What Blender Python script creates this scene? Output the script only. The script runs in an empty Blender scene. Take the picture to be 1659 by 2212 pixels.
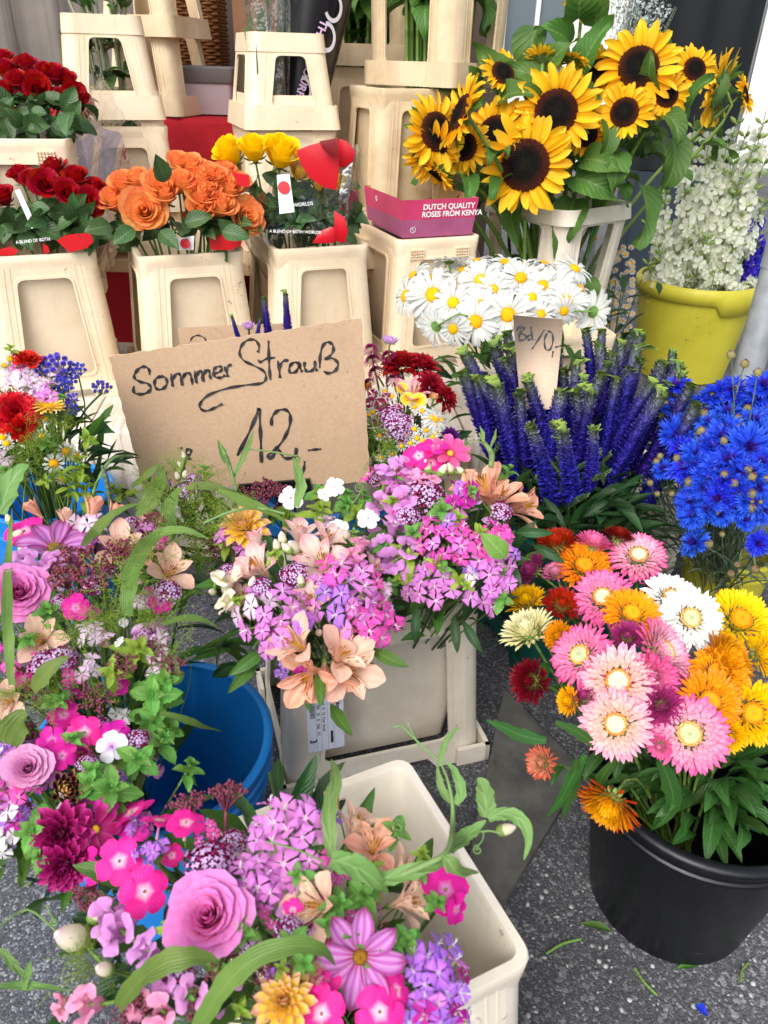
import bpy, math, random
import numpy as np
from mathutils import Matrix, Vector
from mathutils.geometry import tessellate_polygon

# ------------------------------------------------------------------ camera, sky, sun, exposure
SC = bpy.context.scene
COL = SC.collection
PITCH, CAMZ, FPX, PW, PH = math.radians(30.5), 1.32, 1662.0, 1659.0, 2212.0
cam_data = bpy.data.cameras.new('camera')
cam = bpy.data.objects.new('camera', cam_data)
COL.objects.link(cam)
ROLL = math.radians(1.6)
cam.matrix_world = Matrix.Translation((0, 0, CAMZ)) @ Matrix.Rotation(math.pi / 2 - PITCH, 4, 'X') @ Matrix.Rotation(ROLL, 4, 'Z')
cam_data.sensor_fit = 'VERTICAL'
cam_data.sensor_height = 36.0
cam_data.lens = FPX / PH * 36.0
cam_data.clip_start = 0.02
cam_data.clip_end = 300
cam_data.dof.use_dof = True
cam_data.dof.focus_distance = 1.75
cam_data.dof.aperture_fstop = 9.0
SC.camera = cam

SUN_EL, SUN_AZ = math.radians(46), math.radians(205)      # azimuth measured from +Y towards +X
world = bpy.data.worlds.new('World')
SC.world = world
world.use_nodes = True
wn, wl = world.node_tree.nodes, world.node_tree.links
sky = wn.new('ShaderNodeTexSky')
sky.sky_type = 'NISHITA'
sky.sun_disc = False
sky.sun_elevation = SUN_EL
sky.sun_rotation = SUN_AZ
sky.dust_density = 4.0
sky.air_density = 1.0
hs = wn.new('ShaderNodeHueSaturation')
hs.inputs['Saturation'].default_value = 0.30
wl.new(sky.outputs[0], hs.inputs['Color'])
wl.new(hs.outputs[0], wn['Background'].inputs['Color'])
wn['Background'].inputs['Strength'].default_value = 0.15
sun_data = bpy.data.lights.new('sun', 'SUN')
sun_data.energy = 1.0
sun_data.angle = math.radians(40)
sun_data.color = (1.0, 0.95, 0.88)
sun = bpy.data.objects.new('sun', sun_data)
COL.objects.link(sun)
sd = Vector((math.sin(SUN_AZ) * math.cos(SUN_EL), math.cos(SUN_AZ) * math.cos(SUN_EL), math.sin(SUN_EL)))
sun.rotation_euler = sd.to_track_quat('Z', 'Y').to_euler()
sun.location = (0, 0, 6)
vs = SC.view_settings
vs.view_transform = 'Standard'
vs.look = 'None'
vs.gamma = 1.0
vs.exposure = 0.68
vs.use_curve_mapping = False
SC.cycles.max_bounces = 8
SC.cycles.transparent_max_bounces = 12
SC.cycles.caustics_reflective = False
SC.cycles.caustics_refractive = False

# ------------------------------------------------------------------ helpers: layout
RT = Vector((1, 0, 0)); FW = Vector((0, math.cos(PITCH), -math.sin(PITCH))); UP = RT.cross(FW)
RT, UP = RT * math.cos(ROLL) + UP * math.sin(ROLL), UP * math.cos(ROLL) - RT * math.sin(ROLL)
CAM = Vector((0, 0, CAMZ))
def ray(u, v): return FW + RT * ((u - PW / 2) / FPX) - UP * ((v - PH / 2) / FPX)
def at(u, v, z=None, Y=None, D=None):
    d = ray(u, v)
    t = (z - CAMZ) / d.z if z is not None else (Y / d.y if Y is not None else D)
    return CAM + d * t
def depth(P): return (Vector(P) - CAM).dot(FW)
def size(px, P): return px * depth(P) / FPX          # photo pixels -> metres at that place

# ------------------------------------------------------------------ helpers: objects
def link(o): COL.objects.link(o); return o
def thing(name, label, cat, loc=(0, 0, 0), rotz=0.0, group=None):
    o = bpy.data.objects.new(name, None); link(o)
    o.empty_display_size = 0.02
    o.location = loc; o.rotation_euler = (0, 0, rotz)
    o['label'] = label; o['category'] = cat
    if group: o['group'] = group
    return o
def tag(o, label, cat, group=None):
    o['label'] = label; o['category'] = cat
    if group: o['group'] = group
    return o
def part(name, mesh, parent=None, M=None):
    o = bpy.data.objects.new(name, mesh); link(o)
    if parent is not None: o.parent = parent
    if M is not None: o.matrix_basis = M
    return o
def T(x, y=0, z=0):
    if not isinstance(x, (int, float)): return Matrix.Translation(Vector(x))
    return Matrix.Translation((x, y, z))
def RX(a): return Matrix.Rotation(a, 4, 'X')
def RY(a): return Matrix.Rotation(a, 4, 'Y')
def RZ(a): return Matrix.Rotation(a, 4, 'Z')
def SCL(s): return Matrix.Diagonal((s, s, s, 1)) if isinstance(s, (int, float)) else Matrix.Diagonal((*s, 1))
def face_dir(pos, d, s=1.0, spin=0.0):
    q = Vector(d).normalized().to_track_quat('Z', 'Y')
    return T(pos) @ q.to_matrix().to_4x4() @ RZ(spin) @ SCL(s)
def along(pos, d, nrm, s=1.0):
    y = Vector(d).normalized(); n = Vector(nrm)
    x = y.cross(n)
    if x.length < 1e-4: x = y.cross(Vector((0.3, 0.9, 0.1)))
    x.normalize(); z = x.cross(y)
    M = Matrix((x, y, z)).transposed().to_4x4()
    return T(pos) @ M @ SCL(s)

class MB:
    def __init__(s): s.V = []; s.F = []; s.A = []; s.I = []; s.n = 0
    def add(s, V, F, A=None, mat=0, M=None):
        V = np.asarray(V, float).reshape(-1, 3)
        if M is not None:
            m = np.array(M); V = V @ m[:3, :3].T + m[:3, 3]
        if A is None: A = np.full((len(V), 3), 0.5)
        s.V.append(V); s.A.append(np.asarray(A, float).reshape(-1, 3))
        n = s.n
        s.F.extend([tuple(i + n for i in f) for f in F]); s.I.extend([mat] * len(F)); s.n += len(V)
    def grid(s, P, A=None, mat=0, M=None, close=False):
        a, b = P.shape[:2]
        F = []
        for i in range(a - 1):
            for j in range(b if close else b - 1):
                k = (j + 1) % b
                F.append((i * b + j, i * b + k, (i + 1) * b + k, (i + 1) * b + j))
        s.add(P.reshape(-1, 3), F, None if A is None else A.reshape(-1, 3), mat, M)
    def tube(s, pts, rad, n=6, mat=0, A=None, cap=True, M=None):
        pts = [Vector(p) for p in pts]; m = len(pts)
        if isinstance(rad, (int, float)): rad = [rad] * m
        P = np.zeros((m, n, 3)); up = Vector((0.31, 0.57, 0.76)); at_ = np.zeros((m, n, 3))
        for i in range(m):
            t = (pts[min(i + 1, m - 1)] - pts[max(i - 1, 0)])
            if t.length < 1e-9: t = Vector((0, 0, 1))
            t.normalize(); x = t.cross(up)
            if x.length < 1e-3: x = t.cross(Vector((1, 0, 0)))
            x.normalize(); y = t.cross(x); up = x.cross(t) if False else up
            for j in range(n):
                a = 2 * math.pi * j / n
                P[i, j] = pts[i] + (x * math.cos(a) + y * math.sin(a)) * rad[i]
            at_[i, :, 0] = i / max(1, m - 1); at_[i, :, 1] = 0.5; at_[i, :, 2] = 0.5
        if A is not None: at_[:] = A
        s.grid(P, at_, mat, M, close=True)
        if cap:
            s.add(P[0], [tuple(range(n))[::-1]], at_[0], mat, M); s.add(P[-1], [tuple(range(n))], at_[-1], mat, M)
    def box(s, lo, hi, mat=0, M=None):
        x0, y0, z0 = lo; x1, y1, z1 = hi
        V = [(x0, y0, z0), (x1, y0, z0), (x1, y1, z0), (x0, y1, z0), (x0, y0, z1), (x1, y0, z1), (x1, y1, z1), (x0, y1, z1)]
        s.add(V, [(3, 2, 1, 0), (4, 5, 6, 7), (0, 1, 5, 4), (1, 2, 6, 5), (2, 3, 7, 6), (3, 0, 4, 7)], None, mat, M)
    def lathe(s, prof, n=24, mat=0, M=None, A=None, capb=False, capt=False, squash=None):
        P = np.zeros((len(prof), n, 3))
        for i, (r, z) in enumerate(prof):
            for j in range(n):
                a = 2 * math.pi * j / n
                P[i, j] = (r * math.cos(a), r * math.sin(a), z)
        at_ = np.zeros((len(prof), n, 3)); at_[:, :, 0] = np.linspace(0, 1, len(prof))[:, None]; at_[:, :, 1] = .5; at_[:, :, 2] = .5
        s.grid(P, at_, mat, M, close=True)
        if capb: s.add(P[0], [tuple(range(n))[::-1]], at_[0], mat, M)
        if capt: s.add(P[-1], [tuple(range(n))], at_[-1], mat, M)
    def plate(s, outer, holes, th, M=None, mat=0):
        loops = [outer] + list(holes)
        flat = [p for l in loops for p in l]
        tris = tessellate_polygon([[Vector((p[0], p[1], 0)) for p in l] for l in loops])
        V = [(p[0], p[1], 0) for p in flat]; n = len(V)
        V2 = V + [(p[0], p[1], -th) for p in flat]
        F = []
        for t in tris:
            a, b, c = [V[i] for i in t]
            ar = (b[0] - a[0]) * (c[1] - a[1]) - (b[1] - a[1]) * (c[0] - a[0])
            t = tuple(t) if ar > 0 else tuple(t)[::-1]
            F.append(t); F.append(tuple(i + n for i in t[::-1]))
        k = 0
        for l in loops:
            m = len(l)
            for i in range(m):
                a, b = k + i, k + (i + 1) % m
                F.append((a, b, b + n, a + n))
            k += m
        s.add(V2, F, None, mat, M)
    def build(s, name, mats, smooth=True, sharp=None):
        me = bpy.data.meshes.new(name)
        V = np.concatenate(s.V) if s.V else np.zeros((0, 3))
        me.from_pydata(V.tolist(), [], s.F)
        ca = me.attributes.new('pt', 'FLOAT_COLOR', 'POINT')
        A = np.concatenate(s.A); ca.data.foreach_set('color', np.concatenate([A, np.ones((len(A), 1))], 1).astype(np.float32).ravel())
        for m in (mats if isinstance(mats, (list, tuple)) else [mats]): me.materials.append(m)
        if any(s.I): me.polygons.foreach_set('material_index', s.I)
        if smooth:
            me.polygons.foreach_set('use_smooth', [True] * len(me.polygons))
            if sharp: me.set_sharp_from_angle(angle=math.radians(sharp))
        me.update()
        return me

# ------------------------------------------------------------------ helpers: materials
def C(h):
    h = h.lstrip('#'); c = [int(h[i:i + 2], 16) / 255 for i in (0, 2, 4)]
    return tuple((x / 12.92 if x <= 0.04045 else ((x + 0.055) / 1.055) ** 2.4) for x in c) + (1,)
MATS = {}
def newmat(name):
    m = bpy.data.materials.new(name); m.use_nodes = True
    return m, m.node_tree.nodes, m.node_tree.links, m.node_tree.nodes['Principled BSDF']
def mixc(n, l, fac, a, b, typ='MIX'):
    x = n.new('ShaderNodeMix'); x.data_type = 'RGBA'; x.blend_type = typ
    for i, v in ((0, fac), (6, a), (7, b)):
        if hasattr(v, 'is_output') or isinstance(v, bpy.types.NodeSocket): l.new(v, x.inputs[i])
        else: x.inputs[i].default_value = v
    return x.outputs[2]
def math_(n, l, op, a, b=None, c=None, clamp=False):
    x = n.new('ShaderNodeMath'); x.operation = op; x.use_clamp = clamp
    for i, v in enumerate((a, b, c)):
        if v is None: continue
        if isinstance(v, bpy.types.NodeSocket): l.new(v, x.inputs[i])
        else: x.inputs[i].default_value = v
    return x.outputs[0]
def ramp(n, l, fac, stops, interp='LINEAR'):
    r = n.new('ShaderNodeValToRGB'); cr = r.color_ramp; cr.interpolation = interp
    while len(cr.elements) < len(stops): cr.elements.new(0.5)
    for e, (p, c) in zip(cr.elements, stops): e.position = p; e.color = c
    l.new(fac, r.inputs[0]); return r.outputs[0]
def noise(n, l, scale, detail=3, coord='Object', rough=0.55, vec=None):
    t = n.new('ShaderNodeTexNoise'); t.inputs['Scale'].default_value = scale; t.inputs['Detail'].default_value = detail
    t.inputs['Roughness'].default_value = rough
    if vec is None:
        tc = n.new('ShaderNodeTexCoord'); vec = tc.outputs[coord]
    l.new(vec, t.inputs['Vector']); return t.outputs['Fac']
def bump(n, l, h, b, strength=0.3, dist=0.002):
    x = n.new('ShaderNodeBump'); x.inputs['Strength'].default_value = strength; x.inputs['Distance'].default_value = dist
    l.new(h, x.inputs['Height']); l.new(x.outputs[0], b.inputs['Normal'])

def petal_mat(name, base, mid, tip, edge=None, edge_w=0.25, layer=None, layer_pow=1.0, stripe=None, stripe_n=14, stripe_amt=0.25,
              transl=0.3, rough=0.55, var=0.10, mids=(0.3, 0.65), hue=0.02, spots=None, blot=None, blot_amt=0.5):
    """petal colour by its own length (t), width (s) and ring (b); a little translucent"""
    if name in MATS: return MATS[name]
    m, n, l, b = newmat(name)
    at_ = n.new('ShaderNodeAttribute'); at_.attribute_name = 'pt'
    sp = n.new('ShaderNodeSeparateColor'); l.new(at_.outputs['Color'], sp.inputs[0])
    t, s_, k = sp.outputs[0], sp.outputs[1], sp.outputs[2]
    col = ramp(n, l, t, [(0.0, C(base)), (mids[0], C(mid)), (mids[1], C(mid)), (1.0, C(tip))])
    off = math_(n, l, 'ABSOLUTE', math_(n, l, 'SUBTRACT', s_, 0.5))          # 0 at midrib, 0.5 at margin
    if layer: col = mixc(n, l, math_(n, l, 'POWER', k, layer_pow), col, C(layer))
    if stripe:
        w = math_(n, l, 'SINE', math_(n, l, 'MULTIPLY', s_, stripe_n * math.pi))
        w = math_(n, l, 'MULTIPLY', math_(n, l, 'MULTIPLY_ADD', w, 0.5, 0.5), stripe_amt)
        col = mixc(n, l, w, col, C(stripe))
    if spots:
        v = n.new('ShaderNodeCombineXYZ'); l.new(math_(n, l, 'MULTIPLY', t, 3.2), v.inputs[0]); l.new(math_(n, l, 'MULTIPLY', s_, 11.0), v.inputs[1]); l.new(math_(n, l, 'MULTIPLY', k, 7.0), v.inputs[2])
        nz = noise(n, l, 1.15, 1, vec=v.outputs[0])
        f = math_(n, l, 'MULTIPLY', math_(n, l, 'GREATER_THAN', nz, 0.60), math_(n, l, 'GREATER_THAN', k, 0.55))
        col = mixc(n, l, f, col, C(spots))
    if edge:
        e = math_(n, l, 'MAXIMUM', math_(n, l, 'SUBTRACT', t, 1 - edge_w), math_(n, l, 'SUBTRACT', off, 0.5 - edge_w * 0.6))
        e = math_(n, l, 'DIVIDE', math_(n, l, 'MAXIMUM', e, 0.0), edge_w, clamp=True)
        col = mixc(n, l, e, col, C(edge))
    if blot:
        nz = noise(n, l, 3.0, 2)
        col = mixc(n, l, math_(n, l, 'MULTIPLY', math_(n, l, 'MULTIPLY_ADD', nz, 3.0, -1.2, clamp=True), blot_amt), col, C(blot))
    oi = n.new('ShaderNodeObjectInfo')
    hsv = n.new('ShaderNodeHueSaturation')
    l.new(math_(n, l, 'MULTIPLY_ADD', oi.outputs['Random'], hue, 0.5 - hue / 2), hsv.inputs['Hue'])
    nz = noise(n, l, 2.3, 2)
    l.new(math_(n, l, 'ADD', math_(n, l, 'MULTIPLY_ADD', nz, var * 2, 1 - var), math_(n, l, 'MULTIPLY_ADD', k, var, -var / 2)), hsv.inputs['Value'])
    l.new(col, hsv.inputs['Color'])
    l.new(hsv.outputs[0], b.inputs['Base Color'])
    b.inputs['Roughness'].default_value = rough
    b.inputs['Specular IOR Level'].default_value = 0.25
    vein = math_(n, l, 'SINE', math_(n, l, 'MULTIPLY', s_, 40.0))
    bump(n, l, vein, b, 0.10, 0.05)
    tr = n.new('ShaderNodeBsdfTranslucent'); l.new(hsv.outputs[0], tr.inputs[0])
    mx = n.new('ShaderNodeMixShader'); mx.inputs[0].default_value = transl
    l.new(b.outputs[0], mx.inputs[1]); l.new(tr.outputs[0], mx.inputs[2])
    l.new(mx.outputs[0], n['Material Output'].inputs['Surface'])
    MATS[name] = m
    return m

def leaf_mat(name, c1, c2, rib=None, transl=0.25, rough=0.42, veins=9.0, spec=0.4, scale=2.0, parallel=0):
    if name in MATS: return MATS[name]
    m, n, l, b = newmat(name)
    at_ = n.new('ShaderNodeAttribute'); at_.attribute_name = 'pt'
    sp = n.new('ShaderNodeSeparateColor'); l.new(at_.outputs['Color'], sp.inputs[0])
    t, s_, k = sp.outputs[0], sp.outputs[1], sp.outputs[2]
    off = math_(n, l, 'ABSOLUTE', math_(n, l, 'SUBTRACT', s_, 0.5))
    nz = noise(n, l, scale, 3)
    col = mixc(n, l, math_(n, l, 'MULTIPLY_ADD', nz, 2.2, -0.6, clamp=True), C(c1), C(c2))
    v = math_(n, l, 'SINE', math_(n, l, 'MULTIPLY', math_(n, l, 'SUBTRACT', t, math_(n, l, 'MULTIPLY', off, 0.55)), veins * 2 * math.pi))
    vv = math_(n, l, 'POWER', math_(n, l, 'MULTIPLY_ADD', v, 0.5, 0.5), 6.0)
    if parallel: vv = math_(n, l, 'POWER', math_(n, l, 'MULTIPLY_ADD', math_(n, l, 'SINE', math_(n, l, 'MULTIPLY', s_, parallel * 6.283)), 0.5, 0.5), 2.0)
    fl = noise(n, l, scale * 4.5, 4)
    col = mixc(n, l, math_(n, l, 'MULTIPLY', math_(n, l, 'MULTIPLY_ADD', fl, 6.0, -3.9, clamp=True), .45), col, C('#8a7a3c'))
    if rib:
        f = math_(n, l, 'MAXIMUM', math_(n, l, 'LESS_THAN', off, 0.035), math_(n, l, 'MULTIPLY', vv, 0.28))
        col = mixc(n, l, math_(n, l, 'MULTIPLY', f, 0.38), col, C(rib))
    oi = n.new('ShaderNodeObjectInfo'); hsv = n.new('ShaderNodeHueSaturation')
    l.new(math_(n, l, 'MULTIPLY_ADD', oi.outputs['Random'], 0.03, 0.485), hsv.inputs['Hue'])
    l.new(math_(n, l, 'ADD', math_(n, l, 'MULTIPLY_ADD', oi.outputs['Random'], 0.3, 0.7), math_(n, l, 'MULTIPLY', k, 0.3)), hsv.inputs['Value'])
    l.new(col, hsv.inputs['Color']); l.new(hsv.outputs[0], b.inputs['Base Color'])
    b.inputs['Roughness'].default_value = rough; b.inputs['Specular IOR Level'].default_value = spec
    bump(n, l, vv, b, 0.25, 0.03)
    tr = n.new('ShaderNodeBsdfTranslucent'); l.new(hsv.outputs[0], tr.inputs[0])
    mx = n.new('ShaderNodeMixShader'); mx.inputs[0].default_value = transl
    l.new(b.outputs[0], mx.inputs[1]); l.new(tr.outputs[0], mx.inputs[2])
    l.new(mx.outputs[0], n['Material Output'].inputs['Surface'])
    MATS[name] = m
    return m

def plain(name, c, rough=0.5, spec=0.5, var=0.0, vscale=8.0, c2=None, metal=0.0, bmp=0.0, bscale=60.0, sss=0.0, coat=0.0):
    if name in MATS: return MATS[name]
    m, n, l, b = newmat(name)
    col = C(c)
    if c2:
        nz = noise(n, l, vscale, 4)
        col = mixc(n, l, math_(n, l, 'MULTIPLY_ADD', nz, 3.0, -1.0, clamp=True), C(c), C(c2))
        l.new(col, b.inputs['Base Color'])
    else: b.inputs['Base Color'].default_value = col
    b.inputs['Roughness'].default_value = rough; b.inputs['Specular IOR Level'].default_value = spec; b.inputs['Metallic'].default_value = metal
    b.inputs['Coat Weight'].default_value = coat
    if sss:
        b.inputs['Subsurface Weight'].default_value = sss; b.inputs['Subsurface Radius'].default_value = (0.01, 0.007, 0.004); b.inputs['Subsurface Scale'].default_value = 1.0
    if bmp: bump(n, l, noise(n, l, bscale, 3), b, bmp, 0.003)
    MATS[name] = m
    return m

def plastic(name, c, dirt, rough=0.42, amt=0.5, scratch=0.0, scratch_c='#ffffff'):
    """used container plastic: stains, rub marks and scuffs of their own shape"""
    if name in MATS: return MATS[name]
    m, n, l, b = newmat(name)
    tc = n.new('ShaderNodeTexCoord'); oi = n.new('ShaderNodeObjectInfo')
    va = n.new('ShaderNodeVectorMath'); va.operation = 'ADD'; l.new(tc.outputs['Object'], va.inputs[0])
    cx = n.new('ShaderNodeCombineXYZ'); l.new(math_(n, l, 'MULTIPLY', oi.outputs['Random'], 9.0), cx.inputs[0]); l.new(cx.outputs[0], va.inputs[1])
    V = va.outputs[0]
    n1 = noise(n, l, 5.0, 5, vec=V, rough=0.65); n2 = noise(n, l, 38.0, 4, vec=V, rough=0.7)
    f = math_(n, l, 'MULTIPLY', math_(n, l, 'MULTIPLY_ADD', n1, 2.6, -1.05, clamp=True), amt)
    col = mixc(n, l, f, C(c), C(dirt))
    f2 = math_(n, l, 'MULTIPLY', math_(n, l, 'GREATER_THAN', math_(n, l, 'MULTIPLY', n2, math_(n, l, 'ADD', n1, 0.42)), 0.665), 0.45)
    col = mixc(n, l, f2, col, C('#5f5346'))
    mp = n.new('ShaderNodeMapping'); mp.inputs['Scale'].default_value = (70, 70, 3); l.new(V, mp.inputs[0])
    n3 = noise(n, l, 1.0, 3, vec=mp.outputs[0])
    col = mixc(n, l, math_(n, l, 'MULTIPLY', math_(n, l, 'MULTIPLY_ADD', n3, 5.0, -3.0, clamp=True), 0.35 * amt), col, C(dirt))
    if scratch:
        mp2 = n.new('ShaderNodeMapping'); mp2.inputs['Scale'].default_value = (9, 9, 60); mp2.inputs['Rotation'].default_value = (0.5, 0.4, 0.7); l.new(V, mp2.inputs[0])
        n4 = noise(n, l, 2.2, 4, vec=mp2.outputs[0], rough=0.7)
        col = mixc(n, l, math_(n, l, 'MULTIPLY', math_(n, l, 'MULTIPLY_ADD', n4, 9.0, -6.1, clamp=True), scratch), col, C(scratch_c))
    l.new(col, b.inputs['Base Color'])
    l.new(math_(n, l, 'MULTIPLY_ADD', n2, 0.25, rough - 0.1), b.inputs['Roughness'])
    b.inputs['Specular IOR Level'].default_value = 0.4
    bump(n, l, n1, b, 0.12, 0.01)
    MATS[name] = m
    return m

def film_mat(name, tint='#ffffff', alpha=0.2):
    if name in MATS: return MATS[name]
    m, n, l, b = newmat(name)
    n.remove(b)
    tr = n.new('ShaderNodeBsdfTransparent'); tr.inputs[0].default_value = C(tint)
    gl = n.new('ShaderNodeBsdfGlossy'); gl.inputs['Roughness'].default_value = 0.12; gl.inputs[0].default_value = (0.9, 0.92, 0.95, 1)
    bp = n.new('ShaderNodeBump'); bp.inputs['Strength'].default_value = 0.6; bp.inputs['Distance'].default_value = 0.02
    l.new(noise(n, l, 14.0, 3), bp.inputs['Height']); l.new(bp.outputs[0], gl.inputs['Normal'])
    fr = n.new('ShaderNodeLayerWeight'); fr.inputs[0].default_value = 0.35; l.new(bp.outputs[0], fr.inputs['Normal'])
    mx = n.new('ShaderNodeMixShader')
    l.new(math_(n, l, 'MULTIPLY_ADD', fr.outputs['Facing'], 0.35, alpha * 0.35), mx.inputs[0])
    l.new(tr.outputs[0], mx.inputs[1]); l.new(gl.outputs[0], mx.inputs[2])
    l.new(mx.outputs[0], n['Material Output'].inputs['Surface'])
    MATS[name] = m
    return m
# ------------------------------------------------------------------ petals and leaves
PROF = {
    'ray':   [(0, .45), (.2, .8), (.5, 1), (.8, .8), (.92, .5), (1, .06)],
    'daisy': [(0, .4), (.3, .8), (.7, 1), (.9, .9), (1, .55)],
    'fan':   [(0, .10), (.3, .28), (.6, .75), (.85, 1), (1, .92)],
    'round': [(0, .15), (.25, .5), (.55, .95), (.8, 1), (.95, .72), (1, .45)],
    'ovate': [(0, .12), (.15, .7), (.35, 1), (.6, .85), (.85, .4), (1, .03)],
    'lance': [(0, .12), (.2, .6), (.4, 1), (.65, .85), (.88, .4), (1, .03)],
    'heart': [(0, .5), (.12, .9), (.28, 1), (.5, .82), (.75, .45), (.92, .15), (1, .02)],
    'spat':  [(0, .22), (.3, .4), (.55, .85), (.75, 1), (.92, .65), (1, .15)],
    'dahl':  [(0, .3), (.3, .8), (.55, 1), (.8, .8), (.93, .45), (1, .05)],
    'blade': [(0, .5), (.2, .9), (.5, 1), (.8, .6), (1, .03)],
}
def petal(L, W, prof, el=(0, 0), cup=0.2, nu=6, nv=4, wave=0.0, notch=0.0, fringe=0.0, fold=0.0, twist=0.0, serr=0.0, rng=random, lay=None, side=0.0):
    t = np.linspace(0, 1, nu + 1); s = np.linspace(-1, 1, nv + 1)
    w = np.interp(t, [p[0] for p in PROF[prof]], [p[1] for p in PROF[prof]]) * W / 2
    if serr: w = w * (1 + serr * np.where(np.arange(nu + 1) % 2, 1, -1) * (t < .95))
    e = el[0] + (el[1] - el[0]) * t
    dy = np.cos(e) * L / nu; dz = np.sin(e) * L / nu
    y = np.concatenate([[0], np.cumsum(dy[:-1])]); z = np.concatenate([[0], np.cumsum(dz[:-1])])
    ph = rng.uniform(0, 6.28); ph2 = rng.uniform(0, 6.28)
    P = np.zeros((nu + 1, nv + 1, 3)); A = np.zeros_like(P)
    lay = rng.random() if lay is None else lay
    for j, sj in enumerate(s):
        zz = cup * w * sj * sj + fold * w * abs(sj) + wave * W * np.sin(t * 7 + ph + (2.2 if sj > 0 else 0)) * abs(sj) * t
        ang = twist * t
        lx = sj * w * np.cos(ang) ; lz = zz + sj * w * np.sin(ang)
        P[:, j, 0] = lx + side * L * t * t
        P[:, j, 1] = y - np.sin(e) * lz
        P[:, j, 2] = z + np.cos(e) * lz
        if notch: P[-1, j, 1] -= notch * L * (1 - abs(sj)); P[-1, j, 1] += 0
        if fringe and j % 2: P[-1, j, 1] -= fringe * L
        A[:, j, 0] = t; A[:, j, 1] = (sj + 1) / 2; A[:, j, 2] = lay
    return P, A

class Head:
    """core mesh + separately placed petals (matrix, mesh index)"""
    def __init__(s): s.core = MB(); s.cm = []; s.var = []; s.place = []; s.meshes = None; s.cmesh = None; s.joined = None; s.pm = None
    def pet(s, PA): s.var.append(PA); return len(s.var) - 1
    def put(s, vi, M): s.place.append((vi, M))
    def done(s, name, cm, pm):
        s.name = name; s.cm = cm; s.pm = pm; return s
    def sep(s):
        if s.meshes is None:
            s.meshes = []
            for P, A in s.var:
                b = MB(); b.grid(P, A); s.meshes.append(b.build('petal', s.pm))
            s.cmesh = s.core.build(s.name, s.cm)
        return s.cmesh, s.meshes
    def join(s):
        if s.joined is None:
            k = len(s.cm)
            for vi, M in s.place:
                P, A = s.var[vi]; s.core.grid(P, A, k, M)
            s.joined = s.core.build(s.name, list(s.cm) + [s.pm])
        return s.joined

GA = 2.39996
# greens
G_STEM = leaf_mat('stem_green', '#5d7f35', '#7d9b4c', transl=.05, rough=.5)
G_STEMD = leaf_mat('stem_dark_green', '#2f4a22', '#4a6a34', transl=.05, rough=.5)
G_DARK = leaf_mat('leaf_dark_green', '#1d3a1c', '#2f5528', '#4d7040', transl=.2)
G_MID = leaf_mat('leaf_green', '#3a6427', '#557f33', '#7ea055', transl=.28)
G_SUN = leaf_mat('sunflower_leaf_green', '#3c6a2c', '#618e3c', '#93ae68', transl=.32, rough=.5)
G_MINT = leaf_mat('mint_green', '#4f8c36', '#79b150', '#a3cb7c', transl=.3, rough=.55, veins=7)
G_PEA = leaf_mat('pea_leaf_green', '#5c8a42', '#86aa60', '#a8c788', transl=.35, rough=.5, veins=3, scale=9)
G_BLADE = leaf_mat('grass_blade_green', '#55782f', '#7d9a4c', '#88a456', transl=.38, rough=.4, veins=0.5, parallel=7, scale=14)
G_ROSE = leaf_mat('rose_leaf_green', '#2c4a28', '#4a6a3a', '#6c8a58', transl=.15, rough=.35)
G_STRAW = leaf_mat('strawflower_leaf_green', '#2b5427', '#43722f', '#739a52', transl=.25)
G_LIME = leaf_mat('lime_green', '#84a636', '#a3bf4a', transl=.3, rough=.55)
G_BUD = leaf_mat('bud_green', '#7b9c45', '#a8bd68', transl=.25, rough=.5)
G_GREY = leaf_mat('greygreen', '#5d7256', '#83957a', transl=.15, rough=.6)

# petal colours
PM = {}
def pm(key, *a, **k): PM[key] = petal_mat('petal_' + key, *a, **k)
pm('sun', '#f4a60a', '#ffc920', '#ffd844', stripe='#f2b414', stripe_n=7, stripe_amt=.3, transl=.35)
pm('white', '#c8cfae', '#dcdedb', '#e2e4e4', transl=.25, var=.12, stripe='#b9bfba', stripe_n=6, stripe_amt=.4)
pm('rose_red', '#8c0614', '#c60c20', '#d4142a', edge='#a00a1a', transl=.22, rough=.5, var=.22, layer='#d01624', layer_pow=2)
pm('rose_orange', '#ffe09a', '#ffca80', '#ffbe6e', edge='#fb9a5e', edge_w=.16, transl=.42, var=.12, blot='#f0583e', blot_amt=.26)
pm('rose_yellow', '#f4c400', '#ffd800', '#ffe012', transl=.3, var=.08)
pm('rose_pink', '#b83078', '#ea6db4', '#f08cc4', edge='#e58bd0', transl=.22, var=.12)
pm('rose_lilac', '#a4448c', '#d98cc4', '#e6a4d2', transl=.22, var=.12)
pm('alst_peach', '#f6d4a0', '#f8cdb6', '#f4b9a4', stripe='#fbe2d2', stripe_n=5, stripe_amt=.5, spots='#7a1f1c', transl=.3, edge='#f6c4b2', layer='#f8d8b0', layer_pow=3)
pm('alst_pale', '#f4e3b8', '#f6d6cc', '#f2b8bc', stripe='#fbe9dc', stripe_n=5, stripe_amt=.5, spots='#8a2f2c', transl=.35, edge='#ee9fae')
pm('alst_salmon', '#f8d6a8', '#f5b296', '#f2987e', stripe='#fad6bc', stripe_n=5, stripe_amt=.5, spots='#6c1a18', transl=.3)
pm('alst_pink', '#f6d6c8', '#f4a8b8', '#f092ac', stripe='#f9ccd2', stripe_n=5, stripe_amt=.45, transl=.3)
pm('dian_lav', '#f6e6f4', '#e08ad8', '#d47cd8', transl=.25, mids=(.2, .7), var=.14, hue=.035)
pm('dian_pink', '#f7d8ee', '#f060c0', '#ea4cb4', transl=.25, mids=(.2, .7), var=.14, hue=.03)
pm('dian_pale', '#f2cfe6', '#f3dcf0', '#eebfe6', transl=.3, var=.1)
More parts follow.
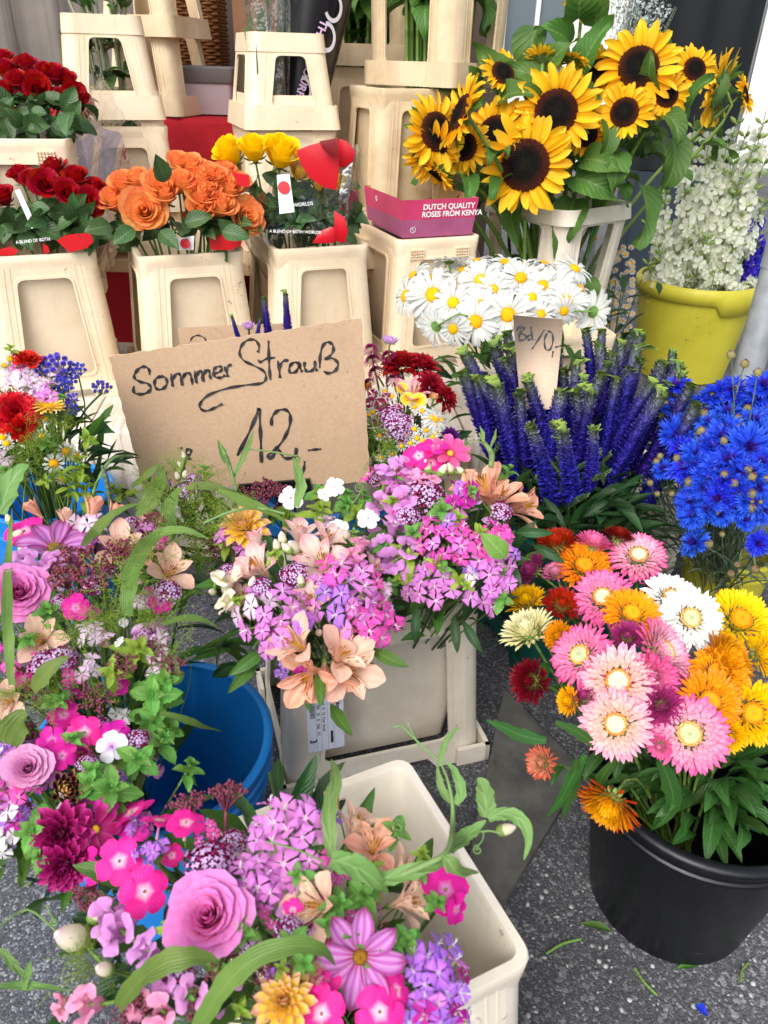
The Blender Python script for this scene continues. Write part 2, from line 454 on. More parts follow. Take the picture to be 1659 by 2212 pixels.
pm('dian_white', '#f2eef2', '#faf6fa', '#ffffff', transl=.3, var=.05)
pm('dian_violet', '#e9d2f4', '#b878e4', '#b06ce0', transl=.25, mids=(.2, .7), var=.14, hue=.05)
pm('dian_mag', '#c23aa0', '#b0148c', '#c030a4', transl=.2, var=.14)
pm('dian_eye', '#f4d8e6', '#8c0f46', '#f8eef4', mids=(.3, .72), transl=.2)
pm('phlox_hot', '#fbe4f6', '#f52ea4', '#f2269a', mids=(.34, .6), transl=.25, var=.08)
pm('phlox_mag', '#e8a6e2', '#e022a6', '#d61c9c', mids=(.34, .6), transl=.25, var=.08)
pm('phlox_white', '#c98af0', '#f3f0fb', '#f8f6ff', mids=(.38, .7), transl=.3, var=.04)
pm('phlox_pure', '#efeaf2', '#f8f8fb', '#ffffff', mids=(.38, .7), transl=.3, var=.03)
pm('cosmos_bi', '#b0186c', '#b85cb4', '#a03c98', edge='#860c54', edge_w=.24, stripe='#dcb0e0', stripe_n=6, stripe_amt=.55, transl=.25)
pm('cosmos_pink', '#c22c70', '#f07ab0', '#ee88b8', stripe='#e45c9c', stripe_n=6, stripe_amt=.4, transl=.3)
pm('cosmos_hot', '#c01e6c', '#ec5a9e', '#f080b4', stripe='#d83c86', stripe_n=6, stripe_amt=.4, transl=.3)
pm('dahl_mag', '#5c0436', '#96105c', '#b01c78', edge='#c83a94', transl=.18, var=.2)
pm('dahl_yel', '#eac400', '#f6d04a', '#f5c29a', edge='#f0a8ac', edge_w=.3, transl=.28, var=.1)
pm('dahl_red', '#4a0204', '#8e0a10', '#a81218', transl=.15, var=.2)
pm('dahl_bud', '#2e0c26', '#4a1030', '#c89a4c', edge='#d8b060', transl=.12, var=.15)
pm('pompon', '#4e0630', '#7c0e4c', '#9a1c62', transl=.15, var=.25)
pm('carn_red', '#8a0208', '#c20a12', '#d8181c', transl=.18, var=.2)
pm('calend', '#f2b400', '#fcd444', '#ffe88a', transl=.3)
pm('snap_lilac', '#f3d9e8', '#dc96d8', '#cf84d4', edge='#e4a8e0', transl=.35, var=.14, hue=.04)
pm('snap_pink', '#f6d8d0', '#f09cc0', '#ea86b4', edge='#f2b8d0', transl=.35, var=.14, hue=.03)
pm('snap_cream', '#e3e6b0', '#f2efd0', '#f4dcdc', transl=.35, var=.1)
pm('corn', '#1e22a4', '#2746dc', '#4168ee', transl=.22, var=.18, hue=.02)
pm('corn_in', '#1c0e6a', '#3a1c98', '#5a2cb0', transl=.1, var=.15)
pm('ager', '#3c34a8', '#5048cc', '#6f66e2', transl=.15, var=.15)
pm('delph', '#d4deb4', '#f2f4e4', '#f8faf0', transl=.5, var=.05)
pm('delph_blue', '#181070', '#2a1fae', '#3a2ec4', transl=.2, var=.2)
pm('oreg', '#e6cdea', '#d9b4e4', '#c89ad8', transl=.2, var=.14)
pm('sedum', '#5a2434', '#7c3a4c', '#a0606c', transl=.08, var=.2)
pm('aster_lil', '#c9d060', '#d8b4e6', '#cfa2e2', transl=.3)
pm('dark_purple', '#2a0840', '#4a1268', '#5c1c7c', transl=.15)
STRAW = {  # inner/base, mid, tip, outer ring
    'redorange': ('#e8a020', '#d8501a', '#a81c14', '#8c1410'),
    'pinkwhite': ('#f8ece6', '#f8c6da', '#ee72ae', '#e6549e'),
    'pink': ('#fbe2ea', '#f59cc8', '#ee6cb4', '#e8509e'),
    'orange': ('#ffd23a', '#fdb822', '#f99c1a', '#f28a16'),
    'yellow': ('#ffd21e', '#ffd416', '#fcc80a', '#f6b80a'),
    'lemon': ('#ffe63a', '#ffe21e', '#ffd80e', '#fcd00a'),
    'cream': ('#f4ecb4', '#f6f0c4', '#f8f4d6', '#f2e8b4'),
    'white': ('#f6f2e4', '#fdfdfb', '#ffffff', '#ffffff'),
    'darkred': ('#4e0608', '#7e0d12', '#9a181a', '#6c0a10'),
    'magenta': ('#8c1a56', '#b83a84', '#cc5c9c', '#9c2c6a'),
    'creampink': ('#f6ecca', '#f7dccc', '#f4bccb', '#ee9abd'),
    'peach': ('#f6e0b8', '#f4c8a0', '#e88a58', '#d86a3c'),
    'gold': ('#f6c41e', '#f4b012', '#e8960e', '#c87a0c'),
    'fire': ('#ffd21e', '#fcc010', '#f6a010', '#c41c14'),
}
for k_, (a_, b_, c_, d_) in STRAW.items():
    pm('st_' + k_, a_, b_, c_, layer=d_, layer_pow=1.6, transl=.22, rough=.38, var=.10, hue=.02)
M_SUNDISC = petal_mat('sunflower_disc', '#15160a', '#0a0604', '#4a1f0a', transl=0, rough=.9, var=.5, mids=(.40, .55))
M_YEL = petal_mat('yellow_disc', '#f2b000', '#f6b800', '#e89c00', transl=.1, rough=.7, var=.25)
M_YELST = petal_mat('yellow_stamens', '#e8b020', '#f0c040', '#a86a10', transl=.1, rough=.6)
M_STRAWC = petal_mat('strawflower_disc_orange', '#c9c4a4', '#ddd3b4', '#f08c0c', mids=(.25, .62), transl=.05, rough=.85, var=.4)
M_STRAWC2 = petal_mat('strawflower_disc_green', '#9aa67c', '#bcc498', '#e0b860', mids=(.3, .7), transl=.05, rough=.85, var=.4)
M_STRAWC3 = petal_mat('strawflower_disc_gold', '#e88c10', '#f0a014', '#e48c0c', transl=.05, rough=.8, var=.25)
M_BRONZE = petal_mat('bronze_stamens', '#6a4a10', '#9a7018', '#5c3a10', transl=.05, rough=.7)
M_EYE = plain('dark_flower_eye', '#3a1240', .6)
M_BROWN = petal_mat('cornflower_scales', '#6f7c4c', '#97905f', '#7a5240', transl=.05, rough=.6, var=.3)

def dome_disc(mb, r, h, mat, n=70, rise=0.02, seg=20, zoff=0, rng=random, spike=0.03):
    """seed disc: a low dome covered with florets set in the golden spiral"""
    prof = [(r * math.sin(a), zoff + h * math.cos(a)) for a in np.linspace(math.pi / 2, 0.02, 6)]
    P = np.zeros((6, seg, 3)); A = np.zeros((6, seg, 3))
    for i, (rr, z) in enumerate(prof):
        for j in range(seg):
            a = 2 * math.pi * j / seg; P[i, j] = (rr * math.cos(a), rr * math.sin(a), z); A[i, j] = (rr / r, .5, .5)
    mb.grid(P, A, mat, close=True)
    for i in range(n):
        f = math.sqrt((i + .5) / n); a = i * GA; rr = r * f * .97; z = zoff + h * math.sqrt(max(0, 1 - f * f * .94))
        d = spike * rng.uniform(.7, 1.3); c, s = math.cos(a) * rr, math.sin(a) * rr
        k = rng.random(); hh = rise * rng.uniform(.6, 1.4)
        V = [(c + d, s, z - .3 * d), (c, s + d, z - .3 * d), (c - d, s, z - .3 * d), (c, s - d, z - .3 * d), (c, s, z + hh)]
        mb.add(V, [(0, 1, 4), (1, 2, 4), (2, 3, 4), (3, 0, 4)], np.array([(f, .5, k)] * 5), mat)

def calyx(mb, mat, r, n=8, L=.3, el=(-.3, -.9), W=.16, z=-.03):
    for i in range(n):
        P, A = petal(L, W, 'lance', el, .2, 4, 2)
        mb.grid(P, A, mat, RZ(i * 2 * math.pi / n) @ T(0, r, z))

HC = {}
def head(kind, col, v=0, sep=False):
    k = (kind, col, v, sep)
    if k not in HC:
        HC[k] = globals()['h_' + kind](col, random.Random(hash_(kind, col, v)))
    return HC[k]
def hash_(*a): return sum((i + 7) * ord(ch) * 131 for i, ch in enumerate('|'.join(str(x) for x in a))) % 99991

def h_sunflower(col, r):
    H = Head(); R = .47
    dome_disc(H.core, R, .10, 0, 330, .045, 28, .02, r, .026)
    H.core.lathe([(.05, -.25), (.2, -.2), (.42, -.08), (.48, .0)], 20, 1)
    for i in range(14):
        P, A = petal(.5, .2, 'lance', (-.1, r.uniform(-.9, .3)), .2, 4, 2, rng=r); H.core.grid(P, A, 1, RZ(i * .449 + r.uniform(-.1, .1)) @ T(0, .36, -.1))
    vs_ = [H.pet(petal(r.uniform(.56, .64), r.uniform(.19, .24), 'ray', (r.uniform(.0, .5), r.uniform(-.7, .4)), r.uniform(.1, .9), 7, 4, .10, rng=r, twist=r.uniform(-.6, .6), side=r.uniform(-.2, .2))) for _ in range(11)]
    n = 19
    for lay in range(2):
        for i in range(n):
            H.put(r.choice(vs_), RZ((i + .5 * lay) * 2 * math.pi / n + r.uniform(-.07, .07)) @ T(0, .40 - .03 * lay, -.01 - .05 * lay) @ RX(r.uniform(-.18, .30) - lay * .12) @ RY(r.uniform(-.3, .3)) @ SCL(r.uniform(.76, 1.06)))
    return H.done('flower_head', [M_SUNDISC, G_SUN], PM['sun'])

def h_daisy(col, r):
    H = Head()
    dome_disc(H.core, .27, .11, 0, 70, .03, 14, .02, r, .026)
    H.core.lathe([(.05, -.14), (.2, -.1), (.27, .0)], 12, 1)
    dr = r.uniform(-.5, .15)
    vs_ = [H.pet(petal(r.uniform(.72, .84), r.uniform(.15, .19), 'daisy', (r.uniform(.05, .3), r.uniform(-.7, .1) + dr), r.uniform(-.2, .4), 5, 2, .08, notch=.05, rng=r, side=r.uniform(-.15, .15))) for _ in range(7)]
    n = 17
    for lay in range(2):
        for i in range(n):
            H.put(r.choice(vs_), RZ((i + .5 * lay) * 2 * math.pi / n + r.uniform(-.09, .09)) @ T(0, .22, .01 - .03 * lay) @ RX(r.uniform(-.12, .16) - .1 * lay) @ SCL(r.uniform(.85, 1.05)))
    return H.done('flower_head', [M_YEL, G_MID], PM['white'])

def h_feverfew(col, r):
    H = Head()
    dome_disc(H.core, .42, .28, 0, 26, .04, 10, .0, r, .06)
    for i in range(12):
        P, A = petal(.6, .3, 'round', (r.uniform(-.2, .1), r.uniform(-.5, 0)), .2, 3, 2, rng=r); H.core.grid(P, A, 1, RZ(i * 2 * math.pi / 12 + r.uniform(-.1, .1)) @ T(0, .36, 0))
    return H.done('small_daisy', [M_YEL, PM['white']], PM['white'])

def rose_petal(f, r, phi, nu=7, nv=6, openk=1.0, R=None):
    R = (.10 + .62 * f ** .85) if R is None else R
    t = np.linspace(0, 1, nu + 1); s = np.linspace(-1, 1, nv + 1)
    span = math.radians(78 - 18 * f) * r.uniform(.9, 1.1)
    P = np.zeros((nu + 1, nv + 1, 3)); A = np.zeros_like(P)
    top = 1.0 - .38 * f ** 1.4 + r.uniform(-.05, .05); lay = 1 - f
    ph = r.uniform(0, 6.28)
    for j, sj in enumerate(s):
        te = t * (1 - .16 * sj * sj - .05 * abs(sj) ** 4)
        rr = R * (.18 + .82 * te ** .6) * (1 - (1 - f) * .30 * te ** 3)
        cu = np.maximum(0, (te - .62) / .38) ** 2
        rr = rr + openk * f * (.36 * cu + .05 * te) + f * .07 * sj * sj * te
        rr = rr * (1 + .07 * sj) + .02 * f * np.sin(5 * sj + ph) * te
        z = -.42 + (top + .42) * te - openk * f * .17 * cu + .03 * f * np.sin(4 * sj + ph) * te
        a = phi + sj * span
        P[:, j] = np.stack([rr * np.cos(a), rr * np.sin(a), z], 1)
        A[:, j, 0] = t; A[:, j, 1] = (sj + 1) / 2; A[:, j, 2] = lay
    return P, A

def h_rose(col, r, n=19, openk=.72):
    H = Head()
    calyx(H.core, 0, .1, 5, .6, (-.1, .9), .18, -.42)
    H.core.lathe([(.03, -.62), (.12, -.55), (.14, -.45), (.08, -.38)], 8, 0)
    for i in range(n):
        f = (i / (n - 1))
        H.put(H.pet(rose_petal(f, r, i * GA + r.uniform(-.2, .2), openk=openk)), Matrix())
    return H.done('rose', [G_MID], PM[col])
def h_rosebig(col, r):
    H = h_rose(col, r, 30, 1.25); return H
def h_rosebud(col, r):
    H = h_rose(col, r, 13, .45); return H

def h_straw(col, r, cupk=0.0, disc=None):
    """strawflower: ring on ring of stiff papery bracts"""
    H = Head(); n = 200
    dm = 1 if (disc or (1 if r.random() < .65 else 2)) == 1 else 2
    if cupk < .5: dome_disc(H.core, .29, .05, dm - 1, 90, .03, 16, .07, r, .022)
    vs_ = []
    for i in range(n):
        f = i / (n - 1)
        L = .25 + .15 * f ** .6; W = .085 + .045 * f
        e0 = math.radians(74 - 74 * f ** .7) + cupk * .5; e1 = math.radians(78 - 88 * f ** .7) + cupk * .6
        r0 = .27 + .34 * f ** .8
        if cupk >= .5: e0 = math.radians(84 - 62 * f); e1 = math.radians(135 - 118 * f); L = .30 + .20 * f; r0 = .05 + .46 * f ** .8
        jt = r.gauss(0, .08); PA = petal(L * r.uniform(.82, 1.10), W * r.uniform(.85, 1.15), 'ray', (e0 + jt, e1 + jt * 1.6 + r.uniform(-.14, .14)), r.uniform(.2, .9), 4, 2, rng=r, lay=f, side=r.uniform(-.08, .08), twist=r.uniform(-.2, .2))
        H.put(H.pet(PA), RZ(i * GA + r.uniform(-.08, .08)) @ T(0, r0, .06 - .20 * f * f + (.10 * (1 - f) if cupk >= .5 else 0)))
    if cupk < .5:
        for i in range(46):                                 # ring of orange disc florets round the pale eye
            a = i * 2 * math.pi / 46 + r.uniform(-.05, .05); q = .255 + r.uniform(-.02, .025); H.core.tube([(q * math.cos(a), q * math.sin(a), .06), ((q - .02) * math.cos(a), (q - .02) * math.sin(a), .13 + r.uniform(-.02, .03))], [.022, .012], 4, 3)
    for i in range(9):
        P, A = petal(.22, .12, 'lance', (-.9, -.4), .3, 3, 2); H.core.grid(P, A, 2, RZ(i * .7) @ T(0, .16, -.22))
    H.core.lathe([(.03, -.34), (.16, -.28), (.34, -.12), (.36, .0)], 12, 2)
    return H.done('flower_head', [M_STRAWC, M_STRAWC2, G_BUD, M_STRAWC3] if col not in ('orange', 'yellow', 'lemon', 'gold', 'fire', 'redorange') else [M_STRAWC3, M_STRAWC3, G_BUD, M_STRAWC3], PM['st_' + col])
def h_strawcup(col, r): return h_straw(col, r, 1.0)
def h_strawhalf(col, r): return h_straw(col, r, .35)

def h_alst(col, r, openk=1.0):
    """alstroemeria trumpet: three broad outer and three narrow striped inner petals"""
    H = Head()
    H.core.lathe([(.06, -1.25), (.11, -1.15), (.10, -1.0), (.06, -.95)], 8, 0)
    for i in range(6):
        a = r.uniform(0, 6.28); b = r.uniform(.05, .25)
        pts = [(0, 0, -1.0), (b * .4 * math.cos(a), b * .4 * math.sin(a), -.4), (b * math.cos(a), b * math.sin(a), .15 + r.uniform(-.1, .1))]
        H.core.tube(pts, [.015, .012, .03], 4, 1)
    for i in range(3):
        e = math.radians(72); e1 = math.radians(72 - 62 * openk * r.uniform(.8, 1.2))
        H.put(H.pet(petal(1.55, .74, 'spat', (e, e1), .35, 8, 4, .05, rng=r, lay=.2, side=r.uniform(-.05, .05))), RZ(i * 2.094 + r.uniform(-.1, .1)) @ T(0, .07, -1.0))
    for i in range(3):
        e1 = math.radians(74 - (50 if i else 30) * openk * r.uniform(.8, 1.2))
        H.put(H.pet(petal(1.5, .44, 'spat', (math.radians(78), e1), .5, 8, 4, .05, rng=r, lay=.7 + .2 * r.random())), RZ(1.047 + i * 2.094 + r.uniform(-.1, .1)) @ T(0, .04, -1.0))
    return H.done('alstroemeria', [G_BUD, M_YELST], PM[col])
def h_alstbud(col, r): return h_alst(col, r, .12)

def h_dianth(col, r):
    """one sweet william floret: five fringed fan petals"""
    H = Head()
    for i in range(5):
        P, A = petal(r.uniform(.88, 1.0), r.uniform(.86, 1.0), 'fan', (r.uniform(.0, .4), r.uniform(-.6, .2)), r.uniform(-.05, .15), 5, 10, .07, fringe=.13, rng=r, twist=r.uniform(-.2, .2)); H.core.grid(P, A, 0, RZ(i * 1.2566 + r.uniform(-.1, .1)) @ T(0, .03, 0))
    H.core.tube([(0, 0, -.9), (0, 0, 0)], [.1, .12], 5, 1)
    for i in range(3):
        a = r.uniform(0, 6.28); H.core.tube([(0, 0, 0), (.12 * math.cos(a), .12 * math.sin(a), .3), (.25 * math.cos(a), .25 * math.sin(a), .38)], [.03, .025, .02], 3, 2)
    return H.done('floret', [PM[col], G_BUD, PM['dian_white']], PM[col])

def h_phlox(col, r):
    H = Head()
    for i in range(5):
        P, A = petal(r.uniform(.92, 1.02), r.uniform(.86, 1.0), 'round', (r.uniform(-.05, .3), r.uniform(-.55, .15)), r.uniform(-.1, .2), 7, 6, .09, rng=r, twist=r.uniform(-.25, .25)); H.core.grid(P, A, 0, RZ(i * 1.2566 + r.uniform(-.06, .06)) @ T(0, .04, .012 * (i % 3)))
    H.core.tube([(0, 0, -1.1), (0, 0, -.4), (0, 0, .02)], [.10, .07, .07], 6, 2)
    H.core.lathe([(.075, .02), (.05, .035), (.02, .01)], 8, 1)
    for i in range(3):
        a = i * 2.1; H.core.tube([(.02 * math.cos(a), .02 * math.sin(a), 0), (.05 * math.cos(a), .05 * math.sin(a), .10)], [.02, .03], 4, 3)
    return H.done('floret', [PM[col], M_EYE, PM['snap_lilac'], M_YELST], PM[col])

def h_cosmos(col, r):
    H = Head()
    dome_disc(H.core, .17, .10, 0, 36, .06, 10, .0, r, .03)
    for i in range(8):
        H.put(H.pet(petal(.9, .50, 'dahl' if col == 'cosmos_bi' else 'round', (r.uniform(.15, .6), r.uniform(-.3, .25)), .25 if col != 'cosmos_bi' else .5, 7, 5, .05, rng=r, twist=r.uniform(-.3, .3))), RZ(i * .785 + r.uniform(-.1, .1)) @ T(0, .12, -.02 * (i % 2)))
    calyx(H.core, 1, .06, 8, .3, (-.2, -.5), .12, -.06)
    return H.done('cosmos', [M_YELST if col != 'cosmos_bi' else M_BRONZE, G_MID], PM[col])

def h_dahlia(col, r, n=52, disc=False):
    H = Head()
    if disc: dome_disc(H.core, .2, .1, 0, 30, .05, 10, .1, r, .03)
    for i in range(n):
        f = i / (n - 1)
        e0 = math.radians(80 - 75 * f); e1 = math.radians(105 - 115 * f)
        H.put(H.pet(petal(.34 + .42 * f ** .6, .20 + .16 * f, 'dahl', (e0, e1), .7, 5, 3, rng=r, lay=f)), RZ(i * GA + r.uniform(-.1, .1)) @ T(0, .06 + .20 * f, .12 - .2 * f))
    calyx(H.core, 1, .1, 8, .35, (-.6, .1), .16, -.12)
    return H.done('dahlia', [M_YELST, G_MID], PM[col])
def h_dahlbud(col, r):
    H = Head()
    for i in range(34):
        f = i / 33
        H.put(H.pet(petal(.7 + .1 * f, .30, 'dahl', (math.radians(60 - 20 * f), math.radians(140 - 70 * f)), .8, 5, 3, rng=r, lay=f)), RZ(i * GA) @ T(0, .08 + .36 * f, -.2))
    calyx(H.core, 0, .2, 8, .5, (-.2, .4), .2, -.2)
    return H.done('dahlia_bud', [G_MID], PM[col])
def h_pompon(col, r):
    H = Head()
    for i in range(120):
        f = i / 119
        H.put(H.pet(petal(.26 + .22 * f, .13, 'round', (math.radians(85 - 100 * f), math.radians(60 - 120 * f)), .6, 3, 2, rng=r, lay=f)), RZ(i * GA) @ T(0, .04 + .45 * f, .32 - .38 * f * f))
    return H.done('pompon', [G_MID], PM[col])
def h_carn(col, r):
    H = Head()
    for i in range(40):
        f = i / 39
        H.put(H.pet(petal(.5 + .42 * f, .55, 'fan', (math.radians(86 - 60 * f), math.radians(70 - 85 * f)), .3, 5, 8, .12, fringe=.08, rng=r, lay=f)), RZ(i * GA + r.uniform(-.2, .2)) @ T(0, .03 + .06 * f, -.1))
    H.core.lathe([(.08, -.6), (.17, -.5), (.16, -.1), (.1, 0)], 8, 0)
    return H.done('carnation', [G_BUD], PM[col])
def h_calend(col, r):
    H = Head(); dome_disc(H.core, .25, .1, 0, 40, .05, 10, .05, r, .03)
    for i in range(44):
        f = i / 43
        H.put(H.pet(petal(.66, .17, 'daisy', (math.radians(30 - 25 * f), math.radians(10 - 30 * f)), .2, 4, 2, notch=.05, rng=r, lay=f)), RZ(i * GA) @ T(0, .18 + .1 * f, .06 - .06 * f))
    H.core.lathe([(.06, -.3), (.22, -.2), (.28, .0)], 10, 1)
    return H.done('calendula', [M_YEL, G_STEM], PM['calend'])
def h_corn(col, r):
    """cornflower: flared toothed trumpets round a violet centre, scaly cup below"""
    H = Head()
    for ring, n, e, L in ((0, 13, .0, .86), (1, 10, .45, .66)):
        for i in range(n):
            PA = petal(L * r.uniform(.85, 1.1), .52, 'fan', (e + r.uniform(.1, .4), e + r.uniform(-.5, .1)), .9, 4, 6, .05, fringe=.3, rng=r)
            H.put(H.pet(PA), RZ((i + ring * .37) * 2 * math.pi / n + r.uniform(-.15, .15)) @ T(0, .10, .02 + ring * .04) @ RY(r.uniform(-.5, .5)))
    for i in range(40):
        a = r.uniform(0, 6.28); b = r.uniform(.05, .36); H.core.tube([(0, 0, 0), (b * .6 * math.cos(a), b * .6 * math.sin(a), .25), (b * math.cos(a), b * math.sin(a), .42 + r.uniform(0, .12))], [.02, .022, .012], 3, 0)
    H.core.lathe([(.05, -.62), (.16, -.55), (.22, -.35), (.18, -.12), (.12, .02)], 10, 1)
    return H.done('flower_head', [PM['corn_in'], M_BROWN], PM['corn'])
def h_cornbud(col, r):
    H = Head(); mb = H.core
    mb.lathe([(.2, -1.0), (.7, -.75), (.95, -.2), (.85, .35), (.5, .8), (.15, .98)], 10, 0, capt=True)
    for i in range(46):
        f = (i + .5) / 46; z = -.8 + 1.65 * f; rr = .97 * math.sqrt(max(.03, 1 - (z + .15) ** 2 / 1.25))
        P, A = petal(.42, .42, 'ovate', (math.radians(88 - 20 * f + 28 * f), math.radians(95 + 30 * f)), -.2, 3, 2, rng=r); mb.grid(P, A, 0, RZ(i * GA) @ T(0, rr, z - .15))
    for i in range(7):
        a = r.uniform(0, 6.28); mb.tube([(.1 * math.cos(a), .1 * math.sin(a), .8), (.2 * math.cos(a), .2 * math.sin(a), 1.15)], [.12, .05], 4, 1)
    return H.done('bud', [M_BROWN, PM['corn_in' if r.random() < .5 else 'pompon']], PM['corn'])
def h_snap(col, r):
    """snapdragon bloom: tube with a two-lobed upper and three-lobed ruffled lower lip"""
    H = Head()
    H.core.lathe([(.15, -.9), (.3, -.75), (.36, -.3), (.42, .05)], 10, 0)
    H.core.lathe([(.05, -1.15), (.22, -1.0), (.24, -.8)], 8, 1)
    for a, L, W, e0, e1 in ((-.4, .85, .8, 1.3, .2), (.4, .85, .8, 1.3, .2), (2.2, .8, .75, 1.1, -.7), (3.14, .75, .7, 1.1, -.9), (-2.2, .8, .75, 1.1, -.7)):
        P, A = petal(L, W, 'round', (e0, e1 + r.uniform(-.2, .2)), -.15, 6, 5, .14, rng=r); H.core.grid(P, A, 0, RZ(a) @ T(0, .28, -.1))
    P, A = petal(.6, .75, 'round', (1.5, 2.5), -.4, 5, 4, rng=r); H.core.grid(P, A, 0, RZ(3.14) @ T(0, .36, -.15))
    return H.done('floret', [PM[col], G_BUD], PM[col])
def h_snapbud(col, r):
    H = Head()
    H.core.lathe([(.1, -.8), (.42, -.5), (.5, 0), (.4, .5), (.12, .95)], 10, 0, capt=True)
    H.core.lathe([(.12, -.9), (.5, -.6), (.56, -.25), (.54, -.1)], 8, 1)
    return H.done('bud', [PM[col], G_BUD], PM[col])
def h_delph(col, r):
    H = Head()
    for i in range(5):
        P, A = petal(.95, .72, 'round', (r.uniform(.1, .5), r.uniform(-.2, .3)), .25, 5, 3, .06, rng=r); H.core.grid(P, A, 0, RZ(i * 1.2566 + r.uniform(-.1, .1)) @ T(0, .05, 0))
    for i in range(3):
        P, A = petal(.5, .35, 'round', (.9, 1.3), .3, 4, 2, rng=r); H.core.grid(P, A, 0, RZ(i * 2.1) @ T(0, .05, .03))
    H.core.tube([(0, 0, 0), (0, .1, -.4), (0, .5, -.8)], [.14, .09, .02], 5, 0)
    return H.done('floret', [PM[col]], PM[col])

# ---- whole inflorescences as one mesh
def m_oregano(r, col='oreg'):
    mb = MB()
    for i in range(70):
        f = math.sqrt((i + .5) / 70); a = i * GA; p = Vector((f * math.cos(a), f * math.sin(a), .55 * (1 - f * f))) * r.uniform(.88, 1.06)
        d = Vector((p.x, p.y, .7)).normalized()
        M = face_dir(p, d, r.uniform(.09, .13), r.uniform(0, 6))
        if r.random() < .72:
            for k in range(4):
                P, A = petal(1.1, .9, 'round', (.2, -.2), .1, 2, 2, rng=r); mb.grid(P, A, 0, M @ RZ(k * 1.571))
        mb.tube([p - d * .28, p], [.05, .09], 4, 1)
        if i % 3 == 0: mb.tube([Vector((p.x * .2, p.y * .2, -.8)), p - d * .2], [.03, .02], 3, 1)
    return mb.build('oregano', [PM[col], PM['pompon'] if col == 'oreg' else G_GREY])
def m_sedum(r):
    """sedum: reddish stalk forking into clusters of tight buds"""
    mb = MB(); mb.tube([(0, 0, -2.2), (.05, 0, -1.1), (0, 0, -.3)], [.09, .08, .06], 5, 0)
    for i in range(11):
        a = i * GA; f = math.sqrt((i + .6) / 11); e = Vector((f * math.cos(a) * .85, f * math.sin(a) * .85, .25 + .3 * (1 - f)))
        mb.tube([(0, 0, -.6 + .3 * r.random()), e * .6 + Vector((0, 0, -.12)), e], [.05, .045, .04], 4, 0)
        for k in range(12):
            q = e + Vector((r.gauss(0, .12), r.gauss(0, .12), r.gauss(.05, .08))); s = r.uniform(.05, .085)
            mb.lathe([(.2 * s, -s), (s, -.2 * s), (.8 * s, .6 * s), (.1 * s, 1.3 * s)], 5, 0, face_dir(q, (r.gauss(0, .5), r.gauss(0, .5), 1)))
    return mb.build('sedum', [PM['sedum']])
def m_panicum(r, n=26):
    """fountain of hair-thin grass stalks with tiny seeds"""
    mb = MB(); mb.tube([(0, 0, -1.2), (0, 0, -.2)], [.012, .01], 4, 0)
    for i in range(n):
        a = r.uniform(0, 6.28); el = r.uniform(.1, 1.3); L = r.uniform(.6, 1.15); b = Vector((0, 0, r.uniform(-.5, .1)))
        d = Vector((math.cos(a) * math.cos(el), math.sin(a) * math.cos(el), math.sin(el)))
        e = b + d * L; mb.tube([b, b + d * L * .5 + Vector((0, 0, .06)), e], [.006, .005, .004], 3, 0, cap=False)
        for k in range(9):
            t = r.uniform(.3, 1); q = b + d * L * t; w = Vector((r.gauss(0, .1), r.gauss(0, .1), r.gauss(.02, .08))); mb.tube([q, q + w], [.004, .003], 3, 0, cap=False)
            s = r.uniform(.010, .017); mb.lathe([(.2 * s, -1.5 * s), (s, 0), (.2 * s, 1.6 * s)], 4, 1, face_dir(q + w, w))
    return mb.build('panicum_spray', [G_LIME, PM['sedum'] if r.random() < .3 else G_LIME])
def m_ageratum(r):
    mb = MB()
    for i in range(15):
        f = math.sqrt((i + .4) / 15); a = i * GA; p = Vector((f * math.cos(a), f * math.sin(a), .45 * (1 - f * f) + r.uniform(-.1, .1)))
        mb.tube([(p.x * .3, p.y * .3, -.8), p - Vector((0, 0, .15))], [.04, .035], 4, 1)
        mb.lathe([(.08, -.2), (.17, -.1), (.19, .05)], 7, 1, T(p))
        for k in range(46):
            d = Vector((r.gauss(0, 1), r.gauss(0, 1), abs(r.gauss(.3, .8)))).normalized(); s = r.uniform(.2, .28)
            x = d.cross(Vector((.3, .2, .9))).normalized() * .022
            mb.add([p - x, p + x, p + d * s + x * .6, p + d * s - x * .6], [(0, 1, 2, 3)], np.array([(.2, .5, k / 46), (.2, .5, k / 46), (1, .5, k / 46), (1, .5, k / 46)]), 0)
    return mb.build('ageratum', [PM['ager'], G_GREY])
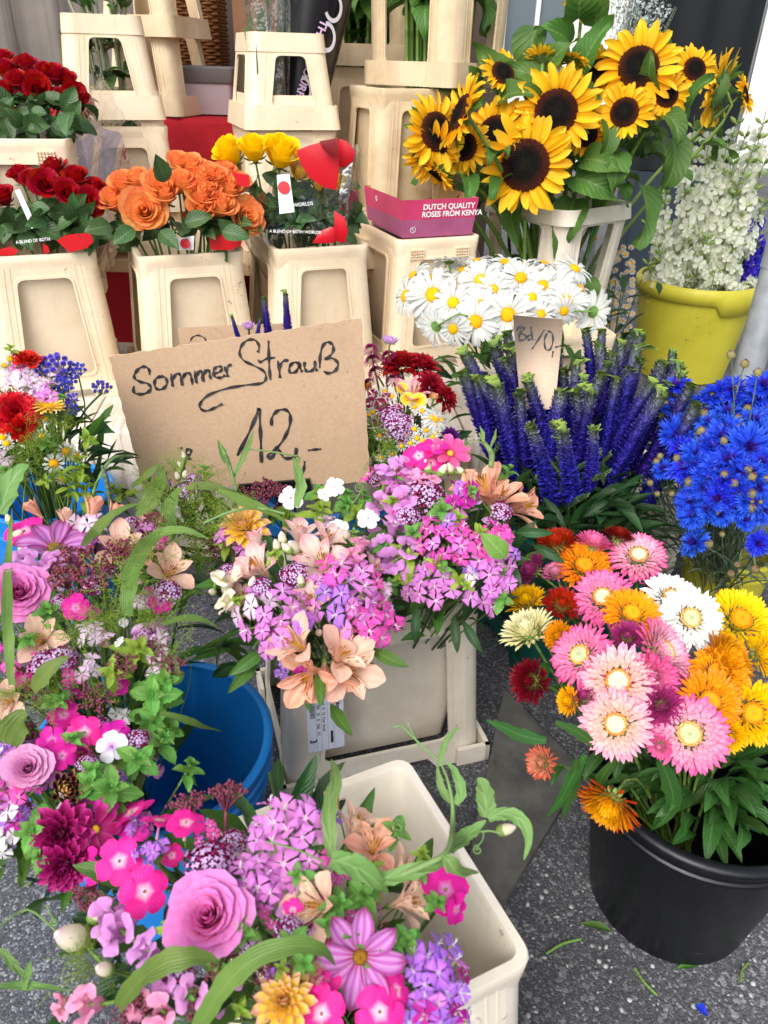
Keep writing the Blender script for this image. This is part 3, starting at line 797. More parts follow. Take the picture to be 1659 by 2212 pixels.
def m_veronica(r, crest=True):
    """speedwell spike: hundreds of tiny florets, the tip flattened into a wavy green crest"""
    mb = MB(); bend = r.uniform(-.13, .13); fas = r.uniform(1.0, 1.5) if crest else 1.0
    def cen(t): return Vector((bend * t * t * 2, bend * .5 * t * t, t))
    def rad(t): return (.085 - .035 * t) if not crest else (.066 - .040 * t + .012 * max(0, t - .6))
    n = 460
    for i in range(n):
        t = (i + .5) / n * .96; a = i * GA; fx = 1 + (fas - 1) * t * 2.2 if crest else 1
        c = cen(t); ca, sa = math.cos(a), math.sin(a); R = rad(t)
        b = c + Vector((ca * R * fx * .8, sa * R * .8, 0)); L = .048 * (1 - .55 * t) * r.uniform(.6, 1.5)
        d = Vector((ca + r.gauss(0, .25), sa + r.gauss(0, .25), .35 + r.gauss(0, .2))).normalized(); w = Vector((-sa, ca, 0)) * .016 * (1 - .3 * t); k = r.random()
        up = Vector((0, 0, .014))
        mb.add([b - w, b + w, b + d * L + w * .7 + up, b + d * L - w * .7 + up, b + d * L * .5 - up], [(0, 1, 2, 3), (0, 4, 3), (4, 1, 2)], np.array([(t, .5, k)] * 5), 0)
    pts = [cen(t) for t in np.linspace(-.05, .98, 9)]
    P = np.zeros((9, 8, 3)); A = np.zeros((9, 8, 3))
    for i, t in enumerate(np.linspace(-.05, .98, 9)):
        for j in range(8):
            a = j * math.pi / 4; fx = 1 + (fas - 1) * max(0, t) * 2.2 if crest else 1
            q = cen(t) + Vector((math.cos(a) * rad(max(t, 0)) * fx * .85, math.sin(a) * rad(max(t, 0)) * .85, 0)); P[i, j] = q; A[i, j] = (max(t, 0), .5, .2)
    mb.grid(P, A, 0, close=True)
    if crest:
        w0 = .028 * fas; w1 = r.uniform(.035, .095); nn = 12; hh = r.uniform(.05, .10); P = np.zeros((5, nn + 1, 3)); A = np.zeros_like(P); ph = r.uniform(0, 6)
        cv = r.uniform(-.1, .1)
        for i in range(5):
            t = i / 4
            for j in range(nn + 1):
                s = j / nn * 2 - 1; w = w0 + (w1 - w0) * t ** 1.3
                P[i, j] = cen(.93) + Vector((s * w + cv * t * t, .045 * t * math.sin(s * 7 + ph) * (t + .2) + .02 * math.cos(s * 4), hh * t * (1 - .25 * s * s * t)))
                A[i, j] = (.90 + .10 * t, (s + 1) / 2, .5)
        for o in (0, .018):
            Q = P.copy(); Q[:, :, 1] += o * (1.4 - np.linspace(0, 1, 5)[:, None]); mb.grid(Q, A, 0)
    else:
        mb.lathe([(.03, .95), (.02, 1.0), (.004, 1.06)], 6, 0)
    return mb
M_VERON = petal_mat('speedwell_florets', '#2e1f8c', '#3d2ba4', '#b4d03c', transl=.12, rough=.7, var=.3, mids=(.1, .45))
def _veron_ramp():
    for nd in M_VERON.node_tree.nodes:
        if nd.type == 'VALTORGB':
            cr = nd.color_ramp
            st = [(0, '#412fb0'), (.50, '#5443c6'), (.72, '#6a60c0'), (.84, '#8e90b0'), (.91, '#8a9690'), (.95, '#6a7f50'), (.985, '#6f8a3e'), (1.0, '#93aa4c')]
            while len(cr.elements) < len(st): cr.elements.new(.5)
            for e, (p, c) in zip(cr.elements, st): e.position = p; e.color = C(c)
_veron_ramp()

# ---- leaves (one mesh each, along +Y, length 1)
LC = {}
def leafmesh(kind, v=0):
    k = (kind, v)
    if k in LC: return LC[k]
    r = random.Random(hash_('leaf', kind, v)); mb = MB()
    D = {  # prof, W, el, cup, wave, fold, serr, nu, nv, mat
        'sun':   ('heart', .58, (.5, -1.2 + r.uniform(-.6, .7)), .15, .22, .30, .03, 14, 8, G_SUN),
        'dark':  ('lance', .30, (.2, r.uniform(-.9, .1)), .1, .05, .35, .05, 8, 4, G_DARK),
        'darkwide': ('lance', .26, (.3, r.uniform(-1.2, .1)), .1, .05, .3, 0, 8, 4, G_DARK),
        'mid':   ('lance', .30, (.2, r.uniform(-.8, .2)), .1, .05, .3, .03, 8, 4, G_MID),
        'mint':  ('ovate', .62, (.3, r.uniform(-.7, 0)), .05, .06, .25, .07, 12, 6, G_MINT),
        'pea':   ('ovate', .46, (.3, r.uniform(-1.2, .2)), .25, .05, .1, 0, 8, 4, G_PEA),
        'rose':  ('ovate', .66, (.2, r.uniform(-.7, .2)), .15, .05, .2, .04, 12, 4, G_ROSE),
        'straw': ('lance', .27, (.4, r.uniform(-1.3, .1)), .2, .07, .2, 0, 9, 4, G_STRAW),
        'thin':  ('blade', .07, (.4, r.uniform(-1.0, .4)), .4, .02, .2, 0, 9, 2, G_GREY),
        'veron': ('lance', .24, (.3, r.uniform(-1.0, .2)), .1, .05, .3, .07, 10, 4, G_DARK),
        'blade': ('blade', .13, (.9, r.uniform(-1.4, -.6)), .15, .03, .3, 0, 14, 4, G_BLADE),
        'lime':  ('ovate', .5, (.3, r.uniform(-.6, .2)), .1, .1, .2, .08, 8, 4, G_LIME),
    }[kind]
    P, A = petal(1.0, D[1], D[0], D[2], D[3], D[7], D[8], D[4], fold=D[5], serr=D[6], rng=r, side=r.uniform(-.12, .12), lay=r.random())
    mb.grid(P, A); LC[k] = mb.build('leaf', D[9])
    return LC[k]
def ribbon(pts, widths, mat, name, nrm=None, fold=.25):
    """a long leaf along given points"""
    pts = [Vector(p) for p in pts]
    # resample smooth (Catmull-Rom)
    Q = []; W = []
    for i in range(len(pts) - 1):
        p0, p1, p2, p3 = pts[max(0, i - 1)], pts[i], pts[i + 1], pts[min(len(pts) - 1, i + 2)]
        for k in range(5):
            t = k / 5; Q.append(.5 * ((2 * p1) + (p2 - p0) * t + (2 * p0 - 5 * p1 + 4 * p2 - p3) * t * t + (3 * p1 - p0 - 3 * p2 + p3) * t ** 3)); W.append(widths[i] * (1 - t) + widths[i + 1] * t)
    Q.append(pts[-1]); W.append(widths[-1])
    m = len(Q); P = np.zeros((m, 5, 3)); A = np.zeros_like(P)
    for i in range(m):
        t = (Q[min(i + 1, m - 1)] - Q[max(i - 1, 0)]).normalized(); n_ = nrm if nrm else (CAM - Q[i]).normalized() * .7 + Vector((0, 0, .7))
        x = t.cross(n_).normalized(); z = x.cross(t)
        for j in range(5):
            s = j / 2 - 1; wv = 1 + .10 * math.sin(i * 1.3 + s * 2) + .06 * math.sin(i * 2.9); P[i, j] = Q[i] + x * s * W[i] * wv + z * (fold * abs(s) * W[i] + .16 * W[i] * s * math.sin(i * .55 + Q[0].x * 40)); A[i, j] = (i / (m - 1), (s + 1) / 2, .6)
    mb = MB(); mb.grid(P, A); return mb.build(name, mat)
def curve_pts(pts, k=6):
    pts = [Vector(p) for p in pts]; Q = []
    for i in range(len(pts) - 1):
        p0, p1, p2, p3 = pts[max(0, i - 1)], pts[i], pts[i + 1], pts[min(len(pts) - 1, i + 2)]
        for j in range(k):
            t = j / k; Q.append(.5 * ((2 * p1) + (p2 - p0) * t + (2 * p0 - 5 * p1 + 4 * p2 - p3) * t * t + (3 * p1 - p0 - 3 * p2 + p3) * t ** 3))
    return Q + [pts[-1]]
def stem(parent, pos, d, base, rad, mat=G_STEM, name='stem', n=6, segs=7, inv=None, rise=None):
    """round stalk bending from its foot up into the back of the flower"""
    p0 = Vector(base); p3 = Vector(pos); L = (p3 - p0).length
    p2 = p3 - Vector(d).normalized() * L * .28; p1 = p0 + (p3 - p0) * .35 + Vector((0, 0, L * .08))
    if rise: p1 = p0 + (p3 - p0) * .1 + Vector((0, 0, rise)); p2 = p3 - Vector(d).normalized() * L * .12 - Vector((0, 0, .10))
    Q = []
    for i in range(segs + 1):
        t = i / segs; Q.append(p0 * (1 - t) ** 3 + p1 * 3 * t * (1 - t) ** 2 + p2 * 3 * t * t * (1 - t) + p3 * t ** 3)
    mb = MB(); mb.tube([q - (inv or Vector()) for q in Q], [rad * (1.15 - .3 * i / segs) for i in range(segs + 1)], n, 0)
    return part(name, mb.build(name, mat), parent), Q
def bloom(parent, kind, col, v, pos, d, rad, spin=0.0, sep=False, name=None, inv=None):
    H = head(kind, col, v, sep)
    M = face_dir(Vector(pos) - (inv or Vector()), d, rad, spin)
    if sep:
        cm, pmz = H.sep()
        o = part(name or H.name, cm, parent, M)
        for vi, m in H.place: part('petal', pmz[vi], o, m)
    else: o = part(name or H.name, H.join(), parent, M)
    return o
# ------------------------------------------------------------------ the setting
def asphalt():
    m, n, l, b = newmat('asphalt')
    tc = n.new('ShaderNodeTexCoord')
    vo = n.new('ShaderNodeTexVoronoi'); vo.inputs['Scale'].default_value = 270; l.new(tc.outputs['Object'], vo.inputs['Vector'])
    vo2 = n.new('ShaderNodeTexVoronoi'); vo2.inputs['Scale'].default_value = 120; l.new(tc.outputs['Object'], vo2.inputs['Vector'])
    sp = n.new('ShaderNodeSeparateColor'); l.new(vo.outputs['Color'], sp.inputs[0])
    sp2 = n.new('ShaderNodeSeparateColor'); l.new(vo2.outputs['Color'], sp2.inputs[0])
    col = ramp(n, l, sp.outputs[0], [(0, C('#46474b')), (.5, C('#54555a')), (.74, C('#616267')), (.90, C('#78797e')), (1, C('#9c9ca0'))])
    stone = math_(n, l, 'MULTIPLY', math_(n, l, 'GREATER_THAN', sp2.outputs[1], .955), .6)
    col = mixc(n, l, stone, col, C('#9a9999'))
    big = noise(n, l, 1.6, 5)
    col = mixc(n, l, math_(n, l, 'MULTIPLY', math_(n, l, 'MULTIPLY_ADD', big, 4.5, -2.0, clamp=True), .75), col, C('#2c2c30'))
    l.new(col, b.inputs['Base Color'])
    l.new(math_(n, l, 'MULTIPLY_ADD', big, -.5, 1.0), b.inputs['Roughness'])
    b.inputs['Specular IOR Level'].default_value = .3
    h = math_(n, l, 'ADD', math_(n, l, 'MULTIPLY', vo.outputs['Distance'], -1.0), math_(n, l, 'MULTIPLY', vo2.outputs['Distance'], -.8))
    bump(n, l, h, b, 0.5, .003)
    return m
mb = MB(); mb.add([(-40, -20, 0), (40, -20, 0), (40, 60, 0), (-40, 60, 0)], [(0, 1, 2, 3)])
ground = part('ground', mb.build('ground', asphalt(), smooth=False)); ground['kind'] = 'structure'

M_CREAM = plastic('cream_plastic', '#f0deC2', '#c2a57c', .40, .6)
M_CREAM2 = plastic('cream_plastic_greyer', '#f2eadb', '#bfae92', .42, .6)
M_CREAM3 = plastic('cream_plastic_stained', '#e2cfae', '#b08d60', .48, .8)
M_BLUE = plastic('blue_plastic', '#1c82d8', '#1062b0', .35, .35, .35, '#6fa6d8')
M_GREENP = plastic('green_plastic', '#0f5148', '#0a3a34', .4, .4, .2, '#4d8a7f')
M_BLACKP = plastic('black_plastic', '#0c0e15', '#07080c', .36, .5, .9, '#6f737c')
M_YELP = plastic('yellow_plastic', '#cfc640', '#a89c22', .4, .5, .3, '#efe58a')
def _card():
    m, n, l, b = newmat('sign_cardboard'); n1 = noise(n, l, 160, 3); n2 = noise(n, l, 5, 5, rough=.65); n3 = noise(n, l, 60, 2)
    col = mixc(n, l, math_(n, l, 'MULTIPLY_ADD', n1, 2.0, -.5, clamp=True), C('#c0a48a'), C('#b4977c')); col = mixc(n, l, math_(n, l, 'MULTIPLY', math_(n, l, 'MULTIPLY_ADD', n2, 3.0, -1.3, clamp=True), .5), col, C('#a68a70'))
    col = mixc(n, l, math_(n, l, 'MULTIPLY', math_(n, l, 'MULTIPLY_ADD', n3, 8.0, -5.4, clamp=True), .5), col, C('#7c6048')); l.new(col, b.inputs['Base Color']); b.inputs['Roughness'].default_value = .88; b.inputs['Specular IOR Level'].default_value = .15; bump(n, l, n1, b, .2, .002); return m
M_CARD = _card()
M_CARD0 = plain('corrugated_cardboard', '#c2a081', .85, .15, c2='#bb9778', vscale=160, bmp=.15, bscale=300)
M_CARDEDGE = plain('cardboard_edge', '#d8bea2', .9, .1)
M_INK = plain('black_marker_ink', '#17171b', .6, .3, c2='#3e3c3e', vscale=55)
M_INK2 = plain('grey_marker_ink', '#3c434e', .6, .3)
M_BLACK = plain('black_gloss', '#0c0c0e', .25, .5)
M_WHITEP = plain('white_paper', '#eef0f4', .5, .4)
M_REDP = plain('red_print', '#c4121f', .3, .5)
M_WHITEINK = plain('white_ink', '#f2f2f2', .5, .3)

def rrect(hx, hy, c, k=4):
    pts = []
    for sx, sy, a0 in ((1, 1, 0), (-1, 1, 90), (-1, -1, 180), (1, -1, 270)):
        for i in range(k + 1):
            a = math.radians(a0 + 90 * i / k); pts.append((sx * (hx - c) + c * math.cos(a), sy * (hy - c) + c * math.sin(a)))
    return pts
def sweep(mb, loops, mat=0, floor=True):
    P = np.array([[(x, y, z) for x, y in rrect(hx, hy, c)] for hx, hy, c, z in loops]); mb.grid(P, None, mat, close=True)
    if floor: mb.add(P[-1], [tuple(range(P.shape[1]))], None, mat)
def trap_hole(hb, ht, y0, y1, r=.018):
    """window opening, narrow above and wide below, with round corners (clockwise)"""
    pts = []
    for cx, cy, a0 in ((-hb + r, y0 + r, 180), (hb - r, y0 + r, 270), (ht - r, y1 - r, 0), (-ht + r, y1 - r, 90)):
        for i in range(4):
            a = math.radians(a0 + 90 * i / 3); pts.append((cx + r * math.cos(a), cy + r * math.sin(a)))
    return pts[::-1]
def frame_mesh(tx, ty, bx, by, H, ch, legw, win, th=.004, arch=.028, mat=0, mb=None, z0=0, extra=None):
    """four sloping side panels with window openings joined by rounded corner legs"""
    mb = mb or MB(); edges = []
    for i in range(4):
        t0, o_t, b0, o_b = (tx, ty, bx, by) if i % 2 == 0 else (ty, tx, by, bx)
        wt, wb = t0 - ch, b0 - ch; dz = H; do = o_b - o_t; Ls = math.hypot(dz, do)
        yv = Vector((0, do / Ls, dz / Ls)); nv = Vector((0, -dz / Ls, do / Ls))
        M = RZ(i * math.pi / 2) @ T(0, -o_b, z0) @ Matrix(((1, 0, 0, 0), (0, yv.y, nv.y, 0), (0, yv.z, nv.z, 0), (0, 0, 0, 1)))
        outer = [(-wb, 0), (-wb * .62, 0), (-wb * .5, arch), (wb * .5, arch), (wb * .62, 0), (wb, 0), (wt, Ls), (-wt, Ls)] if arch else [(-wb, 0), (wb, 0), (wt, Ls), (-wt, Ls)]
        holes = [trap_hole(wb + (wt - wb) * y0 / Ls - legw, wb + (wt - wb) * y1 / Ls - legw, y0, y1) for y0, y1 in win]
        mb.plate(outer, holes, th, M, mat)
        for hp in holes:                                    # raised lip round every opening
            cx = sum(p[0] for p in hp) / len(hp); cy = sum(p[1] for p in hp) / len(hp)
            o2 = [(cx + (p[0] - cx) * 1.07, cy + (p[1] - cy) * 1.05) for p in hp][::-1]
            mb.plate(o2, [hp], .0035, M @ T(0, 0, .003), mat)
        for sx in ((-1, 1) if win else ()):                 # moulding seams down each leg
            for k_ in (.30, .72):
                xb, xt = sx * (wb - legw * k_), sx * (wt - legw * k_ * .9); mb.plate([(xb - .0011, .01), (xb + .0011, .01), (xt + .0011, Ls - .006), (xt - .0011, Ls - .006)], [], .002, M @ T(0, 0, .0013), mat)
        R = [M @ Vector((wb, 0, 0)), M @ Vector((wt, Ls, 0))]; L = [M @ Vector((-wb, 0, 0)), M @ Vector((-wt, Ls, 0))]; edges.append((L, R))
    for i in range(4):
        R = edges[i][1]; L = edges[(i + 1) % 4][0]
        P = np.zeros((2, 6, 3))
        for k in range(2):
            a, b_ = R[k], L[k]; mid = (a + b_) / 2; out = Vector((mid.x, mid.y, 0)).normalized() * ch * .30
            for j in range(6):
                t = j / 5; q = a.lerp(b_, t) + out * 4 * t * (1 - t); P[k, j] = q
        mb.grid(P, None, mat)
    return mb
BM = {}
def bucket(label, loc, rotz, mat=None, H=.41, tx=.143, ty=.166, bx=.172, by=.195, group='cream flower buckets', dots=False, cat='bucket'):
    """Dutch flower bucket: tapering tub hung in a flared frame with a window in each side and corner feet"""
    mat = mat or M_CREAM
    key = (mat.name, H, tx, ty, bx, by, dots)
    if key not in BM:
        fr = frame_mesh(tx, ty, bx, by, H - .012, .036, .040, [(.075, H - .062)])
        for sx in (-1, 1):                                   # corner feet: open pockets
            for sy in (-1, 1):
                for a, b_ in (((bx + .002, by - .062), (bx + .012, by + .012)), ((bx - .062, by + .002), (bx + .012, by + .012))):
                    x0, x1 = sorted((sx * a[0], sx * b_[0])); y0, y1 = sorted((sy * a[1], sy * b_[1])); fr.box((x0, y0, .002), (x1, y1, .048))
        # rows of small drain holes show as dark studs on the base bar
        tub = MB()
        sweep(tub, [(tx - .001, ty - .001, .022, H - .06), (tx + .003, ty + .003, .023, H - .02), (tx + .004, ty + .004, .023, H - .003), (tx + .002, ty + .002, .022, H), (tx - .009, ty - .009, .016, H),
                    (tx - .012, ty - .012, .015, H - .005), (tx * .89, ty * .90, .024, H * .5), (tx * .77, ty * .79, .022, .03)])
        db = None
        if dots:
            db = MB()
            for sx in (-1, 1):
                for i in range(6):
                    for j in range(4):
                        db.box((sx * (.058 + .0085 * i) - .0027, -ty - .0115, H - .034 - .0085 * j), (sx * (.058 + .0085 * i) + .0027, -ty - .002, H - .0296 - .0085 * j))
        hb = MB()
        for i in range(-2, 3):
            for k in range(4):
                hb.lathe([(.0032, 0), (.0032, .0012)], 8, 0, RZ(k * math.pi / 2) @ T(i * .032, -(by if k % 2 == 0 else bx) + .009, .052) @ RX(math.pi / 2 + .07) , capt=True)
        BM[key] = (fr.build('frame', mat, sharp=32), tub.build('tub', mat, sharp=40), db.build('stud_panel', mat, sharp=30) if db else None, hb.build('drain_holes', plain('hole_brown', '#6b4436', .8)))
    t = thing('flower_bucket', label, cat, loc, rotz, group)
    a, b_, c, d = BM[key]
    part('frame', a, t); part('tub', b_, t); part('drain_holes', d, t)['kind'] = 'stuff'
    if c: part('stud_panel', c, t)['kind'] = 'stuff'
    return t
def collar(label, loc, rotz, H=.30, tx=.118, ty=.148, bx=.150, by=.180, mat=None, group='cream bucket collars', ch=.036):
    """bucket collar: open tapering frame, plain band above, stepped skirt below"""
    mat = mat or M_CREAM
    key = ('collar', mat.name, H, tx, ty)
    if key not in BM:
        f = frame_mesh(tx, ty, bx, by, H, ch, .038, [(.062, H - .058)], arch=0)
        k = .07 / H; mx_, my_ = bx + (tx - bx) * k, by + (ty - by) * k
        s = frame_mesh(mx_ + .010, my_ + .010, bx + .010, by + .010, .07, .030, .0, [], arch=.0)
        tb = frame_mesh(tx + .003, ty + .003, tx + .009, ty + .009, .052, ch, 0, [], arch=0, z0=H - .050)
        BM[key] = (f.build('frame', mat, sharp=32), s.build('skirt', mat, sharp=32), tb.build('rim', mat, sharp=32))
    t = thing('bucket_collar', label, 'bucket collar', loc, rotz, group)
    for nm, me in zip(('frame', 'skirt', 'rim'), BM[key]): part(nm, me, t)
    return t
def round_bucket(name, label, loc, r0, r1, h, mat, rings=(), roll=.008, rotz=0, cat='bucket', n=56, handle=True, tab=False):
    t = thing(name, label, cat, loc, rotz)
    body = MB(); pr = [(r0 - .012, .0), (r0, .006)]
    for z, w in sorted(rings):
        rr = r0 + (r1 - r0) * z / h; pr += [(rr, z - .006), (rr + w, z - .003), (rr + w, z + .003), (rr, z + .006)]
    pr += [(r1, h - .004)]
    inner = [(r1 - .004, h - .004), (r0 - .004, .012)]
    body.lathe(pr + inner, n, 0); P = [((r0 - .004) * math.cos(2 * math.pi * j / n), (r0 - .004) * math.sin(2 * math.pi * j / n), .012) for j in range(n)]
    body.add(P, [tuple(range(n))]); body.add([(x * .9, y * .9, .0) for x, y, z in P], [tuple(range(n))[::-1]])
    part('body', body.build('body', mat, sharp=40), t)
    rim = MB(); rim.lathe([(r1 - .006 + roll * math.cos(a), h + roll * math.sin(a) * .8) for a in np.linspace(-.6, 2 * math.pi - .6, 11)], n, 0)
    part('rim', rim.build('rim', mat), t)
    return t

# --- display table with a wood-print cloth
def wood_cloth():
    m, n, l, b = newmat('wood_print_cloth')
    tc = n.new('ShaderNodeTexCoord'); sx = n.new('ShaderNodeSeparateXYZ'); l.new(tc.outputs['UV'], sx.inputs[0])
    X, Yv = sx.outputs[0], sx.outputs[1]
    pl = math_(n, l, 'MULTIPLY', X, 14.0); fr = math_(n, l, 'FRACT', pl); pid = math_(n, l, 'FLOOR', pl)
    cv = n.new('ShaderNodeCombineXYZ'); l.new(math_(n, l, 'MULTIPLY', X, 60.0), cv.inputs[0]); l.new(math_(n, l, 'MULTIPLY', Yv, 3.0), cv.inputs[1]); l.new(math_(n, l, 'MULTIPLY', pid, 3.7), cv.inputs[2])
    g = noise(n, l, 1.0, 6, vec=cv.outputs[0], rough=.7)
    col = ramp(n, l, g, [(0, C('#e9e4dd')), (.45, C('#ded6cc')), (.58, C('#cfc2b2')), (.66, C('#b09a88')), (.78, C('#d8cec2'))])
    cv2 = n.new('ShaderNodeCombineXYZ'); l.new(math_(n, l, 'MULTIPLY', X, 9.0), cv2.inputs[0]); l.new(math_(n, l, 'MULTIPLY', Yv, 2.0), cv2.inputs[1])
    g2 = noise(n, l, 2.0, 3, vec=cv2.outputs[0])
    col = mixc(n, l, math_(n, l, 'MULTIPLY_ADD', g2, 4.0, -2.2, clamp=True), col, C('#b08e74'))
    gap = math_(n, l, 'LESS_THAN', fr, .05)
    col = mixc(n, l, math_(n, l, 'MULTIPLY', gap, .75), col, C('#5c4438'))
    l.new(col, b.inputs['Base Color']); b.inputs['Roughness'].default_value = .45
    return m
TZ = .43
def uvset(me, fn):
    uv = me.uv_layers.new(name='UVMap')
    for lp in me.loops: uv.data[lp.index].uv = fn(me.vertices[lp.vertex_index].co)
TY0 = at(230, 923, z=TZ).y
table = thing('display_table', 'low display table under a white wood-print cloth carrying the rose buckets', 'table', (-.60, TY0 + .36, 0))
mb = MB(); rr_ = random.Random(3)
xs = np.linspace(-1.30, 1.12, 60); prof = [(-.36, .03), (-.365, .15), (-.36, .30), (-.362, TZ - .02), (-.35, TZ - .004), (-.33, TZ), (.0, TZ), (.36, TZ)]
P = np.zeros((len(prof), 60, 3))
for i, (y, z) in enumerate(prof):
    for j, x in enumerate(xs): P[i, j] = (x, y - (.020 * (1 + math.sin(x * 17 + 1.3 * math.sin(x * 5))) * max(0, (TZ - .03 - z)) / TZ if i < 4 else 0), z)
mb.grid(P); me = mb.build('tablecloth', wood_cloth()); 
uvset(me, lambda c: (c.x * .55 + .5 + .06 * c.y, (c.y + c.z) * .9)); part('tablecloth', me, table)
for sx, sy in ((-1.2, -.3), (1.0, -.3), (-1.2, .3), (1.0, .3)):
    b_ = MB(); b_.box((sx - .02, sy - .02, 0), (sx + .02, sy + .02, TZ - .03)); part('leg', b_.build('leg', plain('steel_grey', '#8a8d90', .4, metal=.8), smooth=False), table)
b_ = MB(); b_.box((-1.29, -.34, TZ - .03), (1.11, .36, TZ - .004)); part('table_top', b_.build('table_top', plain('plywood', '#b89468', .7)), table)

# --- bench behind for the stacked buckets, counter with a red cloth
BZ = .70
bench = thing('display_bench', 'raised pale bench behind the rose buckets holding the stacked containers', 'bench', (-.65, 2.98, 0))
b_ = MB(); b_.box((-1.3, -.27, BZ - .04), (.98, .30, BZ)); part('bench_top', b_.build('bench_top', plain('pale_board', '#cdb48f', .7, c2='#b89a72', vscale=12), smooth=False), bench)
for sx in (-1.2, -.1, .93):
    b_ = MB(); b_.box((sx - .03, -.22, 0), (sx + .03, .25, BZ - .04)); part('leg', b_.build('leg', plain('pale_board', '#cdb48f'), smooth=False), bench)
def cloth_counter(name, label, x0, x1, y0, y1, z, mat):
    t = thing(name, label, 'counter', ((x0 + x1) / 2, (y0 + y1) / 2, 0)); hx, hy = (x1 - x0) / 2, (y1 - y0) / 2
    prof = [(-hy, .02), (-hy, .4), (-hy, z - .02), (-hy + .012, z - .002), (-hy + .04, z), (hy, z)]
    xs = np.linspace(-hx, hx, 40); P = np.zeros((len(prof), 40, 3))
    for i, (y, zz) in enumerate(prof):
        for j, x in enumerate(xs): P[i, j] = (x, y - (.012 * math.sin(x * 21) * (z - zz) / z if i < 3 else 0), zz)
    mb = MB(); mb.grid(P); part('cloth', mb.build('cloth', mat), t)
    b_ = MB(); b_.box((-hx + .02, -hy + .03, 0), (hx - .02, hy, z - .012)); part('carcass', b_.build('carcass', plain('plywood', '#b89468'), smooth=False), t)
    return t
RZc = 1.10; RY0 = 3.36
cloth_counter('red_counter', 'tall counter covered with a plain red cloth between the stacked buckets', -1.75, .25, RY0, RY0 + .7, RZc, plain('red_cloth', '#b3202a', .8, .2, c2='#9c1822', vscale=6, bmp=.2, bscale=400))

# --- buckets on the table
ROT = math.radians(23)
def rimfront(u, v, z, rot, ty=.166):
    """centre of a bucket whose front rim middle shows at this place"""
    p = at(u, v, z=z); n_ = Vector((math.sin(rot), -math.cos(rot), 0)); return Vector((p.x, p.y, 0)) - n_ * ty
B_RED = rimfront(85, 551, TZ + .41, ROT); B_ORA = rimfront(415, 549, TZ + .41, ROT); B_YEL = rimfront(698, 534, TZ + .41, ROT); B_KEN = rimfront(950, 514, TZ + .41, ROT)
bk_red = bucket('cream bucket at left edge of table holding wrapped red roses', (B_RED.x, B_RED.y, TZ), ROT)
bk_ora = bucket('cream bucket on table holding the orange roses', (B_ORA.x, B_ORA.y, TZ), ROT)
bk_yel = bucket('cream bucket on table holding yellow roses in printed film', (B_YEL.x, B_YEL.y, TZ), ROT)
bk_ken = bucket('cream bucket on table carrying the pink cardboard tray', (B_KEN.x, B_KEN.y, TZ), ROT, dots=True)
# --- bench row
B_UP = rimfront(25, 300, BZ + .41, math.radians(14))
bk_up = bucket('cream bucket with studded sticker panel under the upper red roses', (B_UP.x, B_UP.y, BZ), math.radians(14), dots=True)
S1 = at(232, 285, Y=2.80); R1 = math.radians(20)
bucket('cream bucket at the foot of the left collar stack', (S1.x, 2.93, BZ), R1)
collar('cream lower collar of the left stack above the red roses', (S1.x, 2.93, BZ + .15), R1, .36, .128, .158, .166, .196)
collar('cream upper collar of the left stack holding leafy stems', (S1.x - .015, 2.93, BZ + .43), R1, .285, .116, .146, .150, .180)
S2 = at(597, 240, Y=2.80)
bucket('cream bucket at the foot of the stack with the black printed sleeve', (S2.x, 2.93, BZ), R1)
collar('cream lower collar of the stack behind the yellow roses', (S2.x, 2.93, BZ + .15), R1, .36, .128, .158, .166, .196)
collar('cream upper collar holding the bouquet in black printed sleeve', (S2.x, 2.93, BZ + .415), R1, .265, .116, .146, .150, .180)
S3 = at(862, 200, Y=2.76); R3 = math.radians(24); S3c = at(948, 180, Y=2.76); R3c = math.radians(50)
bucket('stained cream bucket beside the sunflowers under a large collar', (S3.x, 2.93, BZ + .10), R3, M_CREAM3, H=.44, tx=.125, ty=.14, bx=.15, by=.165)
collar('large stained cream collar with round posts full of green stems', (S3c.x, 3.01, BZ + .545), R3c, .34, .165, .185, .158, .180, M_CREAM3, ch=.055)
b_ = MB(); b_.box((-.2, -.2, BZ + .002), (.2, .2, BZ + .098)); tag(part('crate', b_.build('crate', M_CREAM3, smooth=False), None, T(S3.x, 2.93, 0) @ RZ(R3)), 'low cream crate under the tallest bucket beside the sunflowers', 'crate')
S4 = at(770, 190, Y=3.18)
bucket('stained cream bucket half hidden behind the middle stack', (S4.x, 3.42, RZc - .23), math.radians(12), M_CREAM3, H=.42, tx=.17, ty=.15, bx=.20, by=.18)
collar('stained cream collar behind the middle stack against the light', (S4.x, 3.42, RZc + .195), math.radians(12), .32, .165, .150, .175, .158, M_CREAM3, ch=.05)
S5 = at(330, 120, Y=3.30)
collar('cream collar leaning out behind the left stack', (S5.x - .05, 3.58, RZc + .005), math.radians(-12), .33, .118, .148, .156, .186, M_CREAM3)
collar('topmost cream collar stacked behind the left stack', (S5.x - .05, 3.58, RZc + .27), math.radians(-12), .30, .112, .142, .150, .180, M_CREAM3)

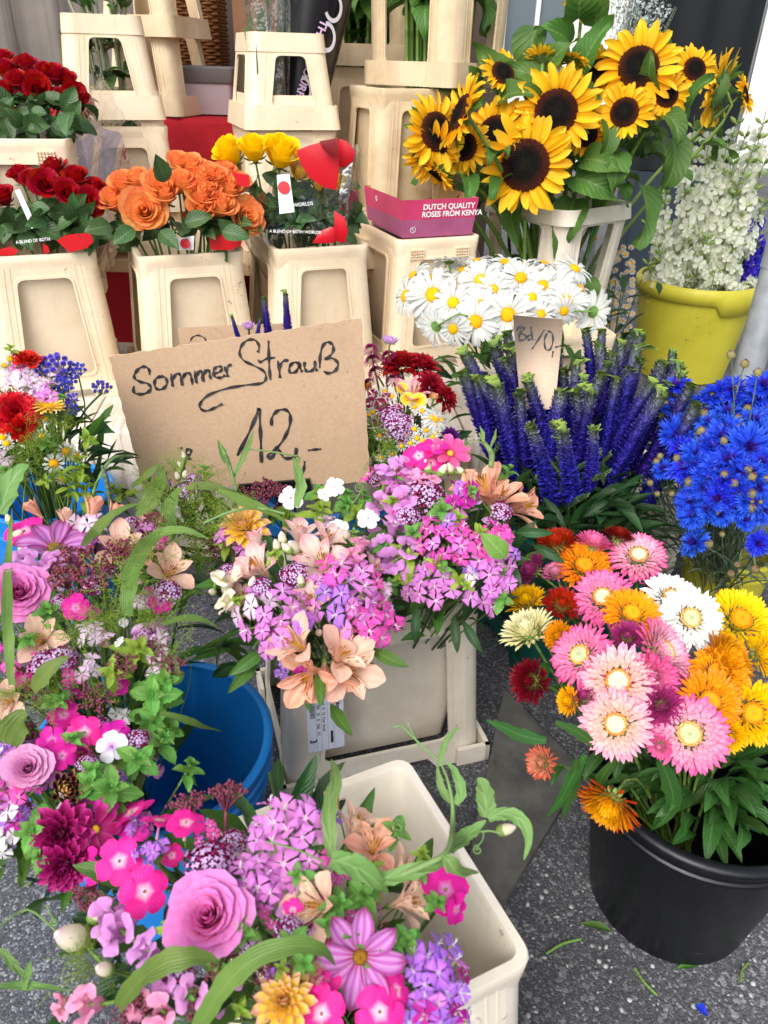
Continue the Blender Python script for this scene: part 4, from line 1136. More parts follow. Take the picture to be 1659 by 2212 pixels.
# --- grey storage box, wicker basket, brown box
gb = at(432, 232, Y=3.52)
t = thing('storage_box', 'grey plastic storage box with a darker lid on the red counter', 'box', (gb.x, 3.62, RZc + .002))
b_ = MB(); sweep(b_, [(.125, .09, .015, .004), (.135, .10, .015, .115)]); part('body', b_.build('body', plain('grey_lilac_plastic', '#a79aa0', .5), sharp=40), t)
b_ = MB(); sweep(b_, [(.142, .106, .015, .117), (.146, .11, .015, .13), (.146, .11, .015, .168), (.138, .10, .012, .175)]); part('lid', b_.build('lid', plain('dark_grey_plastic', '#5e5a5a', .5), sharp=40), t)
bsk = at(405, 80, Y=3.95)
basket = thing('wicker_basket', 'square brown wicker basket standing behind the stacked collars', 'basket', (bsk.x - .02, 4.05, 1.18))
M_WICK = plain('wicker', '#8a5526', .6, .3, c2='#5d3716', vscale=30)
wm = []
for ph in (0, 1):
    b_ = MB(); pts = []
    lp = rrect(.155, .12, .03, 5)
    m_ = 96; per = lp + [lp[0]]; acc = [0]
    for i in range(len(lp)): acc.append(acc[-1] + math.dist(per[i], per[i + 1]))
    for i in range(m_ + 1):
        d_ = acc[-1] * i / m_; k = max(j for j in range(len(acc)) if acc[j] <= d_ + 1e-9); k = min(k, len(lp) - 1); f = (d_ - acc[k]) / max(1e-6, acc[k + 1] - acc[k])
        x = per[k][0] + (per[k + 1][0] - per[k][0]) * f; y = per[k][1] + (per[k + 1][1] - per[k][1]) * f; s = 1 + .035 * math.cos(math.pi * (i / 3 + ph)); pts.append((x * s, y * s, 0))
    b_.tube(pts, .0062, 5, cap=False); wm.append(b_.build('strand', M_WICK))
for i in range(30): part('strand', wm[i % 2], basket, T(0, 0, .012 + i * .0125) @ SCL((1, 1, 1.15)))
b_ = MB()
for i in range(32):
    lp = rrect(.153, .118, .03, 7); q = lp[i]; b_.tube([(q[0], q[1], 0), (q[0], q[1], .39)], .005, 5)
part('stakes', b_.build('stakes', M_WICK), basket)
b_ = MB(); b_.tube([(x, y, .395) for x, y in rrect(.16, .125, .03, 5)] + [(.16, .095, .395)], .013, 6); part('rim', b_.build('rim', M_WICK), basket)
b_ = MB(); b_.box((-.15, -.115, .002), (.15, .115, .012)); part('bottom', b_.build('bottom', M_WICK), basket)
b_ = MB(); b_.box((-.3, -.2, 0), (.45, .2, 1.17)); tag(part('plinth', b_.build('plinth', plain('dark_brown_board', '#3c2a22', .7), smooth=False), None, T(bsk.x, 4.12, 0)), 'dark brown plinth carrying the wicker basket', 'plinth')
bb = at(545, 60, Y=3.75)
t = thing('cardboard_box', 'tall plain brown cardboard box beside the wicker basket', 'box', (bb.x + .06, 3.86, RZc + .002))
b_ = MB(); b_.box((-.14, -.10, 0), (.14, .10, .42)); part('carton', b_.build('carton', plain('brown_card', '#8a6448', .85, c2='#7a563c', vscale=9), smooth=False), t)
b_ = MB(); b_.box((-.02, -.1015, .0), (.02, -.1005, .42)); part('seam_tape', b_.build('seam_tape', plain('brown_tape', '#6f4c34', .4)), t)

# --- backdrop: tent side, far wall, dark awning, pole
def gauze():
    m, n, l, b = newmat('grey_mesh_curtain')
    nz = noise(n, l, 5.0, 3); col = mixc(n, l, nz, C('#5a5651'), C('#8b867f')); l.new(col, b.inputs['Base Color']); b.inputs['Roughness'].default_value = .9
    w = n.new('ShaderNodeTexWave'); w.inputs['Scale'].default_value = 3.0; w.inputs['Distortion'].default_value = 2.0
    bump(n, l, w.outputs['Fac'], b, .4, .02); return m
b_ = MB(); xs = np.linspace(-2.6, -.95, 60); P = np.zeros((2, 60, 3))
for j, x in enumerate(xs):
    for i, z in enumerate((.0, 2.4)): P[i, j] = (x, 4.35 + .03 * math.sin(x * 24) + .015 * math.sin(x * 51), z)
b_.grid(P); tag(part('curtain', b_.build('curtain', gauze())), 'grey mesh curtain behind the upper red roses', 'curtain')
b_ = MB(); b_.box((-1.1, -.02, 0), (.62, .02, 2.3)); tag(part('partition', b_.build('partition', plain('dark_brown_wall', '#4a3a32', .8, c2='#3a2d27', vscale=3), smooth=False), None, T(-.10, 4.50, 0)), 'dark brown partition behind the basket and cardboard box', 'partition')
aw = at(1500, 70, Y=5.6)
t = thing('black_awning', 'large black stall sheet hanging behind the sunflowers', 'awning', (aw.x, 5.6, 0))
b_ = MB(); P = np.zeros((8, 24, 3))
for i in range(8):
    for j in range(24): P[i, j] = (-.40 + .80 * j / 23, .02 * math.sin(j * .9) + .01 * math.sin(i), .72 + 1.4 * i / 7)
b_.grid(P); part('sheet', b_.build('sheet', plain('black_fabric', '#1b1f22', .8, .3)), t)
for sx in (-.41, .41):
    b_ = MB(); b_.tube([(sx, .03, 0), (sx, .03, 2.2)], .015, 8); part('post', b_.build('post', plain('steel_grey', '#8a8d90')), t)
t = thing('crate', 'dark blue stacked crate under the black stall sheet', 'crate', (aw.x + .1, 5.75, 0))
b_ = MB(); sweep(b_, [(.3, .2, .02, 0), (.32, .22, .02, .72), (.30, .20, .02, .72), (.29, .19, .02, .1)]); part('tub', b_.build('tub', plain('dark_blue_plastic', '#2a3440', .5), sharp=40), t)
wall = thing('building', 'pale sunlit building front far behind the stall', 'building', (2, 13, 0))
M_PL = plain('white_plaster', '#f1efe9', .8, .2, c2='#e4e0d8', vscale=2)
b_ = MB()
hol = []
for i in range(-3, 4):
    for z0, z1 in ((.9, 2.5), (3.6, 5.2)): hol.append([(i * 2.2 - .5, z0), (i * 2.2 - .5, z1), (i * 2.2 + .5, z1), (i * 2.2 + .5, z0)])
b_.plate([(-9, 0), (9, 0), (9, 7), (-9, 7)], hol, .3, RX(math.pi / 2)); part('wall', b_.build('wall', M_PL, smooth=False), wall)
for i in range(-3, 4):
    for z0 in (.9, 3.6):
        b_ = MB(); b_.box((-.5, .18, z0), (.5, .2, z0 + 1.6)); o = part('window', b_.build('window', plain('window_glass', '#5c6a72', .08, .6), smooth=False), wall, T(i * 2.2, 0, 0))
        b_ = MB(); b_.box((-.5, .12, z0), (-.44, .18, z0 + 1.6)); b_.box((.44, .12, z0), (.5, .18, z0 + 1.6)); b_.box((-.03, .12, z0 + .06), (.03, .18, z0 + 1.54)); b_.box((-.44, .12, z0), (.44, .18, z0 + .06)); b_.box((-.44, .12, z0 + 1.54), (.44, .18, z0 + 1.6)); part('frame', b_.build('frame', M_PL, smooth=False), o)
pl0 = at(1606, 840, Y=2.30); pl1 = at(1680, 575, Y=2.34)
dpl = (pl1 - pl0).normalized(); f0 = pl0 - dpl * (pl0.z / dpl.z)
t = thing('tent_pole', 'brushed metal tent pole standing at the right edge', 'pole', f0)
b_ = MB(); b_.tube([Vector((0, 0, 0)), dpl * .9], .044, 24)
part('tube', b_.build('tube', plain('brushed_aluminium', '#b4b9be', .35, .6, metal=.35, c2='#989ea6', vscale=18)), t)
b_ = MB(); b_.tube([dpl * .82, dpl * 2.3], .0475, 24); part('sleeve', b_.build('sleeve', plain('brushed_aluminium', '#8f959c')), t)
b_ = MB(); b_.lathe([(.1, 0), (.1, .008), (.05, .012), (.05, .03)], 24); part('foot_plate', b_.build('foot_plate', plain('steel_grey', '#8a8d90')), t)

# --- flat rubber plate on the ground
c0, c1, c2, c3 = at(1002, 1905, z=.02), at(1090, 1945, z=.02), at(1262, 1665, z=.02), at(1095, 1520, z=.02)
b_ = MB(); q = [c0, c1, c2, c3 + Vector((0, .05, 0))]
cen_ = sum(q, Vector()) / 4
b_.plate([(p.x - cen_.x, p.y - cen_.y) for p in q], [], .018, T(0, 0, .02))
pl_ = tag(part('rubber_plate', b_.build('rubber_plate', plain('dusty_rubber', '#6e6d68', .8, .3, c2='#4f4e4b', vscale=14, bmp=.2, bscale=80), smooth=False), None, T(cen_.x, cen_.y, 0)), 'flat dark grey rubber plate lying on the asphalt between buckets', 'plate')

# --- ground buckets
def perp(a, b_): d = (b_ - a); d.z = 0; d.normalize(); return d
NB, NF = at(893, 1660, z=.41), at(1128, 2030, z=.41)
dl = perp(NB, NF); nl = Vector((dl.y, -dl.x, 0))                      # towards the left
if nl.x > 0: nl = -nl
mid = (NB + NF) / 2; NC = mid + nl * .145
near_rot = math.atan2(dl.y, dl.x) - math.pi / 2
near = bucket('nearest cream bucket with its empty inside showing, foreground bouquet in it', (NC.x, NC.y, 0), near_rot, M_CREAM2)
MBR, MBL = at(1044, 1634, z=0), at(616, 1728, z=0)
dm = perp(MBL, MBR); mrot = math.atan2(dm.y, dm.x); nm_ = Vector((-dm.y, dm.x, 0))
MC = (MBL + MBR) / 2 + nm_ * .172; print('mid bucket long side', (MBR - MBL).length)
midb = bucket('cream bucket with a paper delivery label, pale pink bouquets in it', (MC.x, MC.y, 0), mrot + math.pi / 2, M_CREAM2, tx=.145, ty=.190, bx=.172, by=.215)
BC = at(330, 1600, z=.34); blue = round_bucket('blue_tub', 'large round blue tub with dark open inside at left', (BC.x, BC.y, 0), .150, .195, .34, M_BLUE, ((.285, .006), (.31, .004)))
KC = at(1512, 1712, z=.27); black = round_bucket('black_tub', 'round black tub on the asphalt holding strawflowers', (KC.x, KC.y, 0), .140, .186, .315, M_BLACKP, ((.285, .003),), roll=.011)
GC = at(1235, 1125, z=.36)
green = bucket('dark green plastic bucket holding the blue speedwell', (GC.x, GC.y + .02, 0), math.radians(20), M_GREENP, H=.36, tx=.15, ty=.15, bx=.165, by=.165, group='coloured buckets')
B2C = at(690, 1085, z=.34); B2C = Vector((B2C.x, B2C.y + .10, 0)); blue2 = round_bucket('blue_tub', 'second blue tub mostly hidden below the big cardboard sign', (B2C.x, B2C.y, 0), .135, .18, .34, M_BLUE, ((.285, .006),))
B6C = at(70, 1080, z=.36); B6C = Vector((B6C.x, B6C.y + .08, 0)); blue3 = round_bucket('blue_tub', 'blue tub at the left edge holding the red and violet bouquet', (B6C.x, B6C.y, 0), .13, .165, .34, M_BLUE, ((.285, .006),))
B5C = at(880, 960, z=.40); bk5 = bucket('cream bucket hidden under the burgundy bouquet beside the sign', (B5C.x, B5C.y + .06, 0), .2, M_CREAM3)
DC = rimfront(1245, 728, .56, math.radians(12)); 
bk_d = bucket('cream bucket full of white daisies', (DC.x, DC.y, .15), math.radians(12), M_CREAM)
b_ = MB(); sweep(b_, [(.19, .22, .02, 0), (.18, .21, .02, .148)]); tag(part('crate', b_.build('crate', M_CREAM3, sharp=40), None, T(DC.x, DC.y, 0) @ RZ(.21)), 'low cream crate under the daisy bucket', 'crate')
SFc = at(1235, 445, Y=2.78); SFC = Vector((SFc.x, 3.02, 0))
bk_s = bucket('cream bucket on the ground holding the sunflower stems', (SFC.x, SFC.y, 0), math.radians(38), M_CREAM3, H=.46, tx=.16, ty=.17, bx=.19, by=.20)
collar('large cream collar with round posts round the sunflower stems', (SFC.x, SFC.y, .462), math.radians(38), .43, .190, .205, .160, .172, M_CREAM2, ch=.06)
YC = at(1510, 600, z=.46); yel = round_bucket('yellow_bucket', 'tall round yellow bucket holding white delphiniums', (YC.x, YC.y, 0), .215, .275, .46, M_YELP, ((.40, .006),), roll=.008)
b_ = MB(); prof_ = []
n_ = 60; P = np.zeros((4, n_, 3))
for j in range(n_):
    a = 2 * math.pi * j / n_; s_ = abs(((a + math.pi / 2 - .45) + math.pi) % (2 * math.pi) - math.pi); low = .395 - .045 * max(0, min(1, (.42 - s_) / .08))
    for i, (rr, z) in enumerate(((.269, low), (.281, low + .003), (.286, .45), (.275, .462))): P[i, j] = (rr * math.cos(a), rr * math.sin(a), z)
b_.grid(P, close=True); part('rim_band', b_.build('rim_band', M_YELP), yel)
CC = at(1590, 1120, z=.34); corn_b = round_bucket('yellow_bucket', 'small yellow bucket hidden under the blue cornflowers', (CC.x + .02, CC.y + .02, 0), .085, .115, .24, M_YELP, ((.20, .004),))
CRC = at(1400, 1235, z=.0); crate_c = bucket('pale cream bucket between the speedwell and the cornflowers', (CRC.x + .03, CRC.y + .16, 0), math.radians(-38), M_CREAM2, H=.30, tx=.10, ty=.13, bx=.12, by=.15)

# --- cardboard sign
def lin(fr, to):
    """projective map from four points to four points"""
    A = []; B = []
    for (x, y), (X, Y_) in zip(fr, to): A += [[x, y, 1, 0, 0, 0, -X * x, -X * y], [0, 0, 0, x, y, 1, -Y_ * x, -Y_ * y]]; B += [X, Y_]
    h = np.linalg.solve(np.array(A, float), np.array(B, float)); return lambda x, y: ((h[0] * x + h[1] * y + h[2]) / (h[6] * x + h[7] * y + 1), (h[3] * x + h[4] * y + h[5]) / (h[6] * x + h[7] * y + 1))
WARP = [0.0]
def warp(x, y): return WARP[0] * (math.sin(x * 7 + 1) * .6 + math.sin(y * 11 + x * 3) * .4)
def ink(strokes, H, th, mat, name, z=.0012):
    out = []
    for st in strokes:
        mb = MB(); w = th
        if isinstance(st[0], (int, float)): w = th * st[0]; st = st[1:]
        pts = [Vector((*H(*p), 0)) for p in st]
        if len(pts) == 1: pts = [pts[0], pts[0] + Vector((.003, -.004, 0))]
        Q = curve_pts(pts, 7); m = len(Q); P = np.zeros((m, 2, 3))
        for i in range(m):
            t_ = (Q[min(i + 1, m - 1)] - Q[max(0, i - 1)]).normalized(); nn = Vector((-t_.y, t_.x, 0)); ww = w * (.75 + .3 * math.sin(i * .7 + len(Q)))
            P[i, 0] = Q[i] + nn * ww; P[i, 1] = Q[i] - nn * ww; P[i, :, 2] = z + .00001 * i + warp(Q[i].x, Q[i].y)
        mb.grid(P); out.append(mb.build('pen_stroke', mat))
    return out
SY = 1.58
cs = [at(u, v, Y=SY) for u, v in ((229, 774), (780, 690), (800, 1035), (312, 1052))]
ex = ((cs[1] - cs[0]).normalized() + (cs[2] - cs[3]).normalized()).normalized(); ez = Vector((0, 0.10, 1)); ez = (ez - ex * ez.dot(ex)).normalized(); ey = ez.cross(ex)
SW = ((cs[1] - cs[0]).length + (cs[2] - cs[3]).length) / 2; SH = ((cs[0] - cs[3]).length + (cs[1] - cs[2]).length) / 2
sc = sum(cs, Vector()) / 4
Msign = T(sc) @ Matrix((ex, ez, -ey)).transposed().to_4x4()
sg = thing('cardboard_sign', 'large brown cardboard sign handwritten Sommer Strauß 12,- standing above the bouquets', 'sign')
sg.matrix_basis = Msign
loc2 = [Msign.inverted() @ c for c in cs]
b_ = MB(); oc = [(loc2[3].x, loc2[3].y), (loc2[2].x, loc2[2].y), (loc2[1].x, loc2[1].y), (loc2[0].x, loc2[0].y)]
WARP[0] = .006; NU, NVV = 30, 18; rw = random.Random(2)
for zz, fl_ in ((0, 1), (-.004, -1)):
    P = np.zeros((NVV + 1, NU + 1, 3))
    for i in range(NVV + 1):
        for j in range(NU + 1):
            s_, t_ = j / NU, i / NVV; lo = Vector(oc[0]).lerp(Vector(oc[1]), s_); hi = Vector(oc[3]).lerp(Vector(oc[2]), s_); q = lo.lerp(hi, t_)
            if zz == 0: rj = rw.uniform(-.0012, .0012)
            e_ = (.0016 * math.sin(j * 2.3 + i) if i in (0, NVV) else 0); P[i, j] = (q.x + (.0013 * math.sin(i * 2.7) if j in (0, NU) else 0), q.y + e_, zz + warp(q.x, q.y))
    b_.grid(P)
    if zz == 0: Pf = P
    else:
        for a_, c_ in ((Pf[0], P[0]), (Pf[-1], P[-1]), (Pf[:, 0], P[:, 0]), (Pf[:, -1], P[:, -1])): b_.grid(np.stack([a_, c_]), None, 1)
part('card', b_.build('card', [M_CARD, M_CARDEDGE], sharp=40), sg)
Hs = lin([(458, 548), (1560, 380), (1600, 1070), (625, 1105)], [oc[3], oc[2], oc[1], oc[0]])
ST = [[(640, 625), (638, 603), (620, 590), (596, 596), (576, 620), (576, 640), (600, 654), (634, 662), (648, 682), (632, 700), (598, 707), (573, 698), (574, 672)],
      [(692, 630), (670, 640), (663, 664), (676, 685), (702, 682), (718, 660), (710, 635), (692, 630)],
      [(735, 618), (739, 645), (742, 672), (744, 642), (758, 620), (774, 622), (781, 645), (784, 668), (786, 640), (800, 616), (817, 618), (826, 640), (829, 664)],
      [(838, 606), (842, 632), (846, 656), (848, 628), (858, 606), (868, 610), (873, 634), (876, 650), (878, 624), (890, 601), (901, 606), (906, 626), (909, 641)],
      [(922, 616), (945, 610), (958, 597), (948, 586), (928, 592), (920, 614), (932, 632), (956, 632), (972, 622)],
      [(968, 585), (976, 608), (984, 628), (978, 604), (982, 586), (1000, 577)],
      [.9, (1112, 526), (1117, 500), (1100, 474), (1068, 473), (1042, 495), (1033, 530), (1052, 560), (1098, 582), (1140, 606), (1149, 636), (1128, 656), (1060, 664), (975, 680), (900, 708), (866, 742), (868, 766), (895, 774), (930, 760), (962, 744)],
      [(1157, 475), (1160, 540), (1164, 600), (1169, 643)], [.9, (1113, 556), (1124, 566), (1150, 553), (1188, 547)],
      [(1200, 560), (1206, 600), (1210, 633), (1208, 590), (1222, 563), (1246, 558)],
      [(1292, 572), (1268, 568), (1250, 588), (1254, 610), (1276, 608), (1290, 586), (1294, 568), (1296, 590), (1306, 608)],
      [(1316, 565), (1316, 590), (1328, 606), (1350, 600), (1360, 578), (1360, 560), (1362, 588), (1370, 604)],
      [(1381, 592), (1382, 545), (1392, 500), (1414, 482), (1436, 494), (1438, 520), (1420, 545), (1402, 552), (1436, 550), (1459, 572), (1450, 600), (1420, 613), (1398, 604)],
      [1.25, (1030, 962), (1072, 880), (1105, 805), (1120, 765), (1127, 840), (1131, 910), (1135, 990)],
      [1.15, (1176, 836), (1178, 800), (1202, 772), (1236, 768), (1256, 792), (1252, 840), (1226, 895), (1190, 938), (1164, 958), (1170, 974), (1192, 950), (1200, 925), (1214, 944), (1236, 970), (1276, 962), (1284, 926)],
      [1.0, (1334, 938), (1362, 934), (1391, 932)], [1.0, (1320, 982), (1318, 1010), (1312, 1036)],
      [(786, 930), (789, 937)], [(797, 955), (803, 985), (800, 1012), (788, 1028)], [(808, 968), (826, 958), (828, 940), (814, 938), (807, 958), (812, 976), (831, 975)]]
for me_ in ink(ST, Hs, .0036, M_INK, 'handwriting'): part('pen_stroke', me_, sg)
WARP[0] = 0.0
b_ = MB(); bx0 = Hs(1040, 1082); bx1 = Hs(1345, 1058)
b_.box((bx0[0], bx0[1] - .030, -.012), (bx1[0], bx1[1] + .004, .010)); b_.box((bx0[0] + .02, bx0[1] - .03, -.02), (bx1[0] - .02, bx1[1] - .004, .002))
cl = thing('sign_holder', 'black plastic clip holding the big cardboard sign from below', 'sign holder'); cl.matrix_basis = Msign @ T(0, -.001, 0)
part('clip', b_.build('clip', M_BLACK, smooth=False), cl)
b_ = MB(); px_ = (bx0[0] + bx1[0]) / 2; b_.tube([(px_, bx0[1] - .02, -.008), (px_ + .004, bx0[1] - .30, -.01)], .006, 8); part('rod', b_.build('rod', M_BLACK), cl)
# --- card behind the sign and small price tag
c2_ = thing('cardboard_sign', 'second cardboard sign mostly hidden behind the large one', 'sign'); c2_.matrix_basis = T(at(505, 735, Y=1.80)) @ RX(math.radians(84)) @ RZ(math.radians(4))
b_ = MB(); b_.box((-.13, -.18, -.002), (.13, .035, .002)); part('card', b_.build('card', M_CARD, smooth=False), c2_)
for me_ in ink([[(-.105, .002), (-.098, .012), (-.084, .016), (-.070, .010), (-.066, .0)]], lambda x, y: (x, y), .002, M_INK, 'handwriting', .0032): part('pen_stroke', me_, c2_)
TY_ = GC.y + .03
ts = [at(u, v, Y=TY_) for u, v in ((1108, 681), (1218, 691), (1211, 830), (1131, 830))]
tx_ = (ts[1] - ts[0]).normalized(); tz_ = Vector((0, .02, 1)); tz_ = (tz_ - tx_ * tz_.dot(tx_)).normalized(); ty_ = tz_.cross(tx_); tc_ = sum(ts, Vector()) / 4
Mt = T(tc_) @ Matrix((tx_, tz_, -ty_)).transposed().to_4x4(); tg = thing('price_tag', 'small cardboard price tag reading Bd. 10,- stuck among the speedwell', 'price tag'); tg.matrix_basis = Mt
tl = [Mt.inverted() @ c for c in ts]; ot = [(tl[3].x, tl[3].y), (tl[2].x, tl[2].y), (tl[1].x, tl[1].y), (tl[0].x, tl[0].y)]
b_ = MB(); b_.plate([(ot[0][0] + .004, ot[0][1] - .06), (ot[1][0] - .002, ot[1][1] - .06), ot[2], ot[3]], [], .003); part('card', b_.build('card', plain('pale_cardboard', '#dcc4ae', .85, .15, c2='#d0b69e', vscale=200)), tg)
Ht = lin([(558, 365), (778, 385), (764, 664), (605, 664)], [ot[3], ot[2], ot[1], ot[0]])
for me_ in ink([[(592, 420), (587, 450), (583, 474)], [(573, 432), (590, 414), (608, 424), (592, 443), (614, 452), (610, 470), (584, 474)], [(638, 450), (624, 456), (626, 472), (640, 464)], [(637, 415), (639, 445), (645, 474)], [(652, 470), (653, 472)],
                         [(640, 512), (668, 470), (694, 428)], [(706, 442), (694, 470), (698, 508), (716, 514), (730, 480), (726, 442), (708, 434)], [(731, 520), (727, 546)], [(740, 504), (765, 496)]], Ht, .0022, M_INK2, 'handwriting'): part('pen_stroke', me_, tg)

# --- lettering
FONT = None
def letters(txt, parent, M, h, mat, name='lettering', bold=False, align='LEFT'):
    cu = bpy.data.curves.new(name, 'FONT'); cu.body = txt; cu.size = h; cu.align_x = align; cu.extrude = .0002; cu.materials.append(mat)
    if bold: cu.offset = h * .028
    o_ = bpy.data.objects.new('tmp', cu); me = bpy.data.meshes.new_from_object(o_); bpy.data.objects.remove(o_)
    me.name = name
    return part(name, me, parent, M)
# --- pink printed tray on the bucket
def tray():
    t = thing('cardboard_tray', 'open pink printed cardboard tray reading Dutch quality roses from Kenya', 'tray', (B_KEN.x, B_KEN.y, TZ + .412), ROT)
    b0x, b0y, b1x, b1y, h = .120, .150, .130, .162, .112
    mk = [plain('pink_print', '#cf4470', .5, .3, c2='#c23c68', vscale=20), plain('plum_print', '#ac5c84', .5, .3, c2='#a0527a', vscale=20), plain('card_inside', '#b08a62', .9, .1)]
    for i in range(4):
        a, oa, b, ob = (b0x, b0y, b1x, b1y) if i % 2 == 0 else (b0y, b0x, b1y, b1x)
        R = RZ(i * math.pi / 2); mb = MB()
        def q(z0, z1, off, mat):
            f0, f1 = z0 / h, z1 / h; V = [(-(a + (b - a) * f0), -(oa + (ob - oa) * f0) - off, z0), ((a + (b - a) * f0), -(oa + (ob - oa) * f0) - off, z0), ((a + (b - a) * f1), -(oa + (ob - oa) * f1) - off, z1), (-(a + (b - a) * f1), -(oa + (ob - oa) * f1) - off, z1)]
            mb.add(V, [(0, 1, 2, 3)], None, mat)
        q(0, h * .47, 0, 1); q(h * .47, h, 0, 0); q(0, h, -.003, 2)
        f = part('side_panel', mb.build('side_panel', mk, smooth=False), t, R)
        if i == 0:
            sl = math.atan2(ob - oa, h); Mf = T(0, -oa - .001, 0) @ RX(math.pi / 2 + sl)
            letters('DUTCH QUALITY', f, Mf @ T(-.060, .083, .0008), .0225, M_WHITEINK, bold=True); letters('ROSES FROM KENYA', f, Mf @ T(-.062, .061, .0008), .0225, M_WHITEINK, bold=True)
            rb = MB(); rb.lathe([(.0095, 0), (.0095, .0006), (.0080, .0006), (.0080, 0)], 20, 0, Mf @ T(-.088, .024, .0008)); rb.box((-.001, -.006, 0), (.001, .006, .0006), 0, Mf @ T(-.088, .024, .0008) @ RZ(.5)); part('emblem', rb.build('emblem', M_WHITEINK), f)
        if i == 3:
            Mf = T(0, -oa - .001, 0) @ RX(math.pi / 2 + math.atan2(ob - oa, h)); rb = MB(); rb.lathe([(.0085, .0004), (.004, .0006)], 16, 0, Mf @ T(-.05, .088, .0008)); part('emblem', rb.build('emblem', M_WHITEINK), f)
    mb = MB(); mb.box((-b0x, -b0y, .001), (b0x, b0y, .004)); part('bottom', mb.build('bottom', mk[2], smooth=False), t)
tray()
# --- delivery label on the middle bucket
def delivery():
    # lies on the corner leg of the long side that faces the camera
    H = .41; slope = math.atan2(.03, H)
    M = RZ(-math.pi / 2) @ T(-.135, -.177, .225) @ RX(math.pi / 2 - slope * .95) @ T(0, 0, .0085)
    lb = MB(); lb.box((-.036, -.082, 0), (.036, .072, .0006)); s = part('paper_label', lb.build('paper_label', plain('label_paper', '#dfe4f6', .5, .4), smooth=False), midb, M)
    R = RZ(-math.pi / 2)
    for txt, x, y, h in (('Red Ribbon 35', .021, .070, .0125), ('gers', .011, .046, .007), ('Totaal  S1  S2  Fust  Kwal', -.006, .052, .0082), ('50   0   300   35   0   566   A1', -.017, .064, .0088), ('3', -.032, -.050, .019)):
        letters(txt, s, T(x, y, .0008) @ R, h, M_INK, bold=h > .011)
    bc = MB(); rr = random.Random(5); y = .066
    while y > .002:
        w = rr.choice((.0006, .0011, .0018)); bc.box((-.030, y - w, .0006), (-.020, y, .0009)); y -= w + rr.choice((.0007, .0012))
    part('barcode', bc.build('barcode', M_INK, smooth=False), s)
    bc = MB(); bc.box((.009, -.066, .0006), (.014, -.036, .0009)); part('print_block', bc.build('print_block', M_INK, smooth=False), s)
    bc = MB()
    for x in (.016, .004, -.0085, -.0185): bc.box((x - .0002, -.078, .0006), (x + .0002, .070, .0008))
    part('ruled_lines', bc.build('ruled_lines', M_INK2, smooth=False), s)
delivery()
# ------------------------------------------------------------------ flowers
RNG = random.Random(11)
def camdir(f, pos):
    """facing given as right / up / towards the viewer"""
    t = (CAM - Vector(pos)).normalized(); r = t.cross(Vector((0, 0, 1))).normalized() * -1; u = r.cross(t) * -1
    if u.z < 0: u = -u
    return (r * f[0] + u * f[1] + t * f[2]).normalized()
class Dome:
    """the rounded outside of a bunch of flowers"""
    def __init__(s, u, v, z, rx, ry, rz): s.c = at(u, v, z=z) - Vector((0, 0, rz * .55)); s.r = Vector((rx, ry, rz))
    def move(s, c): s.c = c; return s
    def hit(s, u, v, sink=0.0):
        d = ray(u, v).normalized(); o = CAM - s.c; k = 1 - sink
        O = Vector([o[i] / (s.r[i] * k) for i in range(3)]); D = Vector([d[i] / (s.r[i] * k) for i in range(3)])
        a, b, c = D.dot(D), 2 * O.dot(D), O.dot(O) - 1; q = b * b - 4 * a * c
        t = (-b - math.sqrt(q)) / (2 * a) if q > 0 else -b / (2 * a)
        p = CAM + d * t; e = p - s.c; n_ = Vector([e[i] / s.r[i] ** 2 for i in range(3)]).normalized(); return p, n_
def facing(p, n_, f=None, j=.22, up=.25):
    if f: return camdir(f, p)
    t = (CAM - p).normalized(); return (n_ * .55 + t * .35 + Vector((0, 0, up)) + Vector((RNG.gauss(0, j), RNG.gauss(0, j), RNG.gauss(0, j * .5)))).normalized()
def scatter_leaves(parent, dome, n, kinds, L, sink=(.05, .5), base=None, top=True):
    for i in range(n):
        a = RNG.uniform(0, 6.28); el = RNG.uniform(-.25, 1.0); d = Vector((math.cos(a) * math.cos(el), math.sin(a) * math.cos(el), math.sin(el))); k = 1 - RNG.uniform(*sink)
        p = dome.c + Vector([d[i] * dome.r[i] * k for i in range(3)])
        out = (Vector((d.x, d.y, .15 + RNG.uniform(-.3, .7))) + Vector((RNG.gauss(0, .35), RNG.gauss(0, .35), RNG.gauss(0, .2)))).normalized()
        nr = Vector((RNG.gauss(0, .4), RNG.gauss(0, .4), 1))
        k_ = RNG.choice(kinds); ln = RNG.uniform(*L); part('leaf', leafmesh(k_, RNG.randrange(4)), parent, along(p - out * ln * .4, out, nr, ln))
def inner_stems(parent, dome, foot, n, mat=G_STEMD, r=.0025):
    for i in range(n):
        a = RNG.uniform(0, 6.28); k = RNG.uniform(.1, .8); p = dome.c + Vector((math.cos(a) * dome.r.x * k, math.sin(a) * dome.r.y * k, dome.r.z * RNG.uniform(-.1, .5)))
        stem(parent, p, (p - foot).normalized() + Vector((0, 0, .3)), foot + Vector((RNG.gauss(0, .02), RNG.gauss(0, .02), 0)), r, mat, n=5, segs=5)

